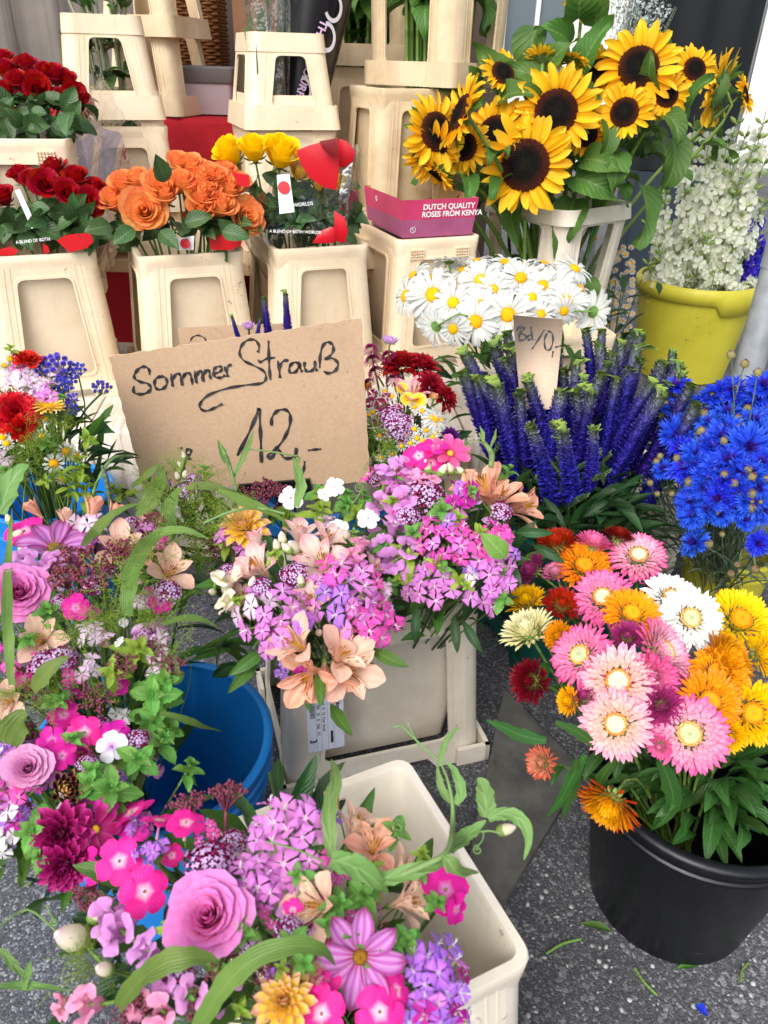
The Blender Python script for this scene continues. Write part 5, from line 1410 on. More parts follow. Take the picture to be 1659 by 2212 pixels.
def filler(parent, dome, n, foot, kinds, box, sizes=(26, 60), sink=(.02, .16)):
    """small blooms tucked into the gaps of a bunch"""
    for i in range(n):
        u, v = RNG.uniform(box[0], box[1]), RNG.uniform(box[2], box[3]); k = RNG.choice(kinds); s = RNG.uniform(*sizes); sk = RNG.uniform(*sink)
        if k[0] == 'cl': cluster(parent, 'dianth', k[1], u, v, s, dome, RNG.randrange(3, 7), 38, 'sweet_william', foot=foot, sink=sk)
        elif k[0] == 'oreg': mass(parent, 'oregano', m_oregano, u, v, s, dome, None, foot, sink=sk)
        elif k[0] == 'sed': mass(parent, 'sedum', m_sedum, u, v, s * 1.2, dome, None, foot, sink=sk)
        elif k[0] == 'mint': mint(parent, u, v, s * 1.3, dome, k[1], None, foot, 7)
        elif k[0] == 'spray': spray(parent, u, v, s * 2.6, dome, None, foot)
        else: one(parent, k[0], k[1], u, v, s, dome, None, foot, k[0] in ('alst',), name=k[2] if len(k) > 2 else None, sink=sk, sr=3, back=.9)
# ---- cluster flowers
def cluster(parent, kind, col, u, v, size_u, dome, n, fl, name, f=None, flat=.45, foot=None, alt=None, sub='floret', sink=0.0):
    """umbel of florets: one flower head with every floret its own piece"""
    p, nn = dome.hit(u, v, sink); d = facing(p, nn, f, .12); R = size(size_u, p) / 2; fr = size(fl, p) / 2
    M = face_dir(p, d, 1.0, RNG.uniform(0, 6)); mb = MB()
    spots = []
    for i in range(n):
        q = math.sqrt((i + .4) / n); a = i * GA; x, y = R * q * math.cos(a), R * q * math.sin(a); z = R * flat * (1 - q * q) + RNG.uniform(-.4, .25) * fr
        spots.append((Vector((x, y, z)), Vector((x * .9 / R, y * .9 / R, 1)).normalized()))
        mb.tube([Vector((x * .15, y * .15, -R * .9)), Vector((x, y, z)) - spots[-1][1] * fr * .8], [fr * .07, fr * .06], 4, 0, cap=False)
        if i % 2: mb.lathe([(fr * .06, -fr * .5), (fr * .16, -fr * .2), (fr * .10, fr * .3), (fr * .01, fr * .5)], 5, 0, face_dir(Vector((x, y, z)) - Vector((0, 0, fr * .5)) + Vector((RNG.gauss(0, fr * .5), RNG.gauss(0, fr * .5), 0)), (0, 0, 1)))
    for k in range(14):
        a = RNG.uniform(0, 6.28); P, A = petal(R * RNG.uniform(.5, .9), R * .12, 'lance', (RNG.uniform(-.2, .6), RNG.uniform(-.4, .3)), .2, 4, 2, rng=RNG); mb.grid(P, A, 0, RZ(a) @ T(0, R * .15, -R * .35))
    o = part(name, mb.build(name, G_MID), parent, M)
    for q, dd in spots:
        c = col if not alt or RNG.random() > .25 else RNG.choice(alt)
        w = (dd + Vector((RNG.gauss(0, .36), RNG.gauss(0, .36), 0))).normalized()
        part(sub, head(kind, c, RNG.randrange(6)).join(), o, face_dir(q, w, fr * RNG.uniform(.78, 1.14), RNG.uniform(0, 6)) @ SCL((1, RNG.uniform(.72, 1), RNG.uniform(.8, 1.6))))
    if foot is not None: stem(parent, p - d * R * .8, d, foot, size(7, p), G_STEM)
    return o
def one(parent, kind, col, u, v, size_u, dome, f=None, foot=None, sep=False, name=None, sink=0.0, sr=5, smat=G_STEM, nv=3, spin=None, back=None):
    p, nn = dome.hit(u, v, sink); d = facing(p, nn, f); R = size(size_u, p) / 2
    o = bloom(parent, kind, col, RNG.randrange(nv), p, d, R, RNG.uniform(0, 6.28) if spin is None else spin, sep, name)
    if foot is not None: stem(parent, p - d * R * (back if back is not None else .3), d, foot, size(sr, p) / 2, smat)
    return o
MESHC = {}
def cached(key, fn):
    if key not in MESHC: MESHC[key] = fn()
    return MESHC[key]
def mass(parent, key, fn, u, v, size_u, dome, f=None, foot=None, nv=2, sink=0.0, smat=G_STEM):
    p, nn = dome.hit(u, v, sink); d = facing(p, nn, f, .15); R = size(size_u, p) / 2; v_ = RNG.randrange(nv)
    me = cached((key, v_), lambda: fn(random.Random(v_ + 5))); o = part(key, me, parent, face_dir(p, d, R, RNG.uniform(0, 6)))
    if foot is not None: stem(parent, p - d * R * .6, d, foot, size(4, p) / 2, smat)
    return o
def snap_spike(parent, pts, col, dome, size_u, foot, budcol='snap_cream'):
    """snapdragon: blooms up the stalk, buds at its tip"""
    hit = [dome.hit(u, v) for u, v, *_ in pts]; mb = MB(); Q = curve_pts([h[0] for h in hit], 5); mb.tube(Q, [size(9, Q[0]) / 2] * len(Q), 6, 0); o = part('snapdragon', mb.build('snapdragon', G_STEM), parent)
    for (u, v, kind, s), (p, nn) in zip(pts, hit):
        d = facing(p, nn, None, .4); R = size(s, p) / 2
        part('floret' if kind == 'snap' else 'bud', head(kind, col if kind == 'snap' else budcol, RNG.randrange(3)).join(), o, face_dir(p + d * R * .5, d, R, RNG.uniform(0, 6)))
    if foot is not None: stem(parent, Q[0], Q[0] - foot, foot, size(9, Q[0]) / 2)
def mint(parent, u, v, size_u, dome, kind='mint', f=None, foot=None, n=9):
    p, nn = dome.hit(u, v, -.05); d = facing(p, nn, f, .15); R = size(size_u, p) / 2; mb = MB(); mb.tube([(0, 0, -R * 1.3), (0, 0, R * .3)], [R * .06, R * .03], 5, 0)
    for k in range(8): P, A = petal(R * .3, R * .16, 'ovate', (RNG.uniform(.6, 1.2), .8), .2, 3, 2, rng=RNG); mb.grid(P, A, 0, RZ(k * GA) @ T(0, 0, R * .15))
    M = face_dir(p, d, 1, RNG.uniform(0, 6)); o = part('mint_sprig' if kind == 'mint' else 'leafy_sprig', mb.build('sprig', G_MINT if kind == 'mint' else G_LIME), parent, M)
    for k in range(n):
        t = k // 2; a = (k % 2) * math.pi + t * 1.571 + RNG.uniform(-.2, .2); dd = Vector((math.cos(a), math.sin(a), .55 - .25 * t)); part('leaf', leafmesh(kind, RNG.randrange(4)), o, along((0, 0, R * (.1 - .22 * t)), dd, (0, 0, 1), R * (.55 + .18 * min(t, 3)) * RNG.uniform(.85, 1.1)))
    if foot is not None: stem(parent, p - d * R * 1.2, d, foot, size(5, p) / 2)
def blade(parent, pts, w, dome, lift=None, name='grass_blade', mat=None):
    """long strap leaf through photo places, its height above the bunch in metres"""
    P = []
    for i, (u, v) in enumerate(pts):
        p, nn = dome.hit(u, v); P.append(p + (CAM - p).normalized() * (lift[i] if lift else .02))
    ws = [size(w * .84 * k, P[0]) / 2 for k in ([.55, .9, 1, .85, .55, .06] if len(pts) == 6 else list(np.interp(np.linspace(0, 1, len(pts)), [0, .3, .6, 1], [.5, 1, .85, .05])))]
    return part(name, ribbon(P, ws, mat or G_BLADE, name), parent)
def spray(parent, u, v, size_u, dome, f=None, foot=None):
    p, nn = dome.hit(u, v); d = facing(p, nn, f, .2); R = size(size_u, p) / 2; v_ = RNG.randrange(3)
    o = part('panicum_spray', cached(('panicum', v_), lambda: m_panicum(random.Random(v_ + 21))), parent, face_dir(p, d, R, RNG.uniform(0, 6))); o['kind'] = 'stuff'
    if foot is not None: stem(parent, p - d * R, d, foot, size(3, p) / 2, G_LIME)
def tendril(parent, pts, dome, w=3, lift=.03, curl=None, mat=None):
    P = []
    for u, v in pts:
        p, nn = dome.hit(u, v); P.append(p + (CAM - p).normalized() * lift)
    if curl:
        c = P[-1]; R = size(curl, c)
        for k in range(1, 22): a = k * .62; P.append(c + RT * (R * (1 - k / 30) * math.sin(a)) + UP * (R * (1 - k / 30) * (1 - math.cos(a)) * -1) + FW * (k * R * .06))
    mb = MB(); Q = curve_pts(P, 4); mb.tube(Q, size(w, P[0]) / 2, 5, 0); return part('tendril', mb.build('tendril', mat or G_PEA), parent)

ROOTS = []                                                    # moved to their feet once all parts hang on them
def bouquet(label, foot, dome, group='mixed summer bouquets', nstem=16, leaves=40, lk=('dark', 'mid', 'dark'), L=(.05, .09)):
    b = thing('bouquet', label, 'bouquet', (0, 0, 0), 0, group); ROOTS.append((b, Vector(foot)))
    inner_stems(b, dome, foot, nstem); scatter_leaves(b, dome, leaves, lk, L)
    return b

# ================================================================ foreground bouquet (near bucket)
F1 = Vector((NC.x - .04, NC.y - .02, .06)); D1 = Dome(600, 1960, .56, .25, .23, .17)
q1 = bouquet('foreground bouquet with a large pink rose and hot pink phlox in nearest cream bucket', F1, D1, nstem=22, leaves=80)
one(q1, 'rosebig', 'rose_pink', 455, 1990, 172, D1, (-.12, .25, .95), F1, True, sr=9, nv=1)
for u, v, s, f in ((258, 1860, 98, (-.1, .05, 1)), (312, 1926, 104, (.1, -.05, 1)), (402, 1778, 84, (.2, .75, .7)), (285, 1756, 100, (-.25, .95, .35)), (345, 1772, 74, (.3, .85, .3)), (192, 1872, 80, (-.85, .2, .45)),
                   (695, 2190, 110, (-.1, .1, 1)), (820, 2186, 110, (.1, 0, 1)), (855, 2140, 80, (.6, .2, .7)), (690, 2118, 60, (-.5, .7, .4))):
    one(q1, 'phlox', 'phlox_hot', u, v, s, D1, f, F1 if v < 1900 or u > 600 else None, name='phlox', sr=4, back=1.0)
one(q1, 'phlox', 'phlox_mag', 962, 1922, 112, D1, (.55, .15, .8), F1, name='phlox', sr=4, back=1.0); one(q1, 'phlox', 'phlox_mag', 985, 1965, 70, D1, (.8, -.3, .5), None, name='phlox')
mass(q1, 'oregano', m_oregano, 455, 1866, 125, D1, None, F1); mass(q1, 'oregano', m_oregano, 625, 2010, 70, D1, None, F1); mass(q1, 'oregano', m_oregano, 385, 2110, 90, D1, None, F1)
cluster(q1, 'dianth', 'dian_lav', 622, 1825, 215, D1, 19, 66, 'sweet_william', (-.1, .4, .9), foot=F1, alt=('dian_pink', 'dian_violet'))
cluster(q1, 'dianth', 'dian_violet', 940, 2110, 150, D1, 16, 62, 'sweet_william', (.4, .1, .9), foot=F1, alt=('dian_mag', 'dian_lav'))
cluster(q1, 'dianth', 'dian_violet', 950, 2200, 140, D1, 14, 62, 'sweet_william', (.4, -.1, .9), foot=F1, alt=('dian_mag', 'dian_lav'))
cluster(q1, 'dianth', 'dian_lav', 560, 1905, 110, D1, 9, 58, 'sweet_william', (.0, .1, 1), foot=F1)
for u, v, s, f, c in ((672, 1955, 150, (-.55, .1, .8), 'alst_peach'), (775, 1768, 120, (.35, .85, .3), 'alst_peach'), (810, 1822, 120, (.15, .45, .9), 'alst_salmon'), (895, 1945, 120, (.8, .25, .5), 'alst_peach'), (880, 1875, 110, (.7, .6, .4), 'alst_peach'), (720, 1720, 66, (-.3, .95, .1), 'alst_salmon')):
    one(q1, 'alstbud' if s < 70 else 'alst', c, u, v, s, D1, f, F1, True, back=1.2)
one(q1, 'cosmos', 'cosmos_bi', 778, 2066, 205, D1, (.05, -.3, .9), F1, True, nv=1)
one(q1, 'dahlia', 'dahl_yel', 615, 2165, 150, D1, (-.1, .3, .9), F1)
snap_spike(q1, [(420, 2150, 'snap', 90), (372, 2105, 'snap', 90), (330, 2062, 'snap', 95), (268, 2015, 'snap', 100), (238, 1985, 'snap', 90)], 'snap_lilac', D1, 90, F1)
snap_spike(q1, [(360, 2190, 'snap', 90), (300, 2160, 'snap', 80), (205, 2170, 'snap', 100), (150, 2165, 'snap', 70)], 'snap_pink', D1, 90, F1)
one(q1, 'rosebud', 'rose_yellow' if False else 'rose_lilac', 60, 2290, 60, D1, None)
snap_spike(q1, [(235, 2095, 'snapbud', 60), (180, 2030, 'snapbud', 110), (200, 1985, 'snapbud', 60)], 'snap_cream', D1, 90, F1)
for u, v, s in ((785, 1935, 120), (735, 1950, 90), (840, 2045, 130), (528, 2010, 110), (765, 2015, 80), (880, 2030, 90), (470, 2085, 80)): mint(q1, u, v, s, D1, foot=F1)
mint(q1, 800, 1880, 100, D1, 'lime', (0, .6, .8), F1); mint(q1, 690, 2250, 100, D1, 'mint')
for u, v, s in ((480, 2090, 90), (300, 2195, 120), (440, 2175, 90), (560, 2090, 70)): mass(q1, 'sedum', m_sedum, u, v, s, D1, None, F1)
mass(q1, 'sedum', m_sedum, 490, 1725, 100, D1, (.2, .95, .2), F1); mass(q1, 'sedum', m_sedum, 410, 1745, 90, D1, (0, .95, .3), F1); mass(q1, 'sedum', m_sedum, 196, 1930, 80, D1, (-.7, -.5, .6))
blade(q1, [(410, 2260), (460, 2165), (530, 2085), (620, 2045), (690, 2050), (725, 2085)], 58, D1, [.02, .05, .08, .09, .08, .05])
blade(q1, [(255, 2175), (300, 2120), (350, 2085), (400, 2070), (440, 2068), (470, 2075)], 62, D1, [.02, .04, .06, .06, .05, .04])
blade(q1, [(718, 1850), (712, 1800), (712, 1740), (725, 1690), (722, 1660), (716, 1640)], 40, D1, [.02, .04, .06, .08, .09, .10], mat=G_PEA)
blade(q1, [(715, 1858), (745, 1865), (780, 1880), (815, 1905), (840, 1930)], 66, D1, [.05, .06, .06, .05, .03], mat=G_PEA)
blade(q1, [(790, 1905), (850, 1895), (900, 1880), (945, 1868), (975, 1850)], 44, D1, [.03, .05, .07, .09, .10], mat=G_PEA)
# the sweet pea shoot reaching out over the rim
def shoot(parent, pts, ws, dome, lift, mat=G_PEA, name='pea_stalk'):
    P = [dome.hit(u, v)[0] + (CAM - dome.hit(u, v)[0]).normalized() * k for (u, v), k in zip(pts, lift)]; mb = MB(); Q = curve_pts(P, 5); mb.tube(Q, [size(w, Q[0]) / 2 for w in np.interp(np.linspace(0, 1, len(Q)), np.linspace(0, 1, len(ws)), ws)], 6, 0); return part(name, mb.build(name, mat), parent)
LF = .12
shoot(q1, [(840, 1900), (910, 1872), (965, 1840), (978, 1780), (975, 1720), (962, 1670), (945, 1640)], [14, 14, 13, 14, 10, 6, 3], D1, [.04, .08, LF, LF, LF, LF, LF])
shoot(q1, [(965, 1840), (1010, 1805), (1055, 1795), (1085, 1802)], [7, 6, 5, 4], D1, [LF] * 4)
def sheet(parent, pts, w, dome, lift, mat=G_PEA): return blade(parent, pts, w, dome, [lift] * len(pts), 'leaf', mat)
sheet(q1, [(1048, 1766), (1050, 1740), (1046, 1710), (1040, 1690), (1030, 1682)], 52, D1, LF)
sheet(q1, [(1055, 1768), (1090, 1758), (1125, 1772), (1142, 1810), (1132, 1858)], 40, D1, LF)
sheet(q1, [(968, 1842), (995, 1815), (1025, 1792), (1050, 1772)], 46, D1, LF)
sheet(q1, [(960, 1850), (975, 1868), (1000, 1882), (1034, 1884)], 44, D1, LF)
sheet(q1, [(985, 1738), (996, 1715), (992, 1690), (978, 1660), (962, 1645)], 30, D1, LF)
sheet(q1, [(975, 1735), (958, 1712), (948, 1680), (945, 1650)], 22, D1, LF); sheet(q1, [(950, 1655), (958, 1615), (975, 1585), (995, 1570)], 18, D1, LF)
one(q1, 'snapbud', 'snap_cream', 1092, 1792, 50, D1, (.8, .4, .3)); 
tendril(q1, [(1045, 1796), (1042, 1815), (1030, 1830)], D1, 3, LF, 9); tendril(q1, [(850, 1835), (868, 1800), (860, 1775)], D1, 3, .05, 12); tendril(q1, [(945, 1640), (900, 1600), (868, 1570), (850, 1572)], D1, 5, LF, None); tendril(q1, [(905, 1610), (890, 1580), (880, 1560)], D1, 4, LF)
tendril(q1, [(700, 1862), (640, 1835), (575, 1818)], D1, 5, .06); tendril(q1, [(120, 2010), (60, 1965), (0, 2000)], D1, 5, .05); tendril(q1, [(100, 1955), (115, 1985)], D1, 4, .05, 9)
for pts in ([(0, 2050), (30, 2085), (60, 2120)], [(50, 2140), (60, 2100), (66, 2075)], [(0, 2130), (70, 2130), (150, 2140)]): blade(q1, pts, 26, D1, [.03] * 3, mat=G_PEA)
spray(q1, 190, 2090, 200, D1, (-.6, .4, .5), F1); spray(q1, 660, 2100, 130, D1, None, F1)

FK1 = [('cl', 'dian_lav'), ('cl', 'dian_violet'), ('oreg',), ('mint', 'mint'), ('phlox', 'phlox_hot', 'phlox'), ('cl', 'dian_pink'), ('sed',), ('mint', 'lime'), ('snap', 'snap_lilac', 'snapdragon')]
filler(q1, D1, 44, F1, FK1, (230, 960, 1790, 2212), (40, 90))
# ================================================================ bouquets in the blue tub
F2 = Vector((BC.x - .08, BC.y + .02, .03)); D2 = Dome(190, 1325, .60, .24, .22, .18)
q2 = bouquet('tall bouquet of peach alstroemeria and wispy grass in the blue tub', F2, D2, nstem=20, leaves=60, lk=('dark', 'mid', 'mid'))
one(q2, 'cosmos', 'cosmos_bi', 118, 1185, 165, D2, (.05, .75, .65), F2, True, nv=1)
for u, v, s, f, c, k in ((68, 1095, 60, (-.5, .85, .2), 'alst_salmon', 'alstbud'), (202, 1090, 76, (.35, .9, .2), 'alst_salmon', 'alstbud'), (140, 1112, 60, (.1, .95, .2), 'alst_peach', 'alstbud'), (250, 1100, 60, (.6, .8, .2), 'alst_salmon', 'alstbud'),
                         (372, 1228, 112, (.35, .35, .9), 'alst_peach', 'alst'), (258, 1182, 120, (-.1, .3, .95), 'alst_peach', 'alst'), (322, 1140, 80, (.3, .8, .5), 'alst_peach', 'alst'), (85, 1380, 110, (-.1, .2, .95), 'alst_peach', 'alst'), (15, 1515, 90, (-.3, .1, .9), 'alst_peach', 'alst'), (305, 1195, 70, (.3, .5, .8), 'alst_salmon', 'alst')):
    one(q2, k, c, u, v, s, D2, f, F2, True, back=1.2)
one(q2, 'rosebig', 'rose_pink', 40, 1285, 118, D2, (.05, .3, .95), F2, True, sr=9, nv=1)
one(q2, 'phlox', 'phlox_hot', 52, 1148, 90, D2, (-.2, .7, .6), F2, name='phlox', back=1.0); one(q2, 'phlox', 'phlox_hot', 160, 1160, 80, D2, (.5, .6, .6), F2, name='phlox', back=1.0); one(q2, 'phlox', 'phlox_mag', 163, 1313, 60, D2, (0, .1, 1), F2, name='phlox', back=1.0)
snap_spike(q2, [(30, 1250, 'snap', 70), (60, 1215, 'snap', 66), (95, 1235, 'snap', 76), (120, 1222, 'snap', 64), (50, 1190, 'snapbud', 42), (28, 1160, 'snapbud', 36), (22, 1130, 'snapbud', 30)], 'snap_lilac', D2, 70, F2)
for u, v, s in ((300, 1160, 70), (362, 1278, 66), (95, 1432, 80), (140, 1418, 60), (315, 1370, 40), (205, 1262, 50)): mass(q2, 'oregano', m_oregano, u, v, s, D2, None, F2)
for u, v, s in ((262, 1195, 80), (165, 1228, 110), (200, 1255, 90), (265, 1440, 70), (372, 1440, 60), (205, 1510, 80), (240, 1220, 70), (140, 1255, 80), (330, 1410, 60)): mass(q2, 'sedum', m_sedum, u, v, s, D2, None, F2)
for u, v, s, n, c in ((192, 1130, 60, 6, 'dian_pale'), (200, 1372, 66, 6, 'dian_pale'), (196, 1440, 50, 4, 'dian_pale'), (265, 1388, 24, 1, 'dian_white'), (342, 1380, 26, 2, 'dian_pale'), (260, 1345, 22, 1, 'dian_white'), (345, 1416, 34, 2, 'dian_pale')):
    cluster(q2, 'dianth', c, u, v, s, D2, n, 40 if n > 1 else 28, 'sweet_william', foot=F2)
for u, v, s in ((270, 1270, 230), (335, 1330, 200), (105, 1500, 180), (330, 1200, 200), (160, 1370, 160), (230, 1330, 180)): spray(q2, u, v, s, D2, None, F2)
mint(q2, 330, 1500, 130, D2, foot=F2, n=10); mint(q2, 300, 1400, 110, D2, 'lime', None, F2); mint(q2, 372, 1580, 90, D2, foot=F2); mint(q2, 240, 1450, 90, D2, 'lime', None, F2); mint(q2, 100, 1320, 90, D2, foot=F2); mint(q2, 335, 1560, 100, D2, foot=F2); mint(q2, 360, 1470, 90, D2, foot=F2)
blade(q2, [(275, 1330), (278, 1270), (295, 1210), (335, 1160), (390, 1145), (448, 1162)], 46, D2, [.02, .05, .07, .09, .10, .10]); blade(q2, [(180, 1180), (205, 1150), (235, 1120), (265, 1100), (300, 1088)], 34, D2, [.03, .05, .06, .07, .08])
blade(q2, [(25, 1480), (18, 1380), (15, 1280), (20, 1180), (26, 1100)], 30, D2, [.05, .07, .08, .09, .1]); blade(q2, [(72, 1492), (95, 1460), (122, 1435), (150, 1418)], 50, D2, [.04, .05, .06, .06]); blade(q2, [(0, 1640), (20, 1600), (45, 1555), (60, 1545)], 90, D2, [.05] * 4)
blade(q2, [(0, 1110), (15, 1060), (40, 1020), (62, 1004)], 60, D2, [.08] * 4, mat=G_PEA); blade(q2, [(350, 1350), (400, 1335), (440, 1340), (470, 1355)], 20, D2, [.05] * 4)
blade(q2, [(345, 1540), (400, 1555), (440, 1570), (480, 1580)], 22, D2, [.03] * 4)
FK2 = [('cl', 'dian_pale'), ('cl', 'dian_lav'), ('oreg',), ('sed',), ('spray',), ('mint', 'mint'), ('snap', 'snap_lilac', 'snapdragon'), ('alst', 'alst_peach'), ('cl', 'dian_pink'), ('phlox', 'phlox_mag', 'phlox')]
filler(q2, D2, 60, F2, FK2, (0, 380, 1120, 1520))
D3 = Dome(150, 1690, .52, .20, .19, .15); F3 = Vector((BC.x - .10, BC.y - .06, .03))
q3 = bouquet('bouquet with dark magenta dahlia and mint leaning over the blue tub rim', F3, D3, nstem=16, leaves=50, lk=('dark', 'mid', 'mid'))
for u, v, s, c, f in ((137, 1546, 70, 'phlox_mag', (0, .5, .8)), (182, 1582, 76, 'phlox_hot', (0, .2, 1)), (112, 1600, 64, 'phlox_mag', (-.2, .3, .9)), (134, 1632, 62, 'phlox_mag', (.1, .1, 1)), (250, 1585, 66, 'phlox_mag', (.2, .5, .8)), (241, 1613, 66, 'phlox_white', (.1, .05, 1)), (160, 1500, 50, 'phlox_mag', (0, .7, .6))):
    one(q3, 'phlox', c, u, v, s, D3, f, F3, name='phlox', back=1.0, sr=4)
one(q3, 'rosebig', 'rose_lilac', 62, 1662, 94, D3, (-.05, .2, .95), F3, True, nv=1); one(q3, 'dahlbud', 'dahl_bud', 143, 1705, 100, D3, (.25, .1, .9), F3)
one(q3, 'dahlia', 'dahl_mag', 132, 1800, 150, D3, (-.2, -.05, .95), F3); one(q3, 'dahlia', 'dahl_mag', 140, 1868, 130, D3, (-.1, -.45, .85), F3); one(q3, 'cosmos', 'dahl_mag', 206, 1792, 110, D3, (.4, -.1, .9), F3)
mint(q3, 241, 1705, 170, D3, 'mint', (.1, .3, .95), F3, 8); mint(q3, 70, 1795, 120, D3, 'mint', (-.2, .1, .95), F3, 8); mint(q3, 300, 1640, 120, D3, 'mint', None, F3); mint(q3, 410, 1655, 90, D3, 'mint', (.5, .6, .6), F3); mint(q3, 350, 1600, 120, D3, 'mint', (.4, .5, .7), F3); mint(q3, 195, 1690, 100, D3)
for u, v, s, n, c in ((20, 1660, 90, 8, 'dian_lav'), (32, 1712, 90, 8, 'dian_pink'), (10, 1745, 80, 6, 'dian_lav'), (8, 1810, 80, 5, 'dian_white'), (22, 1770, 70, 5, 'dian_violet'), (25, 1610, 70, 5, 'dian_violet')):
    cluster(q3, 'dianth', c, u, v, s, D3, n, 46, 'sweet_william', foot=F3, alt=('dian_white', 'dian_mag'))
for u, v, s in ((190, 1650, 50), (300, 1600, 60)): mass(q3, 'oregano', m_oregano, u, v, s, D3, None, F3)
spray(q3, 120, 1520, 150, D3, None, F3)

filler(q3, D3, 40, F3, [('cl', 'dian_violet'), ('phlox', 'phlox_mag', 'phlox'), ('mint', 'mint'), ('cl', 'dian_lav'), ('oreg',), ('dahlia', 'dahl_mag'), ('cl', 'dian_white'), ('sed',)], (0, 340, 1540, 1860), (36, 76))
# ================================================================ bouquets in the labelled bucket
D4 = Dome(660, 1250, .60, .20, .17, .17); F4 = Vector((MC.x - .05, MC.y, .05))
q4 = bouquet('bouquet of pale pink alstroemeria and lavender sweet william over the delivery label', F4, D4, nstem=22, leaves=90, lk=('darkwide', 'mid', 'dark'))
for u, v, s, f, c, k in ((548, 1215, 110, (-.5, .55, .6), 'alst_pale', 'alst'), (652, 1142, 100, (.15, .9, .35), 'alst_pale', 'alst'), (690, 1205, 125, (-.15, .45, .9), 'alst_pale', 'alst'), (715, 1155, 90, (.4, .75, .5), 'alst_pale', 'alst'), (552, 1160, 70, (-.25, .95, .2), 'alst_pale', 'alstbud'), (520, 1235, 80, (-.6, .6, .5), 'alst_pale', 'alst'), (665, 1290, 100, (-.2, .5, .8), 'alst_pale', 'alst'),
                         (630, 1385, 118, (-.5, .35, .8), 'alst_peach', 'alst'), (655, 1470, 120, (-.35, -.35, .85), 'alst_salmon', 'alst'), (745, 1405, 120, (.35, .35, .85), 'alst_peach', 'alst'), (760, 1450, 130, (.3, -.1, .95), 'alst_peach', 'alst'), (702, 1480, 110, (.0, -.7, .6), 'alst_salmon', 'alst')):
    one(q4, k, c, u, v, s * (1.12 if v > 1350 else 1), D4, f, F4, True, back=1.2, sink=-.16 if v > 1350 else 0)
one(q4, 'dahlia', 'dahl_yel', 528, 1140, 125, D4, (-.2, .6, .75), F4)
for u, v, s in ((628, 1076, 54), (732, 1141, 44), (722, 1052, 44), (795, 1120, 50), (700, 1068, 30)): one(q4, 'phlox', 'phlox_pure', u, v, s, D4, (.1, .35, .9), F4, name='phlox', back=1.0, sr=3)
snap_spike(q4, [(505, 1310, 'snap', 70), (490, 1268, 'snap', 76), (470, 1245, 'snapbud', 36), (462, 1280, 'snapbud', 30)], 'snap_cream', D4, 70, F4); snap_spike(q4, [(760, 1215, 'snap', 66), (775, 1190, 'snap', 60), (750, 1160, 'snapbud', 34)], 'snap_pink', D4, 60, F4)
cluster(q4, 'dianth', 'dian_lav', 592, 1335, 160, D4, 14, 54, 'sweet_william', (-.15, .25, .95), foot=F4, alt=('dian_pink', 'dian_violet', 'dian_pale'))
cluster(q4, 'dianth', 'dian_lav', 752, 1280, 175, D4, 18, 54, 'sweet_william', (.1, .35, .9), foot=F4, alt=('dian_pink', 'dian_violet'))
cluster(q4, 'dianth', 'dian_pink', 800, 1340, 120, D4, 9, 54, 'sweet_william', (.3, .0, .95), foot=F4, alt=('dian_lav',))
cluster(q4, 'dianth', 'dian_violet', 620, 1440, 60, D4, 3, 40, 'sweet_william', (-.4, -.3, .9), alt=('dian_mag', 'dian_white'))
for u, v, s in ((560, 1270, 60), (640, 1240, 60)): mass(q4, 'oregano', m_oregano, u, v, s, D4, None, F4)
for u, v, s in ((610, 1165, 40), (620, 1185, 36), (545, 1262, 40), (650, 1255, 36), (598, 1180, 36)): one(q4, 'snapbud', 'snap_cream', u, v, s, D4, (RNG.gauss(0, .3), .8, .4), F4)
for u, v in ((560, 1430), (715, 1520), (800, 1400), (575, 1400), (690, 1440)): part('leaf', leafmesh('mid', RNG.randrange(4)), q4, along(D4.hit(u, v)[0], camdir(((u - 680) / 150, -.5, .3), D4.hit(u, v)[0]), CAM - D4.hit(u, v)[0], size(100, D4.hit(u, v)[0])))
spray(q4, 500, 1130, 170, D4, (-.5, .7, .3), F4); mint(q4, 690, 1100, 90, D4, 'lime', None, F4); tendril(q4, [(760, 1090), (780, 1060), (775, 1045)], D4, 3, .04, 10); tendril(q4, [(440, 1130), (500, 1105), (560, 1098), (615, 1110)], D4, 6, .06)
blade(q4, [(640, 1095), (650, 1050), (642, 1015), (636, 990)], 30, D4, [.06] * 4, mat=G_PEA); blade(q4, [(470, 1060), (530, 1085), (580, 1105), (620, 1130)], 30, D4, [.06] * 4)
filler(q4, D4, 30, F4, [('cl', 'dian_lav'), ('cl', 'dian_pale'), ('alst', 'alst_pale'), ('mint', 'lime'), ('snapbud', 'snap_cream', 'bud'), ('mint', 'mint'), ('oreg',)], (480, 860, 1110, 1380))
D5 = Dome(975, 1130, .62, .19, .17, .19); F5 = Vector((MC.x + .06, MC.y + .03, .05))
q5 = bouquet('bouquet with lilac snapdragons, pink cosmos and two salmon alstroemerias at right', F5, D5, nstem=20, leaves=90, lk=('dark', 'mid', 'darkwide'))
one(q5, 'cosmos', 'cosmos_hot', 972, 980, 92, D5, (.15, .6, .75), F5, True, nv=1); one(q5, 'phlox', 'phlox_hot', 905, 985, 70, D5, (-.3, .5, .8), F5, name='phlox', back=1); one(q5, 'phlox', 'phlox_hot', 930, 1000, 70, D5, (.1, .5, .9), F5, name='phlox', back=1); one(q5, 'phlox', 'phlox_hot', 940, 965, 60, D5, (.1, .8, .5), F5, name='phlox', back=1); one(q5, 'phlox', 'phlox_hot', 880, 1015, 50, D5, (-.4, .4, .8), F5, name='phlox', back=1)
snap_spike(q5, [(848, 1145, 'snap', 66), (880, 1085, 'snap', 66), (822, 1090, 'snap', 66), (842, 1030, 'snap', 72), (885, 1040, 'snap', 62), (870, 1010, 'snap', 50)], 'snap_lilac', D5, 64, F5)
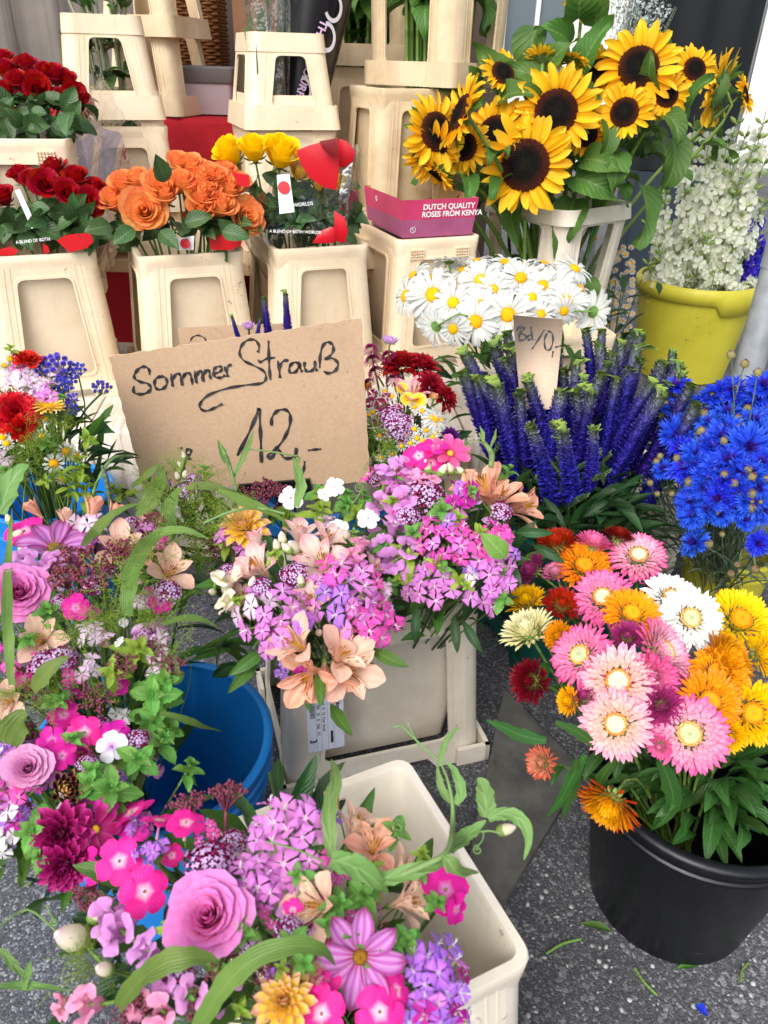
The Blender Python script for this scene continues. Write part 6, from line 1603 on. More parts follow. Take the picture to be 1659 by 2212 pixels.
snap_spike(q5, [(930, 1055, 'snap', 60), (905, 1045, 'snap', 54), (925, 1020, 'snapbud', 40), (950, 1025, 'snapbud', 36), (975, 1020, 'snapbud', 34), (1000, 1022, 'snapbud', 28)], 'snap_pink', D5, 60, F5)
snap_spike(q5, [(848, 1215, 'snap', 70), (875, 1190, 'snap', 70), (830, 1180, 'snap', 60)], 'snap_lilac', D5, 64, F5)
for u, v, s in ((920, 1066, 84), (882, 1112, 60)): mass(q5, 'oregano', m_oregano, u, v, s, D5, None, F5)
for u, v, s, f in ((1040, 1040, 130, (-.35, .75, .5)), (1085, 1058, 120, (.25, .8, .5)), (1142, 1092, 115, (.85, .35, .35)), (1000, 1050, 80, (-.8, .5, .3))): one(q5, 'alst', 'alst_salmon', u, v, s, D5, f, F5, True, back=1.2)
for u, v, s, n, c in ((952, 1165, 120, 12, 'dian_pink'), (925, 1258, 110, 10, 'dian_lav'), (1022, 1190, 90, 8, 'dian_pink'), (1072, 1210, 110, 11, 'dian_lav'), (1040, 1290, 60, 4, 'dian_lav'), (1020, 1245, 34, 2, 'dian_white'), (1060, 1160, 60, 5, 'dian_pink'), (990, 1090, 60, 4, 'dian_mag'), (1000, 1060, 50, 3, 'dian_mag'), (1080, 1250, 60, 5, 'dian_lav')):
    cluster(q5, 'dianth', c, u, v, s, D5, n, 46, 'sweet_william', foot=F5, alt=('dian_lav', 'dian_violet') if c != 'dian_white' else None)
mint(q5, 955, 1100, 90, D5, 'mint', None, F5, 8); mint(q5, 985, 1115, 70, D5, 'lime', None, F5); mint(q5, 890, 1150, 80, D5, 'mint', None, F5, 6)
part('leaf', leafmesh('mint', 1), q5, along(D5.hit(1092, 1205)[0] + (CAM - D5.hit(1092, 1205)[0]).normalized() * .05, camdir((-.6, .6, .2), D5.hit(1092, 1205)[0]), CAM - D5.hit(1092, 1205)[0], size(75, D5.hit(1092, 1205)[0])))
shoot(q5, [(1060, 1010), (1062, 980), (1045, 955), (1035, 935)], [12, 14, 8, 4], D5, [.05] * 4); sheet(q5, [(1045, 955), (1042, 935), (1036, 920)], 12, D5, .06); sheet(q5, [(1060, 965), (1068, 945), (1072, 925)], 10, D5, .06); tendril(q5, [(1045, 960), (1025, 950), (1008, 955)], D5, 3, .05, 6)
for u, v, du, dv in ((1115, 1150, .9, .1), (1150, 1175, .8, -.3), (980, 1330, .2, -.9), (1000, 1340, .5, -.8), (900, 1310, 0, -.9)): part('leaf', leafmesh('darkwide', RNG.randrange(4)), q5, along(D5.hit(u, v)[0], camdir((du, dv, .3), D5.hit(u, v)[0]), CAM - D5.hit(u, v)[0], size(85, D5.hit(u, v)[0])))

filler(q5, D5, 32, F5, [('cl', 'dian_lav'), ('cl', 'dian_pink'), ('mint', 'mint'), ('snap', 'snap_lilac', 'snapdragon'), ('oreg',), ('mint', 'lime')], (800, 1100, 990, 1300))
# ================================================================ burgundy bouquet beside the sign
D6 = Dome(885, 890, .58, .17, .16, .18); F6 = Vector((B5C.x, B5C.y + .06, .06))
q6 = bouquet('burgundy bouquet of pompons, red dahlias and small white daisies beside the sign', F6, D6, nstem=16, leaves=60, lk=('dark', 'mid'))
for u, v, s in ((805, 780, 46), (812, 806, 48), (845, 795, 44), (850, 822, 46), (838, 770, 42), (796, 830, 40), (800, 755, 40), (872, 808, 36)): one(q6, 'pompon', 'pompon', u, v, s, D6, None, F6)
for u, v, s, f in ((868, 790, 100, (-.1, .8, .5)), (912, 795, 96, (.3, .8, .5)), (930, 835, 80, (.5, .4, .7)), (962, 862, 70, (.7, .3, .6))): one(q6, 'dahlia', 'dahl_red', u, v, s, D6, f, F6)
one(q6, 'alst', 'alst_pink', 893, 838, 96, D6, (.15, .85, .4), F6, True, back=1.2)
for u, v, s in ((822, 873, 36), (820, 908, 40), (843, 906, 36), (802, 870, 34), (856, 884, 30), (834, 858, 28), (806, 852, 28)): one(q6, 'dianth', 'dian_eye', u, v, s, D6, (RNG.gauss(0, .2), .3, .9), F6, name='sweet_william', sr=3)
for cu, cv in ((540, 770), (590, 820), (690, 740), (680, 830), (750, 790), (800, 750), (720, 730), (750, 850), (530, 870), (655, 910), (700, 930), (730, 880), (840, 910), (490, 950), (320, 870), (380, 820), (620, 960), (590, 650), (650, 680), (240, 715), (360, 530), (420, 570), (330, 1040), (420, 1010), (270, 690), (610, 890), (560, 930)):
    one(q6, 'feverfew', 'w', 730 + .28 * cu, 697 + .28 * cv, 27, D6, (RNG.gauss(0, .3), .35 + RNG.gauss(0, .2), .9), F6, sr=2, back=.2)
for u, v, s in ((905, 865, 40), (880, 862, 36), (793, 834, 26), (868, 838, 30)): one(q6, 'calend', 'y', u, v, s, D6, (0, .3, .9), F6)
one(q6, 'daisy', 'white', 940, 905, 70, D6, (.4, .5, .7), F6); one(q6, 'dahlia', 'dark_purple', 972, 945, 56, D6, (.5, .4, .7), F6); one(q6, 'dahlbud', 'aster_lil', 842, 738, 46, D6, (.1, .95, .2), F6); one(q6, 'dahlbud', 'dahl_yel', 938, 858, 30, D6, (.2, .9, .4), F6)
for u, v, s in ((840, 900, 60), (855, 930, 70), (870, 915, 50)): mass(q6, 'oregano', m_oregano, u, v, s, D6, None, F6)
for u, v, s in ((830, 960, 160), (850, 1000, 140), (815, 930, 120)): spray(q6, u, v, s, D6, None, F6)
# ================================================================ red and violet bouquet at left
D7 = Dome(75, 915, .68, .17, .16, .20); F7 = Vector((B6C.x, B6C.y, .06))
q7 = bouquet('bouquet with red carnations and violet ageratum at the left edge by the table', F7, D7, nstem=16, leaves=110, lk=('dark', 'dark', 'mid'))
for u, v, s in ((122, 790, 64), (145, 812, 44), (84, 797, 44), (166, 800, 40), (154, 864, 34), (150, 885, 40), (135, 835, 44)): mass(q7, 'ageratum', m_ageratum, u, v, s, D7, (RNG.gauss(0, .2), .6, .7), F7)
p_ag = D7.hit(150, 850)[0]; e_ag = at(219, 838, Y=p_ag.y + .02); o = part('ageratum', cached(('ageratum', 0), lambda: m_ageratum(random.Random(5))), q7, face_dir(e_ag, (.2, -.3, .9), size(42, e_ag) / 2)); mb = MB(); mb.tube(curve_pts([at(165, 925, Y=p_ag.y), at(185, 885, Y=p_ag.y), e_ag - Vector((0, 0, .01))]), .0022, 6); part('stem', mb.build('stem', G_STEMD), q7)
for u, v, s, f in ((36, 893, 110, (.2, .2, .95)), (58, 780, 70, (.1, .8, .5)), (8, 900, 90, (-.2, .2, .95)), (45, 925, 70, (.3, -.3, .9))): one(q7, 'carn', 'carn_red', u, v, s, D7, f, F7)
for u, v, s, n, c in ((50, 832, 72, 7, 'dian_pale'), (92, 834, 62, 5, 'dian_pale'), (53, 806, 60, 5, 'dian_pale'), (58, 855, 56, 4, 'dian_white'), (102, 850, 50, 4, 'dian_lav'), (42, 790, 40, 3, 'dian_pink')): cluster(q7, 'dianth', c, u, v, s, D7, n, 36, 'sweet_william', foot=F7)
one(q7, 'calend', 'y', 104, 880, 82, D7, (.1, .85, .35), F7, sr=9, back=.1)
for u, v in ((11, 788), (6, 945), (14, 958), (3, 925), (22, 775)): one(q7, 'feverfew', 'w', u, v, 34, D7, (.1, .4, .9), F7, sr=2)
mint(q7, 22, 752, 46, D7, 'lime', (0, .8, .5), F7, 7)
for u, v, s in ((30, 860, 80), (20, 800, 70), (110, 950, 100), (130, 920, 90), (80, 960, 90), (60, 1010, 90), (150, 985, 70), (110, 1030, 80)): spray(q7, u, v, s * 1.3, D7, (RNG.gauss(0, .3), .8, .4), F7)
for u, v, s in ((170, 1000, 80), (185, 1050, 90), (150, 1040, 60)): mint(q7, u, v, s, D7, 'lime', (.2, .8, .4), F7)
tendril(q7, [(195, 1085), (215, 1030), (245, 990), (285, 985)], D7, 8, .02); shoot(q7, [(240, 1110), (236, 1070), (228, 1030), (220, 1005)], [6, 10, 12, 5], D7, [.06] * 4, G_GREY, 'grey_spike')
filler(q7, D7, 24, F7, [('cl', 'dian_pale'), ('mint', 'lime'), ('feverfew', 'w'), ('spray',), ('mint', 'mint')], (0, 200, 780, 1060), (26, 50))
# ================================================================ grasses and stalks in the blue tub below the sign
D8 = Dome(420, 1100, .52, .17, .12, .16); F8 = Vector((B2C.x - .08, B2C.y, .06))
q8 = bouquet('wispy bouquet of grasses and dusky buds under the left half of the sign', F8, D8, nstem=14, leaves=70, lk=('dark', 'mid', 'mid'), L=(.04, .08))
for u, v, s in ((400, 1090, 220), (330, 1060, 160), (470, 1100, 200), (440, 1150, 200), (380, 1150, 200), (500, 1160, 180), (350, 1120, 160), (380, 1010, 120), (440, 1030, 120), (420, 1200, 160)): spray(q8, u, v, s, D8, (RNG.gauss(0, .4), .7, .4), F8)
for u, v, s in ((345, 1030, 40), (355, 1050, 40), (420, 1035, 36), (400, 1060, 44), (430, 1050, 36)): mass(q8, 'oregano', m_oregano, u, v, s, D8, None, F8)
for u, v, s in ((575, 1065, 80), (610, 1070, 60), (550, 1080, 70), (460, 1180, 60)): mass(q8, 'sedum', m_sedum, u, v, s, D8, None, F8)
for pts, w in (([(300, 1120), (325, 1080), (345, 1040), (352, 1005)], 52), ([(360, 1180), (362, 1120), (372, 1080), (395, 1050)], 44), ([(400, 1055), (450, 1050), (500, 1065), (560, 1080)], 26), ([(285, 1050), (310, 1035), (330, 1015), (350, 1000)], 24)): blade(q8, pts, w, D8, [.04, .05, .05, .05])
snap_spike(q8, [(400, 1030, 'snapbud', 30), (395, 1010, 'snapbud', 26), (385, 1035, 'snapbud', 26), (398, 990, 'snapbud', 22)], 'snap_cream', D8, 30, F8); mint(q8, 440, 1015, 60, D8, 'mint', (0, .8, .4), F8, 7); mint(q8, 250, 1060, 80, D8, 'lime', None, F8)
shoot(q8, [(510, 1060), (500, 1020), (490, 990), (475, 960)], [5, 8, 10, 4], D8, [.08] * 4); sheet(q8, [(505, 1030), (525, 990), (540, 955), (548, 930)], 16, D8, .08); sheet(q8, [(488, 1000), (480, 975), (470, 950)], 22, D8, .08); tendril(q8, [(535, 970), (580, 975), (640, 985)], D8, 4, .08, 8)
mint(q8, 480, 1140, 60, D8, 'lime'); 
for k in range(10): mint(q8, RNG.uniform(520, 800), RNG.uniform(1060, 1120), 60, Dome(650, 1100, .44, .2, .12, .12), RNG.choice(('lime', 'mint')), None, Vector((B2C.x, B2C.y, .06)))
ORD = [''] if False else ['first', 'second', 'third', 'fourth', 'fifth', 'sixth', 'seventh', 'eighth', 'ninth', 'tenth', 'eleventh', 'twelfth', 'thirteenth', 'fourteenth', 'fifteenth', 'sixteenth', 'seventeenth', 'eighteenth', 'nineteenth', 'twentieth', 'twenty-first', 'twenty-second', 'twenty-third', 'twenty-fourth']
def ordinal(items, cuts, rows, text):
    """labels by row and place from the left: items are (u, v, object)"""
    for k, row in enumerate(rows):
        lo, hi = ([-1e9] + cuts)[k], (cuts + [1e9])[k]; r_ = sorted([t for t in items if lo <= t[1] < hi], key=lambda t: t[0])
        for i, t in enumerate(r_): t[2]['label'] = text % (ORD[min(i, 23)] + ' from the left', row)
# ================================================================ behind the sign: speedwell tips and a bud
vz = thing('speedwell_bunch', 'few speedwell tips and a bud peeping over the big cardboard sign', 'bunch of flowers')
VM = {}
def veron_mesh(i, crest=True):
    if (i, crest) not in VM: VM[(i, crest)] = m_veronica(random.Random(40 + i), crest).build('flower_spike', M_VERON)
    return VM[(i, crest)]
for k, (u0, v0, u1, v1) in enumerate(((515, 730, 500, 680), (580, 725, 572, 640), (622, 715, 612, 628), (555, 730, 562, 685))):
    a, b = at(u0, v0, Y=1.72), at(u1, v1, Y=1.72); d = b - a
    part('flower_spike', veron_mesh(k % 3, True), vz, face_dir(a - d * .35, d, d.length * 1.35, .4))
    mb = MB(); mb.tube([Vector((a.x, a.y, .30)), a], .003, 5); part('stem', mb.build('stem', G_STEMD), vz)
p = at(537, 706, Y=1.72); bloom(vz, 'dahlbud', 'aster_lil', 0, p, (0, -.2, 1), size(34, p) / 2); mb = MB(); mb.tube([Vector((p.x, p.y, .30)), p], .0025, 5); part('stem', mb.build('stem', G_STEMD), vz)

# ================================================================ speedwell bucket
tips = [(320, 480), (352, 500), (470, 430), (545, 405), (392, 600), (545, 518), (432, 560), (482, 605), (632, 540), (690, 440), (704, 490), (612, 600), (600, 665), (285, 545), (765, 640), (842, 650), (862, 520), (932, 400), (985, 520), (905, 395), (1032, 450), (1078, 545), (1100, 382), (1150, 455), (1165, 580), (1205, 500), (1262, 520), (1332, 512), (1352, 612), (650, 800), (752, 812), (832, 800), (782, 870), (950, 830), (1105, 465), (1380, 690), (1000, 600), (880, 640), (700, 560), (1240, 600), (1300, 560), (1060, 470), (960, 560), (800, 560), (1120, 520), (510, 470), (590, 470), (1190, 620), (930, 620)]
VC = Vector((GC.x, GC.y + .02, 0)); VIT = []
for i, (cx, cy) in enumerate(tips):
    u, v = 829 + .5 * cx, 498 + .5 * cy
    k = min(1, max(0, (v - 690) / 220)); Yt = VC.y + .17 - .40 * k + RNG.uniform(-.04, .04)
    tip = at(u, v, Y=Yt); L = RNG.uniform(.19, .28) * (1.1 if v < 860 else .9)
    foot = Vector((VC.x + (tip.x - VC.x) * .25, VC.y + (tip.y - VC.y) * .25, .05))
    d = (tip - (foot + Vector((0, 0, .12)))).normalized(); d = (d * .8 + Vector((RNG.gauss(0, .12) + (tip.x - VC.x) * .9, RNG.gauss(0, .09), .38))).normalized()
    o = thing('speedwell', 'blue-violet speedwell spike with crested green tip in the green bucket', 'speedwell', foot, 0, 'speedwell in the green bucket')
    VIT.append((u, v, o)); base = tip - d * L
    part('flower_spike', veron_mesh(i % 7, True), o, face_dir(base - foot, d, L / 1.08, RNG.uniform(-.5, .5)))
    st, Q = stem(o, base, d, foot, .0028, G_STEMD, inv=foot)
    for q in range(7):
        t = RNG.uniform(.35, 1); P = Q[min(len(Q) - 1, int(t * 7))]; a = RNG.uniform(0, 6.28); part('leaf', leafmesh('veron', RNG.randrange(4)), o, along(P - foot, (math.cos(a), math.sin(a) - .3, RNG.uniform(.1, .8)), (0, 0, 1), RNG.uniform(.06, .10)))
    for q in range(2):                                         # short green side spikes
        a = RNG.uniform(0, 6.28); P = base - foot + d * L * RNG.uniform(-.1, .15); dd = (d * .7 + Vector((math.cos(a), math.sin(a) - .2, 0)) * .6).normalized(); part('side_spike', cached(('side', q), lambda: m_veronica(random.Random(70 + q), False).build('side_spike', leaf_mat('speedwell_bud_green', '#4a7040', '#7f9a78', transl=.1, rough=.7))), o, face_dir(P, dd, RNG.uniform(.05, .085)))
ordinal(VIT, [735, 762, 805, 870], ['backmost row', 'second row', 'third row', 'fourth row', 'front row'], 'violet speedwell spike with green crest, %s in the %s')
vl = thing('speedwell_foliage', 'dark green speedwell leaves hanging over the rim of the green bucket', 'foliage', VC)
Dv = Dome(1215, 1075, .50, .23, .19, .16)
scatter_leaves(vl, Dv, 170, ('veron', 'dark'), (.07, .11), (.0, .4))
for c in list(vl.children): c.matrix_basis = T(-VC) @ c.matrix_basis

# ================================================================ cornflowers
Dc = Dome(1590, 1010, .58, .21, .22, .24); FC = Vector((CC.x + .02, CC.y + .02, .05))
cf = [(560, 450, 96), (520, 640, 92), (450, 650, 90), (560, 880, 130), (760, 600, 90), (960, 490, 110), (1060, 480, 100), (960, 620, 110), (1020, 700, 110), (1010, 830, 110), (1340, 440, 110), (1280, 560, 110), (1200, 980, 150), (1030, 1120, 130), (860, 980, 100), (730, 1060, 110), (640, 1190, 120), (440, 1190, 80), (820, 1280, 110), (790, 1370, 100), (940, 1440, 110), (1110, 1420, 110), (1290, 1350, 110), (1160, 1640, 90), (700, 1600, 100), (740, 1850, 110), (690, 1480, 100), (1290, 1850, 90), (1340, 740, 100), (1310, 880, 110), (1180, 600, 100), (660, 780, 100), (900, 1180, 100), (860, 780, 90), (1120, 1540, 90), (1240, 1220, 100), (1330, 1120, 100), (700, 1250, 90), (800, 700, 100), (1100, 900, 100), (950, 900, 100), (760, 1150, 100), (1120, 1220, 110), (860, 1560, 100), (990, 1300, 100), (600, 1000, 90), (1250, 760, 110), (1080, 580, 100), (880, 560, 90), (1220, 1480, 110), (1340, 1560, 100), (960, 1600, 90), (620, 560, 90)]
CIT = []
for i, (cx, cy, s) in enumerate(cf):
    u, v = 1327 + .24 * cx, 730 + .24 * cy; p, nn = Dc.hit(u, v); d = facing(p, nn, None, .3)
    if cy > 1800 and cx < 800: d = camdir((-.6, .1, .5), p)
    ft = FC + Vector((RNG.gauss(0, .02), RNG.gauss(0, .02), 0)); o = thing('cornflower', 'bright blue cornflower in the bunch at the right edge', 'cornflower', ft, 0, 'blue cornflowers at the right edge')
    CIT.append((u, v, o)); R = size(s * .74, p) / 2; bloom(o, 'corn', 'corn', i % 4, p, d, R, RNG.uniform(0, 6), inv=ft); stem(o, p - d * R * .35, d, ft, .0016, G_GREY, inv=ft, n=5)
    for q in range(3): part('leaf', leafmesh('thin', RNG.randrange(4)), o, along(p - ft + (ft - p) * RNG.uniform(.25, .7), (RNG.gauss(0, 1), RNG.gauss(-.3, 1), .4), (0, 0, 1), RNG.uniform(.08, .13)))
ordinal(CIT, [880, 960, 1050, 1110], ['top row', 'second row', 'middle row', 'fourth row', 'bottom row'], 'bright blue cornflower, %s in the %s of the bunch')
BIT = []
bd = [(1050, 150, 36), (1175, 230, 36), (1290, 310, 36), (450, 580, 34), (600, 630, 32), (690, 640, 30), (845, 570, 36), (805, 680, 40), (785, 835, 38), (880, 505, 26), (1095, 440, 26), (1185, 425, 30), (1200, 640, 40), (1115, 720, 34), (1140, 800, 36), (990, 920, 34), (380, 1110, 30), (410, 1060, 26), (565, 1080, 34), (320, 1300, 28), (675, 1290, 42), (385, 1400, 24), (515, 1400, 26), (990, 1225, 32), (1205, 1180, 36), (1245, 1250, 40), (1075, 1305, 38), (1235, 1400, 40), (1240, 1470, 20), (1240, 1530, 38), (1320, 1475, 18), (930, 1570, 18), (850, 1850, 40), (970, 1765, 24), (1110, 2040, 28), (1050, 2120, 32), (1270, 2080, 36), (1370, 1260, 30)]
for cx, cy, s in bd:
    u, v = 1327 + .24 * cx, 730 + .24 * cy; p, nn = Dc.hit(u, v, -.06); d = (facing(p, nn, None, .2) + Vector((0, 0, .8))).normalized()
    if cy < 400: p = at(u, v, Y=Dc.c.y - .02)
    ft = FC + Vector((RNG.gauss(0, .02), RNG.gauss(0, .02), 0)); o = thing('cornflower_bud', 'scaly closed cornflower bud on a grey-green stalk at the right edge', 'cornflower bud', ft, 0, 'closed cornflower buds')
    BIT.append((u, v, o)); R = size(s * .52, p) / 2; part('bud', head('cornbud', 'b', RNG.randrange(3)).join(), o, face_dir(p - ft, d, R, RNG.uniform(0, 6))); stem(o, p - d * R * .9, d, ft, .0015, G_GREY, inv=ft, n=5)
ordinal(BIT, [850, 920, 1000, 1090], ['top row', 'second row', 'middle row', 'fourth row', 'bottom row'], 'closed scaly cornflower bud, %s in the %s of buds')
cl_ = thing('cornflower_foliage', 'thin grey-green cornflower leaves spilling over the small yellow bucket', 'foliage', FC)
for i in range(290):
    a = RNG.uniform(0, 6.28); k = RNG.uniform(.2, 1.1); p = Vector((math.cos(a) * .19 * k, math.sin(a) * .19 * k, RNG.uniform(.10, .42))); part('leaf', leafmesh('thin', RNG.randrange(4)), cl_, along(p, (math.cos(a) + RNG.gauss(0, .4), math.sin(a) + RNG.gauss(-.2, .4), RNG.uniform(-.2, .8)), (0, 0, 1), RNG.uniform(.10, .18)))

# ================================================================ strawflowers
Ds = Dome(1385, 1420, .50, .26, .22, .17); FK = Vector((KC.x - .01, KC.y, .04))
SF = [  # u, v, size, colour, kind, facing, label
    (1201, 1171, 84, 'redorange', 'strawcup', (-.25, .75, .5), 'red-orange cupped strawflower at the top left of the tub bunch'),
    (1283, 1172, 72, 'pink', 'strawcup', (.1, .9, .3), 'pale pink strawflower half hidden behind the big orange one at the top'),
    (1336, 1158, 62, 'darkred', 'strawcup', (.1, .95, .3), 'dark red half open strawflower bud at the very top of the bunch'),
    (1379, 1200, 104, 'pinkwhite', 'straw', (.0, .55, .85), 'pink and white strawflower with orange eye at the top right'),
    (1262, 1222, 116, 'orange', 'strawhalf', (.1, .55, .85), 'orange-yellow strawflower below the pale pink one near the top'),
    (1150, 1230, 68, 'magenta', 'strawcup', (-.8, .3, .4), 'dusky magenta strawflower seen from the side at the upper left'),
    (1200, 1236, 60, 'pinkwhite', 'strawcup', (-.3, .6, .5), 'pale pink strawflower wedged behind the orange one'),
    (1137, 1297, 88, 'yellow', 'strawcup', (-.35, .65, .65), 'yellow cupped strawflower at the left between two cream ones'),
    (1078, 1292, 84, 'cream', 'strawcup', (-.95, .2, .2), 'cream strawflower pointing left against the bucket, leftmost of all'),
    (1214, 1304, 80, 'redorange', 'strawcup', (.1, .45, .7), 'red-orange strawflower in the middle left next to the yellow cup'),
    (1302, 1290, 118, 'pink', 'straw', (-.1, .35, .95), 'pink strawflower with pale orange-ringed eye in the upper middle'),
    (1365, 1325, 118, 'orange', 'strawhalf', (.1, .5, .85), 'orange strawflower in the centre below the pink one'),
    (1139, 1360, 112, 'cream', 'strawcup', (-.45, .6, .55), 'larger cream strawflower tilted up at the left'),
    (1206, 1374, 66, 'gold', 'strawcup', (-.4, .1, .7), 'golden bud-like strawflower beside the larger cream one'),
    (1452, 1291, 116, 'white', 'straw', (.1, .6, .8), 'white strawflower with orange eye, upper of the two white ones'),
    (1492, 1335, 120, 'white', 'straw', (.2, .25, .95), 'white strawflower with pale eye, lower of the two white ones'),
    (1420, 1264, 72, 'pinkwhite', 'strawcup', (.2, .8, .4), 'pale pink strawflower behind the upper white one'),
    (1600, 1338, 134, 'lemon', 'strawhalf', (.25, .5, .8), 'largest bright yellow strawflower at the upper right'),
    (1572, 1424, 128, 'gold', 'strawcup', (.5, .6, .3), 'golden strawflower seen from the side at the right'),
    (1650, 1414, 90, 'lemon', 'strawcup', (.7, .3, .5), 'yellow strawflower cut by the right edge of the picture'),
    (1254, 1415, 132, 'pink', 'straw', (-.45, .2, .9), 'bright pink strawflower with closed centre in the left middle'),
    (1355, 1374, 70, 'magenta', 'strawcup', (.0, .4, .8), 'magenta-pink strawflower bud in the middle of the bunch'),
    (1436, 1408, 134, 'pinkwhite', 'strawhalf', (.65, .55, .45), 'pink and white strawflower tilted away to the right'),
    (1408, 1464, 112, 'pink', 'strawcup', (.2, -.1, .8), 'pink strawflower under the tilted pink and white one'),
    (1335, 1472, 146, 'creampink', 'straw', (-.05, .15, 1), 'cream strawflower with pink tips, largest in the middle'),
    (1534, 1514, 122, 'orange', 'strawhalf', (.2, .2, .95), 'orange strawflower at the right beside the tilted pink one'),
    (1625, 1540, 132, 'yellow', 'strawhalf', (.3, .1, .9), 'orange-yellow strawflower at the right edge above the tub rim'),
    (1330, 1564, 138, 'creampink', 'straw', (-.05, -.05, 1), 'pale pink strawflower with green-white eye low in the middle'),
    (1490, 1585, 138, 'pinkwhite', 'straw', (.05, .0, 1), 'pink and white strawflower with yellow-ringed eye, lowest large one'),
    (1430, 1526, 84, 'magenta', 'strawcup', (.1, -.1, .8), 'magenta strawflower between the low pale ones'),
    (1145, 1471, 100, 'darkred', 'strawcup', (-.5, -.05, .85), 'dark red strawflower hanging alone over the asphalt at the left'),
    (1228, 1514, 64, 'yellow', 'strawcup', (-.6, -.1, .6), 'small yellow strawflower behind magenta bud at lower left'),
    (1262, 1505, 50, 'magenta', 'strawcup', (-.3, .6, .5), 'small magenta strawflower bud at the lower left of bunch'),
    (1170, 1648, 66, 'peach', 'strawcup', (-.35, -.1, .7), 'peach-white closed strawflower bud drooping at the lower left'),
    (1317, 1738, 132, 'fire', 'strawcup', (-.15, -.75, .45), 'yellow strawflower with red outer petals hanging over the black rim'),
    (1425, 1612, 56, 'pink', 'strawcup', (-.1, -.4, .7), 'small pink strawflower bud under the lowest pink one'),
    (1553, 1450, 110, 'orange', 'strawhalf', (.0, .4, .8), 'orange strawflower tucked under the golden side-on one'),
    (1575, 1592, 70, 'yellow', 'strawcup', (.3, -.4, .7), 'small yellow strawflower at the lower right above the leaves'),
]
for i, (u, v, s, c, kd, f, lab) in enumerate(SF):
    p, nn = Ds.hit(u, v); d = camdir(f, p); R = size(s, p) / 2; ft = FK + Vector((RNG.gauss(0, .02), RNG.gauss(0, .02), 0))
    if v > 1600: p = p + Vector((0, 0, 0))
    o = thing('strawflower', lab, 'strawflower', ft, 0, 'strawflowers in the black tub')
    bloom(o, kd, c, i, p, d, R * 1.24 * RNG.uniform(.94, 1.06), RNG.uniform(0, 6), inv=ft); st, Q = stem(o, p - d * R * .3, d, ft + Vector((0, 0, .05)), .0026, G_STEM, inv=ft)
    for q in range(2):
        P = Q[RNG.randrange(4, len(Q) - 1)]; a = RNG.uniform(0, 6.28); part('leaf', leafmesh('straw', RNG.randrange(4)), o, along(P - ft, (math.cos(a), math.sin(a) - .3, RNG.uniform(-.2, .6)), (0, 0, 1), RNG.uniform(.05, .08)))
sl_ = thing('strawflower_foliage', 'dark green strawflower leaves filling the mouth of the black tub', 'foliage', FK)
for i in range(90):
    a = RNG.uniform(0, 6.28); k = math.sqrt(RNG.random()); p = Vector((math.cos(a) * .075 * k, math.sin(a) * .075 * k, RNG.uniform(.20, .31))); part('leaf', leafmesh('straw', RNG.randrange(4)), sl_, along(p, (math.cos(a) + RNG.gauss(0, .6), math.sin(a) + RNG.gauss(0, .6), RNG.uniform(.3, 1.2)), (RNG.gauss(0, .3), RNG.gauss(0, .3), 1), RNG.uniform(.08, .12)))
for pts, w in (([(1180, 1600), (1130, 1590), (1085, 1570), (1050, 1555)], 34), ([(1265, 1630), (1235, 1680), (1210, 1730), (1180, 1765)], 30), ([(1245, 1640), (1240, 1690), (1225, 1735), (1215, 1770)], 34), ([(1425, 1640), (1450, 1700), (1450, 1750), (1405, 1795)], 46), ([(1200, 1560), (1260, 1590), (1300, 1630)], 30), ([(1330, 1640), (1300, 1680), (1290, 1720)], 30)):
    P = [at(u, v, Y=FK.y - .10 + .0 * i) for i, (u, v) in enumerate(pts)]; part('leaf', ribbon([q - FK for q in P], [size(w * k, P[0]) / 2 for k in np.interp(np.linspace(0, 1, len(P)), [0, .4, 1], [.4, 1, .05])], G_STRAW, 'leaf', nrm=(CAM - P[0]).normalized()), sl_)

# ================================================================ daisies
Dd = Dome(1090, 655, .76, .36, .22, .15); FD = Vector((DC.x - .08, DC.y, .22))
DS = [(212, 278, 214, None, 'left front'), (95, 282, 170, (-.7, .25, .6), 'far left'), (420, 216, 190, (.05, .45, .85), 'upper left'), (472, 256, 150, None, 'behind'), (300, 312, 170, (-.1, .3, .8), 'm'), (420, 328, 196, (0, .35, .9), 'm'), (535, 364, 214, (-.05, .15, 1), 'm'), (396, 394, 200, (-.1, .1, .95), 'm'), (592, 205, 176, (.1, .5, .8), 'm'), (528, 138, 170, (0, .9, .35), 'm'), (688, 236, 150, (.1, .4, .8), 'm'), (745, 242, 170, (.1, .35, .9), 'm'), (790, 305, 170, (.2, .3, .9), 'm'), (778, 348, 130, (.3, -.1, .7), 'm'), (905, 352, 180, (.55, -.1, -.75), 'm'), (825, 165, 160, (.4, .75, .4), 'm'), (225, 415, 170, (-.35, -.35, -.6), 'm'), (345, 170, 160, (-.2, .85, .4), 'm'), (282, 135, 150, (-.1, .95, -.2), 'm'), (692, 142, 140, (.2, .95, .1), 'm'), (610, 150, 150, (0, .95, .2), 'm'), (125, 195, 160, (-.6, .7, .3), 'm'), (300, 425, 150, (-.3, -.2, .6), 'm'), (850, 250, 130, (.6, .5, .3), 'm'), (680, 360, 130, (.2, .3, .5), 'm'), (220, 200, 150, (-.3, .7, .5), 'm'), (640, 290, 140, (.1, .3, .6), 'm'), (470, 170, 140, (0, .8, .5), 'm'), (400, 130, 130, (-.1, .95, .2), 'm')]
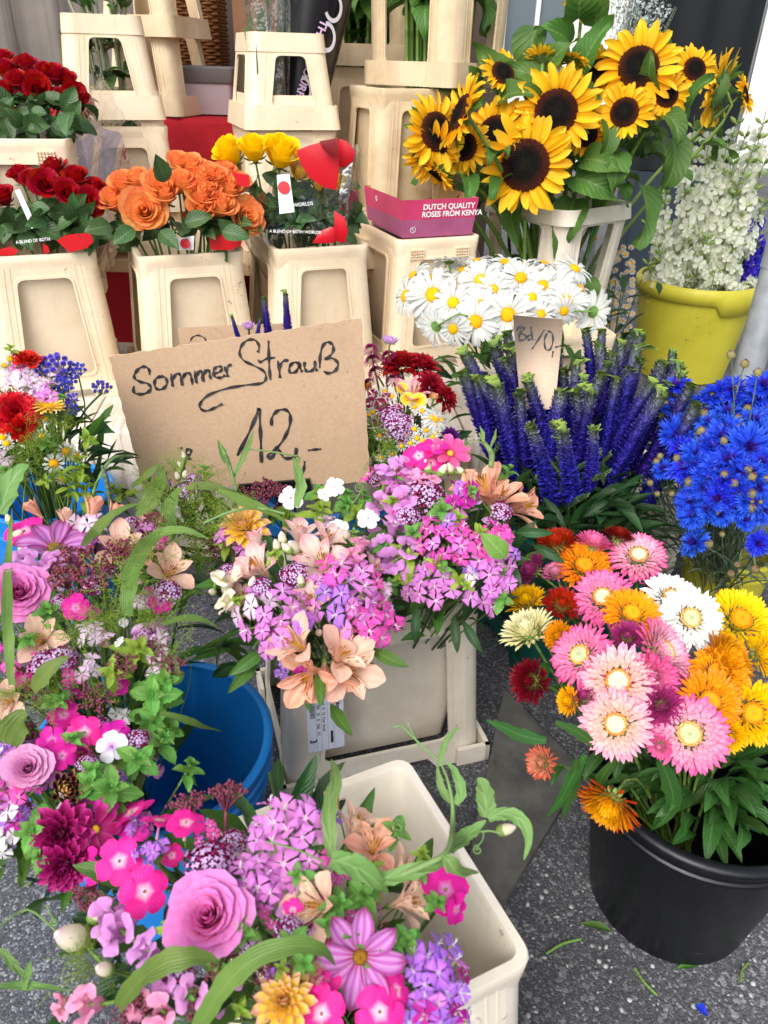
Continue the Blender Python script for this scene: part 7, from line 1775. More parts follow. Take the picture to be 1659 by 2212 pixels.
DL = {0: 'large white daisy at the front left of the bunch with full face', 1: 'white daisy turned away at the far left of the bunch', 6: 'largest white daisy directly above the small price tag', 7: 'white daisy low in the bunch left of the price tag', 5: 'white daisy just above and left of the largest one', 12: 'white daisy at the right above the empty bucket corner', 14: 'white daisy seen from behind at the right end of the bunch', 16: 'white daisy hanging face down at the lower left of the bunch', 2: 'white daisy facing up in the upper left of the bunch', 8: 'white daisy facing up in the upper middle of the bunch', 15: 'white daisy tilted right at the upper right of the bunch', 11: 'white daisy with small yellow eye in the right half'}
YIT = []
for i, (cx, cy, s, f, _) in enumerate(DS):
    u, v = 829 + .5 * cx, 498 + .5 * cy; p, nn = Dd.hit(u, v); d = camdir(f, p) if f else facing(p, nn, (-.1, .25, .95)); R = size(s * .5, p) / 2; ft = FD + Vector((RNG.gauss(0, .03), RNG.gauss(0, .03), 0))
    o = thing('daisy', DL.get(i, 'x'), 'daisy', ft, 0, 'white daisies in the cream bucket')
    if i not in DL: YIT.append((u, v, o))
    bloom(o, 'daisy', 'white', i % 4, p, d, R * 1.12, RNG.uniform(0, 6), True, inv=ft); stem(o, p - d * R * .12, d, ft, .0026, G_STEM, inv=ft)
ordinal(YIT, [590, 640], ['back row', 'middle row', 'front row'], 'partly covered white daisy, %s in the %s of the bunch')
Ddf = Dome(1120, 760, .62, .25, .16, .12); dl_ = thing('daisy_foliage', 'dark daisy stalks and leaves below the white daisies', 'foliage', FD); scatter_leaves(dl_, Ddf, 60, ('dark', 'mid'), (.06, .10), (0, .5))
for c in list(dl_.children): c.matrix_basis = T(-FD) @ c.matrix_basis

# ================================================================ sunflowers
SFT = Vector((SFC.x, SFC.y, .10)); Dn = Dome(1230, 270, 1.10, .56, .26, .30).move(at(1240, 300, Y=2.98))
SN = [(1134, 357, 200, (-.12, .12, .98), 'largest sunflower, low front of the bunch above the collar rim'), (1201, 242, 176, (.05, .22, .95), 'sunflower with full face just above the largest one'), (1069, 287, 140, (-.30, .35, .85), 'sunflower facing up left between the side-on one and the largest'),
      (941, 285, 126, (.55, .15, .75), 'leftmost sunflower with disc turned right'), (996, 245, 126, (-.85, .35, .25), 'sunflower seen nearly side-on at the left'), (1086, 158, 100, (.35, .5, .75), 'small sunflower at the upper left of the bunch'),
      (1379, 146, 166, (.05, .35, .92), 'large sunflower at the top right against the black sheet'), (1349, 243, 116, (-.1, .25, .95), 'small sunflower with curled lower petals under the top right one'), (1552, 195, 150, (-.82, .1, -.25), 'sunflower turned away at the far right over the delphiniums'),
      (1174, 128, 80, (.05, .8, -.5), 'sunflower seen from behind at the upper middle'), (1294, 158, 110, (-.25, .3, .9), 'sunflower half hidden behind the top right one'), (1259, -5, 80, (0, -.2, .9), 'topmost sunflower cut by the upper picture edge'), (940, 372, 80, (-.5, -.7, .2), 'drooping sunflower at the lower left under a long leaf'),
      (1234, 128, 80, (.2, .9, -.3), 'small sunflower behind the leaves at the top middle'), (1608, 205, 80, (.7, .3, .1), 'small sunflower at the extreme right'), (1265, 290, 100, (.3, .1, .8), 'sunflower mostly hidden behind the full-faced one'), (935, 330, 100, (.2, -.3, .85), 'sunflower tucked under the leftmost one'), (1004, 318, 110, (-.35, .1, .9), 'sunflower between the left pair and the largest one'), (1440, 205, 96, (.3, .2, .85), 'sunflower tucked at the right below the top one'), (1500, 150, 96, (.35, .4, .8), 'sunflower right of the top one before the black sheet')]
for i, (u, v, s, f, lab) in enumerate(SN):
    p, nn = Dn.hit(u, v); 
    if i in (11,): p = at(u, v, Y=3.3)
    if i in (10, 15): p = p + ray(u, v).normalized() * .10
    if i in (3, 4, 12, 16): p = at(u, v, Y=2.62); s *= 1.2
    if i == 17: p = at(u, v, Y=2.70)
    if i in (8, 14): p = at(u, v, Y=3.5)
    if i == 0: p = p - ray(u, v).normalized() * .05
    d = camdir(f, p); R = size(s, p) / 2; ft = SFT + Vector((RNG.gauss(0, .03), RNG.gauss(0, .03), 0)); o = thing('sunflower', lab, 'sunflower', ft, 0, 'sunflowers')
    bloom(o, 'sunflower', 's', i % 5, p, d, R * 1.13, RNG.uniform(0, 6), True, inv=ft); st, Q = stem(o, p - d * R * .25, d, ft, .0075, G_STEM, inv=ft, n=8, segs=9, rise=.62)
    for q in range(3):
        P = Q[RNG.randrange(5, 8)]; a = RNG.uniform(0, 6.28); part('leaf', leafmesh('sun', RNG.randrange(4)), o, along(P - ft, (math.cos(a) * 1.0, math.sin(a) - .1, RNG.uniform(-.4, .5)), (0, 0, 1), RNG.uniform(.10, .15)))
sfl = thing('sunflower_foliage', 'broad sunflower leaves between and under the sunflower heads', 'foliage', SFT)
for u, v, du, dv, s, k in ((1100, 190, -.6, .5, 150, 0), (1040, 200, -.9, .1, 150, 1), (1075, 215, .9, .1, 130, 2), (960, 365, -.9, -.15, 170, 0), (940, 205, -.5, .5, 120, 1), (1255, 150, .5, .8, 140, 2), (1440, 130, -.95, .15, 170, 3), (1430, 250, .4, -.2, 120, 1), (1385, 400, .1, -.9, 170, 2), (1260, 345, .8, -.1, 130, 0), (1240, 385, .9, -.3, 150, 3), (1310, 260, .3, -.9, 110, 1), (1285, 60, .3, .9, 190, 2), (1160, 60, -.1, -.9, 170, 3), (1250, 40, -.2, .9, 160, 0), (1450, 300, .3, -.9, 150, 1), (1230, 100, -.7, .4, 130, 2), (1330, 330, .1, -.9, 120, 3), (1240, 430, -.1, -.9, 160, 0), (1480, 230, .5, .6, 100, 2), (1050, 400, -.4, -.8, 130, 1), (1000, 420, -.2, -.9, 120, 2), (1110, 430, 0, -.9, 130, 3), (1190, 190, -.9, .3, 140, 0), (880, 330, -.9, .1, 110, 1), (1405, 200, -.1, .9, 110, 2), (1180, 160, .4, .6, 130, 0), (1290, 200, -.6, -.3, 120, 1)):
    p, nn = Dn.hit(u, v, RNG.uniform(.06, .24)); part('leaf', leafmesh('sun', k), sfl, along(p - SFT, camdir((du, dv, .25 + RNG.uniform(-.2, .4)), p), (CAM - p).normalized() + Vector((RNG.gauss(0, .4), 0, .5)), size(s * .82, p)))
scat = Dome(1230, 300, 1.02, .42, .22, .26).move(at(1240, 320, Y=3.0)); scatter_leaves(sfl, scat, 60, ('sun',), (.10, .15), (.3, .7))
for c in list(sfl.children)[29:]: c.matrix_basis = T(-SFT) @ c.matrix_basis
for i in range(14):
    a = RNG.uniform(0, 6.28); k = math.sqrt(RNG.random()) * .10; st_ = thing('sunflower_stalk', 'thick green sunflower stalk showing through the collar window', 'stalk', (SFT.x + math.cos(a) * k, SFT.y + math.sin(a) * k, .12), 0, 'stalks inside the sunflower collar')
    mb = MB(); e = Vector((math.cos(a) * k * 1.6 + RNG.gauss(0, .03), math.sin(a) * k * 1.6 + RNG.gauss(0, .03), .74)); mb.tube([Vector(), e * .5 + Vector((RNG.gauss(0, .01), 0, 0)), e], [.008, .0075, .006], 7); part('stem', mb.build('stem', G_STEM if RNG.random() < .6 else G_STEMD), st_)
    part('leaf', leafmesh('sun', i % 4), st_, along(e * .7, (math.cos(a), math.sin(a), -.6), (0, 0, 1), .13))

# ================================================================ white delphiniums, dark blue ones, chamomile
DIT = {}
def delph(label, foot, tip, n, col, group, fs=.026, buds=.35):
    o = thing('delphinium', label, 'delphinium', foot, 0, group); DIT.setdefault(group, []).append((tip.x, -tip.z, o)); d = (tip - foot); L = d.length; mid = foot + d * .5 + Vector((RNG.gauss(0, .02), RNG.gauss(0, .02), 0)); Q = curve_pts([Vector(), mid - foot, tip - foot], 8); mb = MB(); mb.tube(Q, [.0032 * (1.2 - .8 * i / len(Q)) for i in range(len(Q))], 6); part('stem', mb.build('stem', G_STEM), o)
    for i in range(n):
        t = .48 + .50 * (i / n); q = Q[int(t * (len(Q) - 1))]; a = i * GA + RNG.uniform(-.4, .4); out = Vector((math.cos(a), math.sin(a), .25)); k = (1 - .35 * i / n)
        if i / n < 1 - buds and RNG.random() < .74: part('floret', head('delph', col, RNG.randrange(4)).join(), o, face_dir(q + out * .022 * k, out + Vector((RNG.gauss(0, .2), RNG.gauss(0, .2) - .2, .1)), fs * k * RNG.uniform(.75, 1.05), RNG.uniform(0, 6)))
        else: part('bud', head('snapbud', 'delph', RNG.randrange(2)).join() if False else cached(('dbud',), dbud), o, face_dir(q + out * .02, out + Vector((0, 0, .5)), fs * .55 * RNG.uniform(.7, 1.1), RNG.uniform(0, 6)))
        if i % 3 == 0: part('leaf', leafmesh('thin', RNG.randrange(4)), o, along(q, out + Vector((0, 0, .5)), (0, 0, 1), .05))
def dbud():
    mb = MB(); mb.lathe([(.06, -.6), (.26, -.3), (.30, .1), (.16, .55), (.02, .75)], 7, 0); mb.tube([(0, 0, -.5), (.1, 0, -.8), (.3, 0, -1.0)], [.12, .08, .03], 5, 0); mb.tube([(0, 0, -1.3), (0, 0, -.5)], [.05, .06], 4, 0); return mb.build('bud', G_BUD)
YF = Vector((YC.x, YC.y, .08))
for i, (u, v) in enumerate(((1395, 470), (1420, 520), (1500, 250), (1560, 265), (1620, 270), (1650, 300), (1480, 360), (1440, 400), (1530, 330), (1590, 330), (1640, 360), (1600, 240), (1555, 400), (1620, 430), (1500, 430), (1660, 420), (1455, 470), (1580, 470), (1655, 240), (1400, 560), (1530, 500), (1640, 500), (1660, 330), (1635, 300), (1575, 290), (1540, 250), (1600, 380), (1470, 300))):
    Yd = YC.y + RNG.uniform(-.16, .06); tip = at(u, v, Y=Yd); delph('white delphinium spire with green buds in the tall yellow bucket', YF + Vector((RNG.gauss(0, .05), RNG.gauss(0, .05), 0)), tip, 24, 'delph', 'white delphiniums', .052, .20)
for i in range(16):                                             # low florets just above the rim
    u, v = RNG.uniform(1400, 1640), RNG.uniform(480, 610); tip = at(u, v, Y=YC.y - .18 + RNG.uniform(0, .12)); delph('short white delphinium side spire low above the yellow rim', Vector((YF.x + (tip.x - YF.x) * .6, YF.y + (tip.y - YF.y) * .6, .25)), tip, 14, 'delph', 'short white delphiniums', .036, .12)
dbf = at(1640, 590, Y=YC.y)
for i in range(9):
    u, v = RNG.uniform(1600, 1665), RNG.uniform(455, 600); tip = at(u, v, Y=YC.y + RNG.uniform(.0, .15)); delph('dark blue delphinium at the right edge behind the pole', Vector((dbf.x - .03 + RNG.gauss(0, .02), YC.y, .34)), tip, 26, 'delph_blue', 'dark blue delphiniums', .030, .1)
ordinal(DIT['white delphiniums'], [-.95, -.85], ['tallest row', 'middle row', 'lowest row'], 'white delphinium spire, %s in the %s')
ordinal(DIT['short white delphiniums'], [], ['row'], 'short white delphinium side spire, %s in the %s above the yellow rim')
ordinal(DIT['dark blue delphiniums'], [], ['group'], 'dark blue delphinium, %s in the %s behind the pole')
cb = thing('chamomile_bunch', 'bunch of tiny white chamomile between the collar and yellow bucket', 'bunch of flowers', (at(1335, 640, Y=3.05).x, 3.05, 0)); cbl = Vector(cb.location)
Dch = Dome(1340, 600, .56, .13, .12, .26); 
for i in range(90):
    u, v = min(1366, RNG.gauss(1338, 22)), RNG.uniform(510, 725); p, nn = Dch.hit(u, v); bloom(cb, 'feverfew', 'w', RNG.randrange(3), p, facing(p, nn, (RNG.gauss(0, .4), .4, .8)), .0135, 0, inv=cbl)
for i in range(40): p = cbl + Vector((RNG.gauss(0, .06), RNG.gauss(0, .05), RNG.uniform(.1, .55))); part('leaf', leafmesh('dark', RNG.randrange(4)), cb, along(p - cbl, (RNG.gauss(0, 1), RNG.gauss(0, 1), .4), (0, 0, 1), .09))
for i in range(10): mb = MB(); mb.tube([Vector((RNG.gauss(0, .02), RNG.gauss(0, .02), 0)), Vector((RNG.gauss(0, .07), RNG.gauss(0, .06), .6))], .002, 5); part('stem', mb.build('stem', G_STEMD), cb)

# ================================================================ rose bunches
M_FILM = film_mat('clear_film', '#f7f9fa', .42); M_FILMV = film_mat('violet_tinted_film', '#cfc2de', .5)
def sleeve_mesh(r0, r1, h, a0, a1, mat, name, n=36, m=6, wav=.03, z0=0):
    mb = MB(); P = np.zeros((m + 1, n + 1, 3))
    for i in range(m + 1):
        t = i / m
        for j in range(n + 1):
            a = a0 + (a1 - a0) * j / n; r = (r0 + (r1 - r0) * t ** .8) * (1 + wav * math.sin(a * 9 + t * 3) + wav * .7 * math.sin(a * 17 + 2 * t)); P[i, j] = (r * math.cos(a), r * math.sin(a), z0 + h * t + (.02 * math.sin(a * 3 + 1) if i == m else 0))
    mb.grid(P); return mb.build(name, mat)
def curved_patch(r, pts, mat, name, taper=(0, 1), thick=.0):
    """flat print on the film: outline in (angle, height) laid round the sleeve"""
    mb = MB(); tris = tessellate_polygon([[Vector((a, z, 0)) for a, z in pts]]); V = [((r(z)) * math.cos(a), (r(z)) * math.sin(a), z) for a, z in pts]; mb.add(V, [tuple(t) for t in tris]); return mb.build(name, mat)
def rose_bunch(label, u, v, Y, heads, col, foot, rad, kind='rose', nl=60, zleaf=(-.20, -.06), size_k=1.0, group='bunches of roses', dz=(.22, .16, .15)):
    o = thing('rose_bunch', label, 'bunch of roses', foot, 0, group); c = at(u, v, Y=Y); D = Dome(u, v, c.z, *dz); pts = []
    for i, h in enumerate(heads):
        hu, hv, s = h[:3]; p, nn = D.hit(hu, hv); d = camdir(h[3], p) if len(h) > 3 else facing(p, nn, None, .12, .35); R = size(s, p) / 2
        if len(h) <= 3: d = (d + Vector((0, 0, .35))).normalized()
        bloom(o, kind, col, i % 3, p, d, R * (1.36 if col == 'rose_orange' else 1.2), RNG.uniform(0, 6), True, inv=foot); stem(o, p - d * R * .6, d, foot + Vector((RNG.gauss(0, .02), RNG.gauss(0, .02), 0)), .0035, G_STEM, inv=foot); pts.append(p)
    for i in range(nl):
        p = RNG.choice(pts) + Vector((RNG.gauss(0, .03), RNG.gauss(-.02, .03), RNG.uniform(*zleaf))); p = p + (foot - p) * RNG.uniform(0, .25); a = RNG.uniform(0, 6.28); p.z = max(p.z, foot.z + .385); part('leaf', leafmesh('rose', RNG.randrange(4)), o, along(p - foot, (math.cos(a), math.sin(a) - .5, RNG.uniform(-.3, .5)), (RNG.gauss(0, .4), RNG.gauss(-.3, .4), 1), RNG.uniform(.05, .085)))
    return o, c
ORH = [(270, 405, 56), (250, 440, 60), (313, 458, 82, (-.05, .15, .98)), (345, 405, 60), (395, 402, 54), (432, 428, 60), (435, 455, 56), (475, 452, 60), (528, 470, 66, (.35, .1, .9)), (495, 415, 58), (450, 388, 56), (415, 368, 54), (385, 360, 50), (470, 395, 54), (510, 405, 54), (358, 425, 60), (436, 396, 54), (300, 395, 50), (485, 380, 48), (452, 420, 50)]
ro, _ = rose_bunch('bunch of orange roses with red petal edges standing in a bucket', 390, 400, 2.36, ORH, 'rose_orange', Vector((B_ORA.x, B_ORA.y, TZ + .08)), .2, nl=36)
for u, v, du, dv in ((240, 490, -.9, .0), (290, 495, -.6, -.3), (345, 500, .4, -.4), (400, 480, .8, .1), (358, 392, -.2, .6), (480, 500, .8, -.2)):
    p = at(u, v, Y=B_ORA.y - .20); part('leaf', leafmesh('rose', RNG.randrange(4)), ro, along(p - ro.location, camdir((du, dv, .3), p), (CAM - p).normalized() + Vector((0, 0, .4)), .075))
RDH = [(95, 400, 62, (.1, .3, .95)), (45, 385, 50), (145, 420, 58, (.2, .3, .9)), (190, 440, 60, (.35, .25, .9)), (120, 370, 54), (165, 390, 56), (70, 395, 50), (10, 430, 54), (205, 410, 46)]
rr1, _ = rose_bunch('lower bunch of dark red roses in clear film on the table', 120, 410, 2.35, RDH, 'rose_red', Vector((B_RED.x + .02, B_RED.y, TZ + .08)), .2, nl=60)
RUH = [(15, 160, 54), (60, 150, 54), (10, 135, 46), (80, 195, 64, (.1, .25, .95)), (15, 205, 50), (120, 170, 54), (155, 205, 54, (.5, .2, .8)), (165, 245, 50, (.6, .05, .75)), (135, 220, 50), (100, 165, 50), (40, 180, 50), (145, 180, 46), (180, 225, 40, (.7, .2, .6))]
rr2, _ = rose_bunch('upper bunch of dark red roses in clear film at the left edge', 80, 200, 2.62, RUH, 'rose_red', Vector((B_UP.x, B_UP.y, BZ + .10)), .2, nl=60)
YLH = [(500, 338, 76, (-.45, .75, .4)), (549, 330, 72, (-.1, .85, .45)), (606, 340, 88, (.15, .75, .55)), (488, 368, 44), (644, 376, 52, (.3, .5, .7))]
ry, yc = rose_bunch('bunch of yellow roses in printed clear film with a white tag', 570, 345, 2.45, YLH, 'rose_yellow', Vector((B_YEL.x - .04, B_YEL.y, TZ + .08)), .2, kind='rosebud', nl=46, zleaf=(-.22, -.06), dz=(.16, .12, .13))
def add_sleeve(o, base, top, r0, r1, a0=0, a1=2 * math.pi, mat=None, name='film_sleeve', wav=.03):
    d = Vector(top) - Vector(base); M = T(Vector(base) - o.location) @ Vector(d).normalized().to_track_quat('Z', 'Y').to_matrix().to_4x4(); s = part(name, sleeve_mesh(r0, r1, d.length, a0, a1, mat or M_FILM, name, wav=wav), o, M); return s, M, d.length
def front_leaves(o, n, u0, u1, v0, v1, Y, s=(.05, .085)):
    for i in range(n):
        u, v = RNG.uniform(u0, u1), RNG.uniform(v0, v1); p = at(u, v, Y=Y + RNG.uniform(0, .10)); part('leaf', leafmesh('rose', RNG.randrange(4)), o, along(p - Vector(o.location), (RNG.gauss(0, .7), RNG.gauss(-.2, .3), RNG.gauss(-.2, .6)), (CAM - p).normalized() + Vector((RNG.gauss(0, .5), 0, RNG.gauss(.2, .5))), RNG.uniform(*s)))
front_leaves(rr1, 50, 0, 205, 450, 522, B_RED.y - .13); front_leaves(rr2, 45, 0, 165, 240, 280, B_UP.y - .12); front_leaves(ry, 32, 555, 650, 385, 500, B_YEL.y - .12); front_leaves(ro, 16, 250, 520, 480, 515, B_ORA.y - .12)
# orange bunch: red corners of its printed wrap
for pts_ in ([(452, 512), (480, 505), (515, 500), (527, 512), (520, 530), (500, 540), (455, 540)],):
    P = [at(u_, v_, Y=B_ORA.y - .16) for u_, v_ in pts_]; mb = MB(); mb.add([q - ro.location for q in P], [tuple(range(7))]); part('printed_wrap', mb.build('printed_wrap', M_REDP), ro)
P = [at(382, 515, Y=B_ORA.y - .165), at(420, 509, Y=B_ORA.y - .165), at(418, 540, Y=B_ORA.y - .16), at(383, 540, Y=B_ORA.y - .16)]; mb = MB(); mb.add([q - ro.location for q in P], [(0, 1, 2, 3)]); tgk = part('paper_tag', mb.build('paper_tag', M_WHITEP, smooth=False), ro)
q_ = at(400, 526, Y=B_ORA.y - .1675) - ro.location; mb = MB(); mb.lathe([(.014, 0), (.001, .0004)], 16, 0, T(q_) @ RX(math.radians(75))); part('emblem', mb.build('emblem', M_REDP), tgk)
# lower red bunch film
s1, M1, L1 = add_sleeve(rr1, Vector((B_RED.x + .02, B_RED.y, TZ + .30)), at(118, 395, Y=2.42), .09, .21, math.pi * .9, math.pi * 2.2, M_FILM)
letters('A BLEND OF BOTH', rr1, T(at(35, 527, Y=2.11) - rr1.location) @ RX(math.radians(80)) @ RY(-.12) @ RZ(.12), .0115, M_WHITEINK)
for pts in ([(122, 520), (140, 508), (165, 505), (196, 503), (202, 522), (188, 536), (150, 545)], [(0, 538), (22, 533), (40, 541), (30, 552), (0, 552)], [(92, 526), (104, 532), (108, 545), (94, 548)]):
    P = [at(u, v, Y=2.14) for u, v in pts]; mb = MB(); mb.add([q - rr1.location for q in P], [tuple(range(len(P)))]); part('printed_wrap', mb.build('printed_wrap', M_REDP), rr1)
P = [at(32, 412, Y=2.16), at(42, 408, Y=2.16), at(80, 490, Y=2.14), at(68, 494, Y=2.14)]; mb = MB(); mb.add([q - rr1.location for q in P], [(0, 1, 2, 3)]); part('white_strip', mb.build('white_strip', M_WHITEP), rr1)
b1 = at(150, 360, Y=2.62); s1b, _, _ = add_sleeve(rr1, Vector((B_RED.x + .04, B_RED.y + .05, TZ + .35)), b1, .10, .20, 0, math.pi, M_FILMV, wav=.05)
s2, _, _ = add_sleeve(rr2, Vector((B_UP.x, B_UP.y, BZ + .30)), at(85, 215, Y=2.62), .10, .24, math.pi * .85, math.pi * 2.15, M_FILM)
# yellow bunch: film cone, white tag, print, second sleeved bunch with a red half moon
s3, M3, L3 = add_sleeve(ry, Vector((B_YEL.x - .05, B_YEL.y - .03, TZ + .30)), at(570, 385, Y=2.42), .075, .135, math.pi * .95, math.pi * 2.05, M_FILM)
ytag = [at(598, 378, Y=2.20), at(625, 376, Y=2.20), at(636, 458, Y=2.17), at(604, 462, Y=2.17)]; mb = MB(); mb.add([q - ry.location for q in ytag], [(3, 2, 1, 0)]); tk = part('paper_tag', mb.build('paper_tag', M_WHITEP, smooth=False), ry)
q_ = at(613, 405, Y=2.183) - ry.location; mb = MB(); mb.lathe([(.016, 0), (.001, .0004)], 18, 0, T(q_) @ RX(math.radians(78))); part('emblem', mb.build('emblem', M_REDP), tk)
letters('A BLEND OF BOTH WORLDS', ry, T(at(582, 502, Y=2.12) - ry.location) @ RX(math.radians(80)) @ RY(-.05), .0105, M_WHITEINK)
P = [at(u, v, Y=2.25) for u, v in ((500, 372), (538, 378), (538, 405), (515, 400))]; mb = MB(); mb.add([q - ry.location for q in P], [(0, 1, 2, 3)]); part('printed_wrap', mb.build('printed_wrap', M_REDP), ry)
wb = thing('wrapped_bunch', 'second sleeved yellow rose bunch behind film printed with a red half moon', 'bunch of roses', (B_YEL.x + .05, B_YEL.y - .01, TZ + .25), 0, 'bunches of roses')
wbl = Vector(wb.location); c_ = at(690, 330, Y=2.42); s4, M4, L4 = add_sleeve(wb, wbl, c_, .07, .115, 0, 2 * math.pi, M_FILM, wav=.04)
def fan_patch(pts, Y, mat, name, parent, loc, bulge=.008):
    P = [at(u, v, Y=Y) for u, v in pts]; c = sum(P, Vector()) / len(P); mb = MB(); V = [c - Vector((0, bulge, 0)) - loc] + [q - loc for q in P]; mb.add(V, [(0, i, i % len(P) + 1) for i in range(1, len(P) + 1)]); return part(name, mb.build(name, mat), parent)
fan_patch([(640, 325), (665, 315), (700, 305), (730, 298), (733, 330), (732, 370), (727, 410), (700, 405), (670, 385), (650, 355)], 2.28, plain('red_film', '#c41426', .3, .5), 'printed_wrap', wb, wbl)
fan_patch([(733, 300), (750, 305), (768, 328), (762, 350), (745, 362), (732, 360)], 2.32, plain('red_film', '#c41426', .3, .5), 'printed_wrap', wb, wbl)
fan_patch([(690, 305), (728, 298), (730, 340), (712, 335), (697, 322)], 2.255, plain('dark_red_film', '#7c1a22', .3, .5), 'printed_wrap', wb, wbl, .006)
fan_patch([(675, 525), (690, 500), (715, 490), (722, 492), (722, 525)], 2.20, plain('red_film', '#c41426', .3, .5), 'printed_wrap', wb, wbl, .01); fan_patch([(722, 455), (745, 470), (752, 500), (745, 525), (722, 520)], 2.24, plain('red_film', '#c41426', .3, .5), 'printed_wrap', wb, wbl, .01)
fan_patch([(735, 375), (762, 350), (756, 420), (748, 460), (732, 450)], 2.30, film_mat('creased_film', '#e8eef2', 1.3), 'film_fold', wb, wbl, .01)
front_leaves(wb, 50, 645, 745, 395, 500, B_YEL.y - .10)
for i in range(60): p = wbl + Vector((RNG.gauss(.02, .035), RNG.gauss(-.01, .025), RNG.uniform(.19, .27))); part('leaf', leafmesh('rose', RNG.randrange(4)), wb, along(p - wbl, (RNG.gauss(0, .6), RNG.gauss(-.3, .4), RNG.uniform(-.6, .8)), (RNG.gauss(0, .4), -1, .3), .075))
for i in range(9): mb = MB(); mb.tube([Vector((RNG.gauss(0, .02), RNG.gauss(0, .02), -.15)), Vector((RNG.gauss(.02, .05), RNG.gauss(0, .03), .30))], .0035, 6); part('stem', mb.build('stem', G_STEM), wb)
for u, v in ((655, 350), (690, 400), (735, 400), (650, 375)): p = at(u, v, Y=2.36); bloom(wb, 'rosebud', 'rose_yellow', RNG.randrange(3), p, (.1, -.3, .9), .034, 0, True, inv=wbl)
letters('WORLDS', wb, T(at(634, 447, Y=2.13) - wbl) @ RX(math.radians(80)) @ RY(.0) @ RZ(.12), .0125, M_WHITEINK)

# ================================================================ leafy stems and printed sleeve in the stacks
lf = thing('stem_bunch', 'tall pale stalks with dark green leaves in the left collar stack', 'bunch of stems', (S1.x, 2.93, BZ + .3)); ll = Vector(lf.location)
for i in range(16):
    a = RNG.uniform(0, 6.28); k = RNG.uniform(.02, .07); e = Vector((math.cos(a) * (k + RNG.uniform(0, .22)), math.sin(a) * (k + .1) - .05, RNG.uniform(.55, .80))); mb = MB(); Q = curve_pts([Vector((math.cos(a) * k, math.sin(a) * k, 0)), Vector((math.cos(a) * k * 1.3, math.sin(a) * k * 1.3, .38)), e], 6); mb.tube(Q, [.0042] * len(Q), 6); part('stem', mb.build('stem', plain('pale_stalk', '#a9b38c', .5, c2='#c6c9aa')), lf)
    for q in range(7): P = Q[RNG.randrange(2, len(Q))]; b = RNG.uniform(0, 6.28); part('leaf', leafmesh('rose' if q % 2 else 'mid', RNG.randrange(4)), lf, along(P, (math.cos(b), math.sin(b) - .4, RNG.uniform(-.2, .6)), (0, -.4, 1), RNG.uniform(.07, .12)))
sv = thing('sleeved_bunch', 'bunch in a black printed sleeve with violet lettering in the middle stack', 'bunch of flowers', (S2.x, 2.93, BZ + .2)); sl2 = Vector(sv.location)
M_BSL = plain('black_sleeve_film', '#141218', .25, .5, bmp=.3, bscale=12)
tp = at(690, -60, Y=2.99); a_ = at(585, 340, Y=2.93); mbm = sleeve_mesh(.085, .15, 1.0, -math.pi * .62, math.pi * .05, M_BSL, 'black_sleeve', wav=.02)
dd = tp - sl2; Msv = Vector(dd).normalized().to_track_quat('Z', 'Y').to_matrix().to_4x4()
sb = part('black_sleeve', sleeve_mesh(.05, .125, dd.length, 0, 2 * math.pi, M_BSL, 'black_sleeve', wav=.015), sv, Msv)
for txt, u, v in (('THE COLOURFUL COLLECTIVE', 688, 38),):
    p0, p1 = at(694, 40, Y=2.845), at(598, 330, Y=2.858); ex_ = (p1 - p0).normalized(); nz_ = (CAM - p0).normalized(); ey_ = nz_.cross(ex_).normalized(); nz_ = ex_.cross(ey_); letters(txt, sv, T(p0 - sl2) @ Matrix((ex_, ey_, nz_)).transposed().to_4x4(), .034, plain('violet_ink', '#c9a8c8', .5), bold=True)
for k, (u, v) in enumerate(((706, 80), (655, 195), (635, 260), (720, 15))):
    p = at(u, v, Y=(2.845, 2.845, 2.85, 2.84)[k]); rb = MB(); n_ = 24; P = np.zeros((n_, 2, 3)); nz_ = (CAM - p).normalized(); x_ = nz_.cross(Vector((0, 0, 1))).normalized(); y_ = nz_.cross(x_)
    for j in range(n_):
        t = j / (n_ - 1) * 4.4 + .4
        for m_, r_ in enumerate((.020, .028)): P[j, m_] = p + (x_ * math.cos(t) * r_ + y_ * math.sin(t) * r_ * 1.5) - sl2
    rb.grid(P); part('swirl_print', rb.build('swirl_print', plain('grey_print', '#b9b4ba', .5)), sv)
pw = at(578, 40, Y=2.84); fl2 = sleeve_mesh(.05, .075, .5, 0, 2 * math.pi, M_FILM, 'film_sleeve', wav=.05); part('film_sleeve', fl2, sv, T(pw - sl2 - Vector((0, 0, .3))))
for i in range(46): p = pw + Vector((RNG.gauss(0, .022), RNG.gauss(0, .022), RNG.uniform(-.35, .2))); part('leaf', leafmesh('thin' if i % 3 else 'mid', RNG.randrange(4)), sv, along(p - sl2, (RNG.gauss(0, .3), RNG.gauss(0, .3), 1), (RNG.gauss(0, 1), -1, .2), .10))
ob = at(540, 262, Y=2.95); mb = MB(); mb.box((-.035, -.01, -.04), (.035, .01, .04)); og = tag(part('price_card', mb.build('price_card', plain('orange_card', '#f0801c', .5), smooth=False), None, T(ob.x, 2.94, ob.z)), 'small orange card showing through the middle collar window', 'card')
st3 = thing('stem_bunch', 'thick bunch of green stalks and leaves inside the large stained collar', 'bunch of stems', (S3c.x, 3.01, BZ + .3)); s3l = Vector(st3.location)
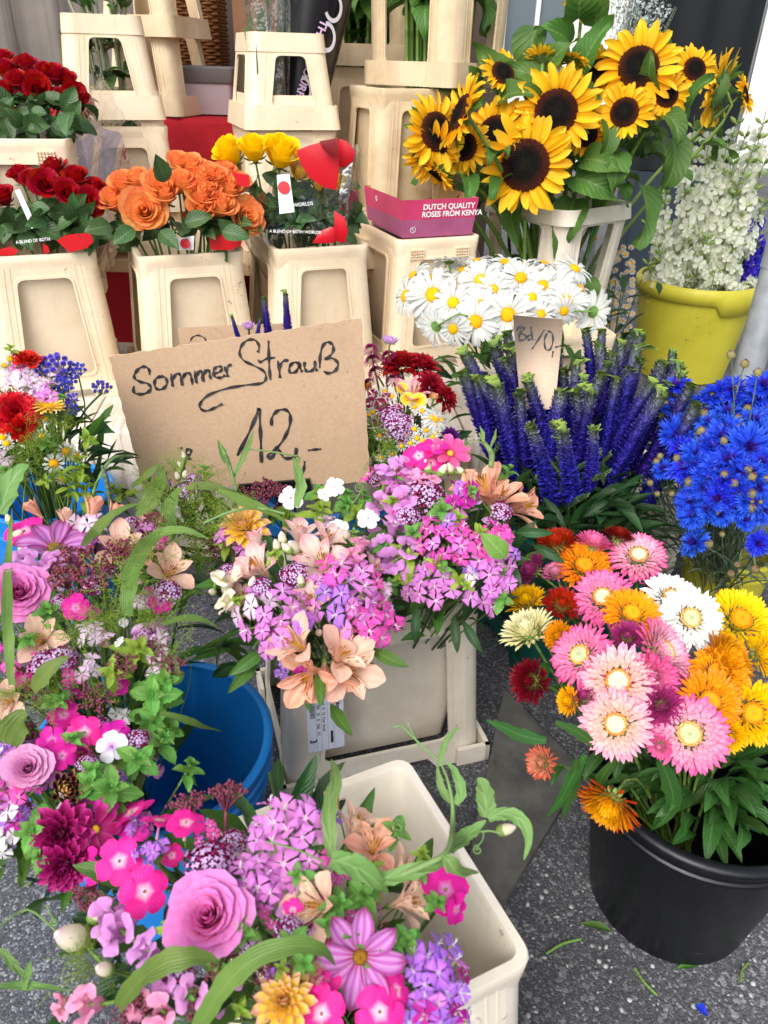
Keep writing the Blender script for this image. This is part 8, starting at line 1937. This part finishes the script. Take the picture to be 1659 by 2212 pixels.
for i in range(30):
    a = RNG.uniform(0, 6.28); k = math.sqrt(RNG.random()) * .10; mb = MB(); e = Vector((math.cos(a) * k * 1.5, math.sin(a) * k * 1.5, .85)); mb.tube([Vector((math.cos(a) * k, math.sin(a) * k, 0)), e], [.007, .006], 7); part('stem', mb.build('stem', G_STEM), st3)
    for q in range(2): b = RNG.uniform(0, 6.28); part('leaf', leafmesh('sun', RNG.randrange(4)), st3, along(e * RNG.uniform(.55, 1), (math.cos(b), math.sin(b), -.5), (0, 0, 1), RNG.uniform(.12, .2)))
st4 = thing('stem_bunch', 'leafy green stalks behind the middle stack against the bright street', 'bunch of stems', (S4.x, 3.42, RZc + .1)); s4l = Vector(st4.location)
for i in range(22):
    a = RNG.uniform(0, 6.28); k = math.sqrt(RNG.random()) * .12; mb = MB(); e = Vector((math.cos(a) * k * 1.5, math.sin(a) * k * 1.5, .6)); mb.tube([Vector((math.cos(a) * k, math.sin(a) * k, 0)), e], [.007, .006], 7); part('stem', mb.build('stem', G_STEM), st4)
    for q in range(3): b = RNG.uniform(0, 6.28); part('leaf', leafmesh('sun', RNG.randrange(4)), st4, along(e * RNG.uniform(.3, 1), (math.cos(b), math.sin(b), -.5), (0, 0, 1), RNG.uniform(.12, .2)))
# gypsophila haze of tiny white flowers behind the sunflowers
gy = at(1375, 40, Y=4.6); g = thing('gypsophila_bunch', 'grey-white cloud of gypsophila behind the top sunflowers', 'bunch of flowers', (gy.x, 4.6, gy.z - .5))
mb = MB(); rg = random.Random(9)
for i in range(1500):
    d = Vector((rg.gauss(0, 1), rg.gauss(0, 1), rg.gauss(0, 1))).normalized() * rg.random() ** .4; p = Vector((d.x * .17, d.y * .15, .5 + d.z * .22)); s = rg.uniform(.004, .008); x = Vector((rg.gauss(0, 1), rg.gauss(0, 1), rg.gauss(0, 1))).normalized() * s; y = x.cross(Vector((rg.gauss(0, 1), rg.gauss(0, 1), .3))).normalized() * s; mb.add([p - x, p + y, p + x, p - y], [(0, 1, 2, 3)])
o = part('tiny_flowers', mb.build('tiny_flowers', plain('gypsophila_white', '#a9b4b2', .8)), g); o['kind'] = 'stuff'
mb = MB()
for i in range(30): mb.tube([Vector((0, 0, 0)), Vector((rg.gauss(0, .08), rg.gauss(0, .08), .55))], .0015, 4)
o = part('stems', mb.build('stems', G_GREY), g); o['kind'] = 'stuff'

# ================================================================ litter on the asphalt
for u, v, rz, k, s, lab in ((1322, 2012, 1.2, 'mid', .055, 'fallen green leaf on the asphalt left of the black tub foot'), (1510, 2085, 1.6, 'mid', .040, 'pale fallen leaf on the asphalt below the black tub'), (1400, 1900, .3, 'mid', .02, 'tiny leaf scrap on the asphalt beside the black tub')):
    p = at(u, v, z=.006); tag(part('fallen_leaf', leafmesh(k, 2), None, T(p) @ RZ(rz) @ RX(-.1) @ SCL(s)), lab, 'leaf')
p = at(1529, 2196, z=.008); mb = MB(); P, A = petal(.022, .016, 'round', (.2, -.4), .4, 5, 4, .1); mb.grid(P, A); tag(part('fallen_petal', mb.build('fallen_petal', PM['corn']), None, T(p) @ RZ(.6)), 'single blue petal lying on the asphalt', 'petal')
for u, v, a, L, lab in ((1180, 2060, .4, .07, 'cut green stem end lying right of the nearest bucket'), (1420, 2150, 2.1, .05, 'short cut stem on the asphalt below the black tub'), (60, 1915, 1.1, .06, 'cut stem on the asphalt left of the blue tub'), (1600, 2120, .9, .04, 'small stem cutting near the lower right corner')):
    p = at(u, v, z=.004); mb = MB(); mb.tube(curve_pts([(0, 0, 0), (L * .5, .004, .001), (L, 0, 0)]), .0024, 6); tag(part('stem_cutting', mb.build('stem_cutting', G_STEM), None, T(p) @ RZ(a)), lab, 'stem cutting')
rg = random.Random(4); mb = MB()
for i in range(60):
    u, v = rg.uniform(1130, 1659), rg.uniform(1850, 2212); p = at(u, v, z=.001); s = rg.uniform(.0025, .006); mb.lathe([(s * .6, 0), (s, s * .25), (s * .7, s * .6), (s * .1, s * .75)], 6, 0, T(p) @ RZ(rg.random() * 6) @ SCL((1, rg.uniform(.6, 1), 1)), capt=True)
grit = part('grit', mb.build('grit', plain('pebble_grey', '#8f8e90', .7, c2='#b4b3b2', vscale=40))); tag(grit, 'pale loose grit scattered on the dark asphalt', 'grit'); grit['kind'] = 'stuff'

ROOTS.append((vz, Vector((at(560, 720, Y=1.72).x, 1.72, .30))))
for b_, ft_ in ROOTS:                                           # put each bunch's origin at its foot
    b_.location = ft_
    for c in b_.children: c.matrix_basis = T(-ft_) @ c.matrix_basis
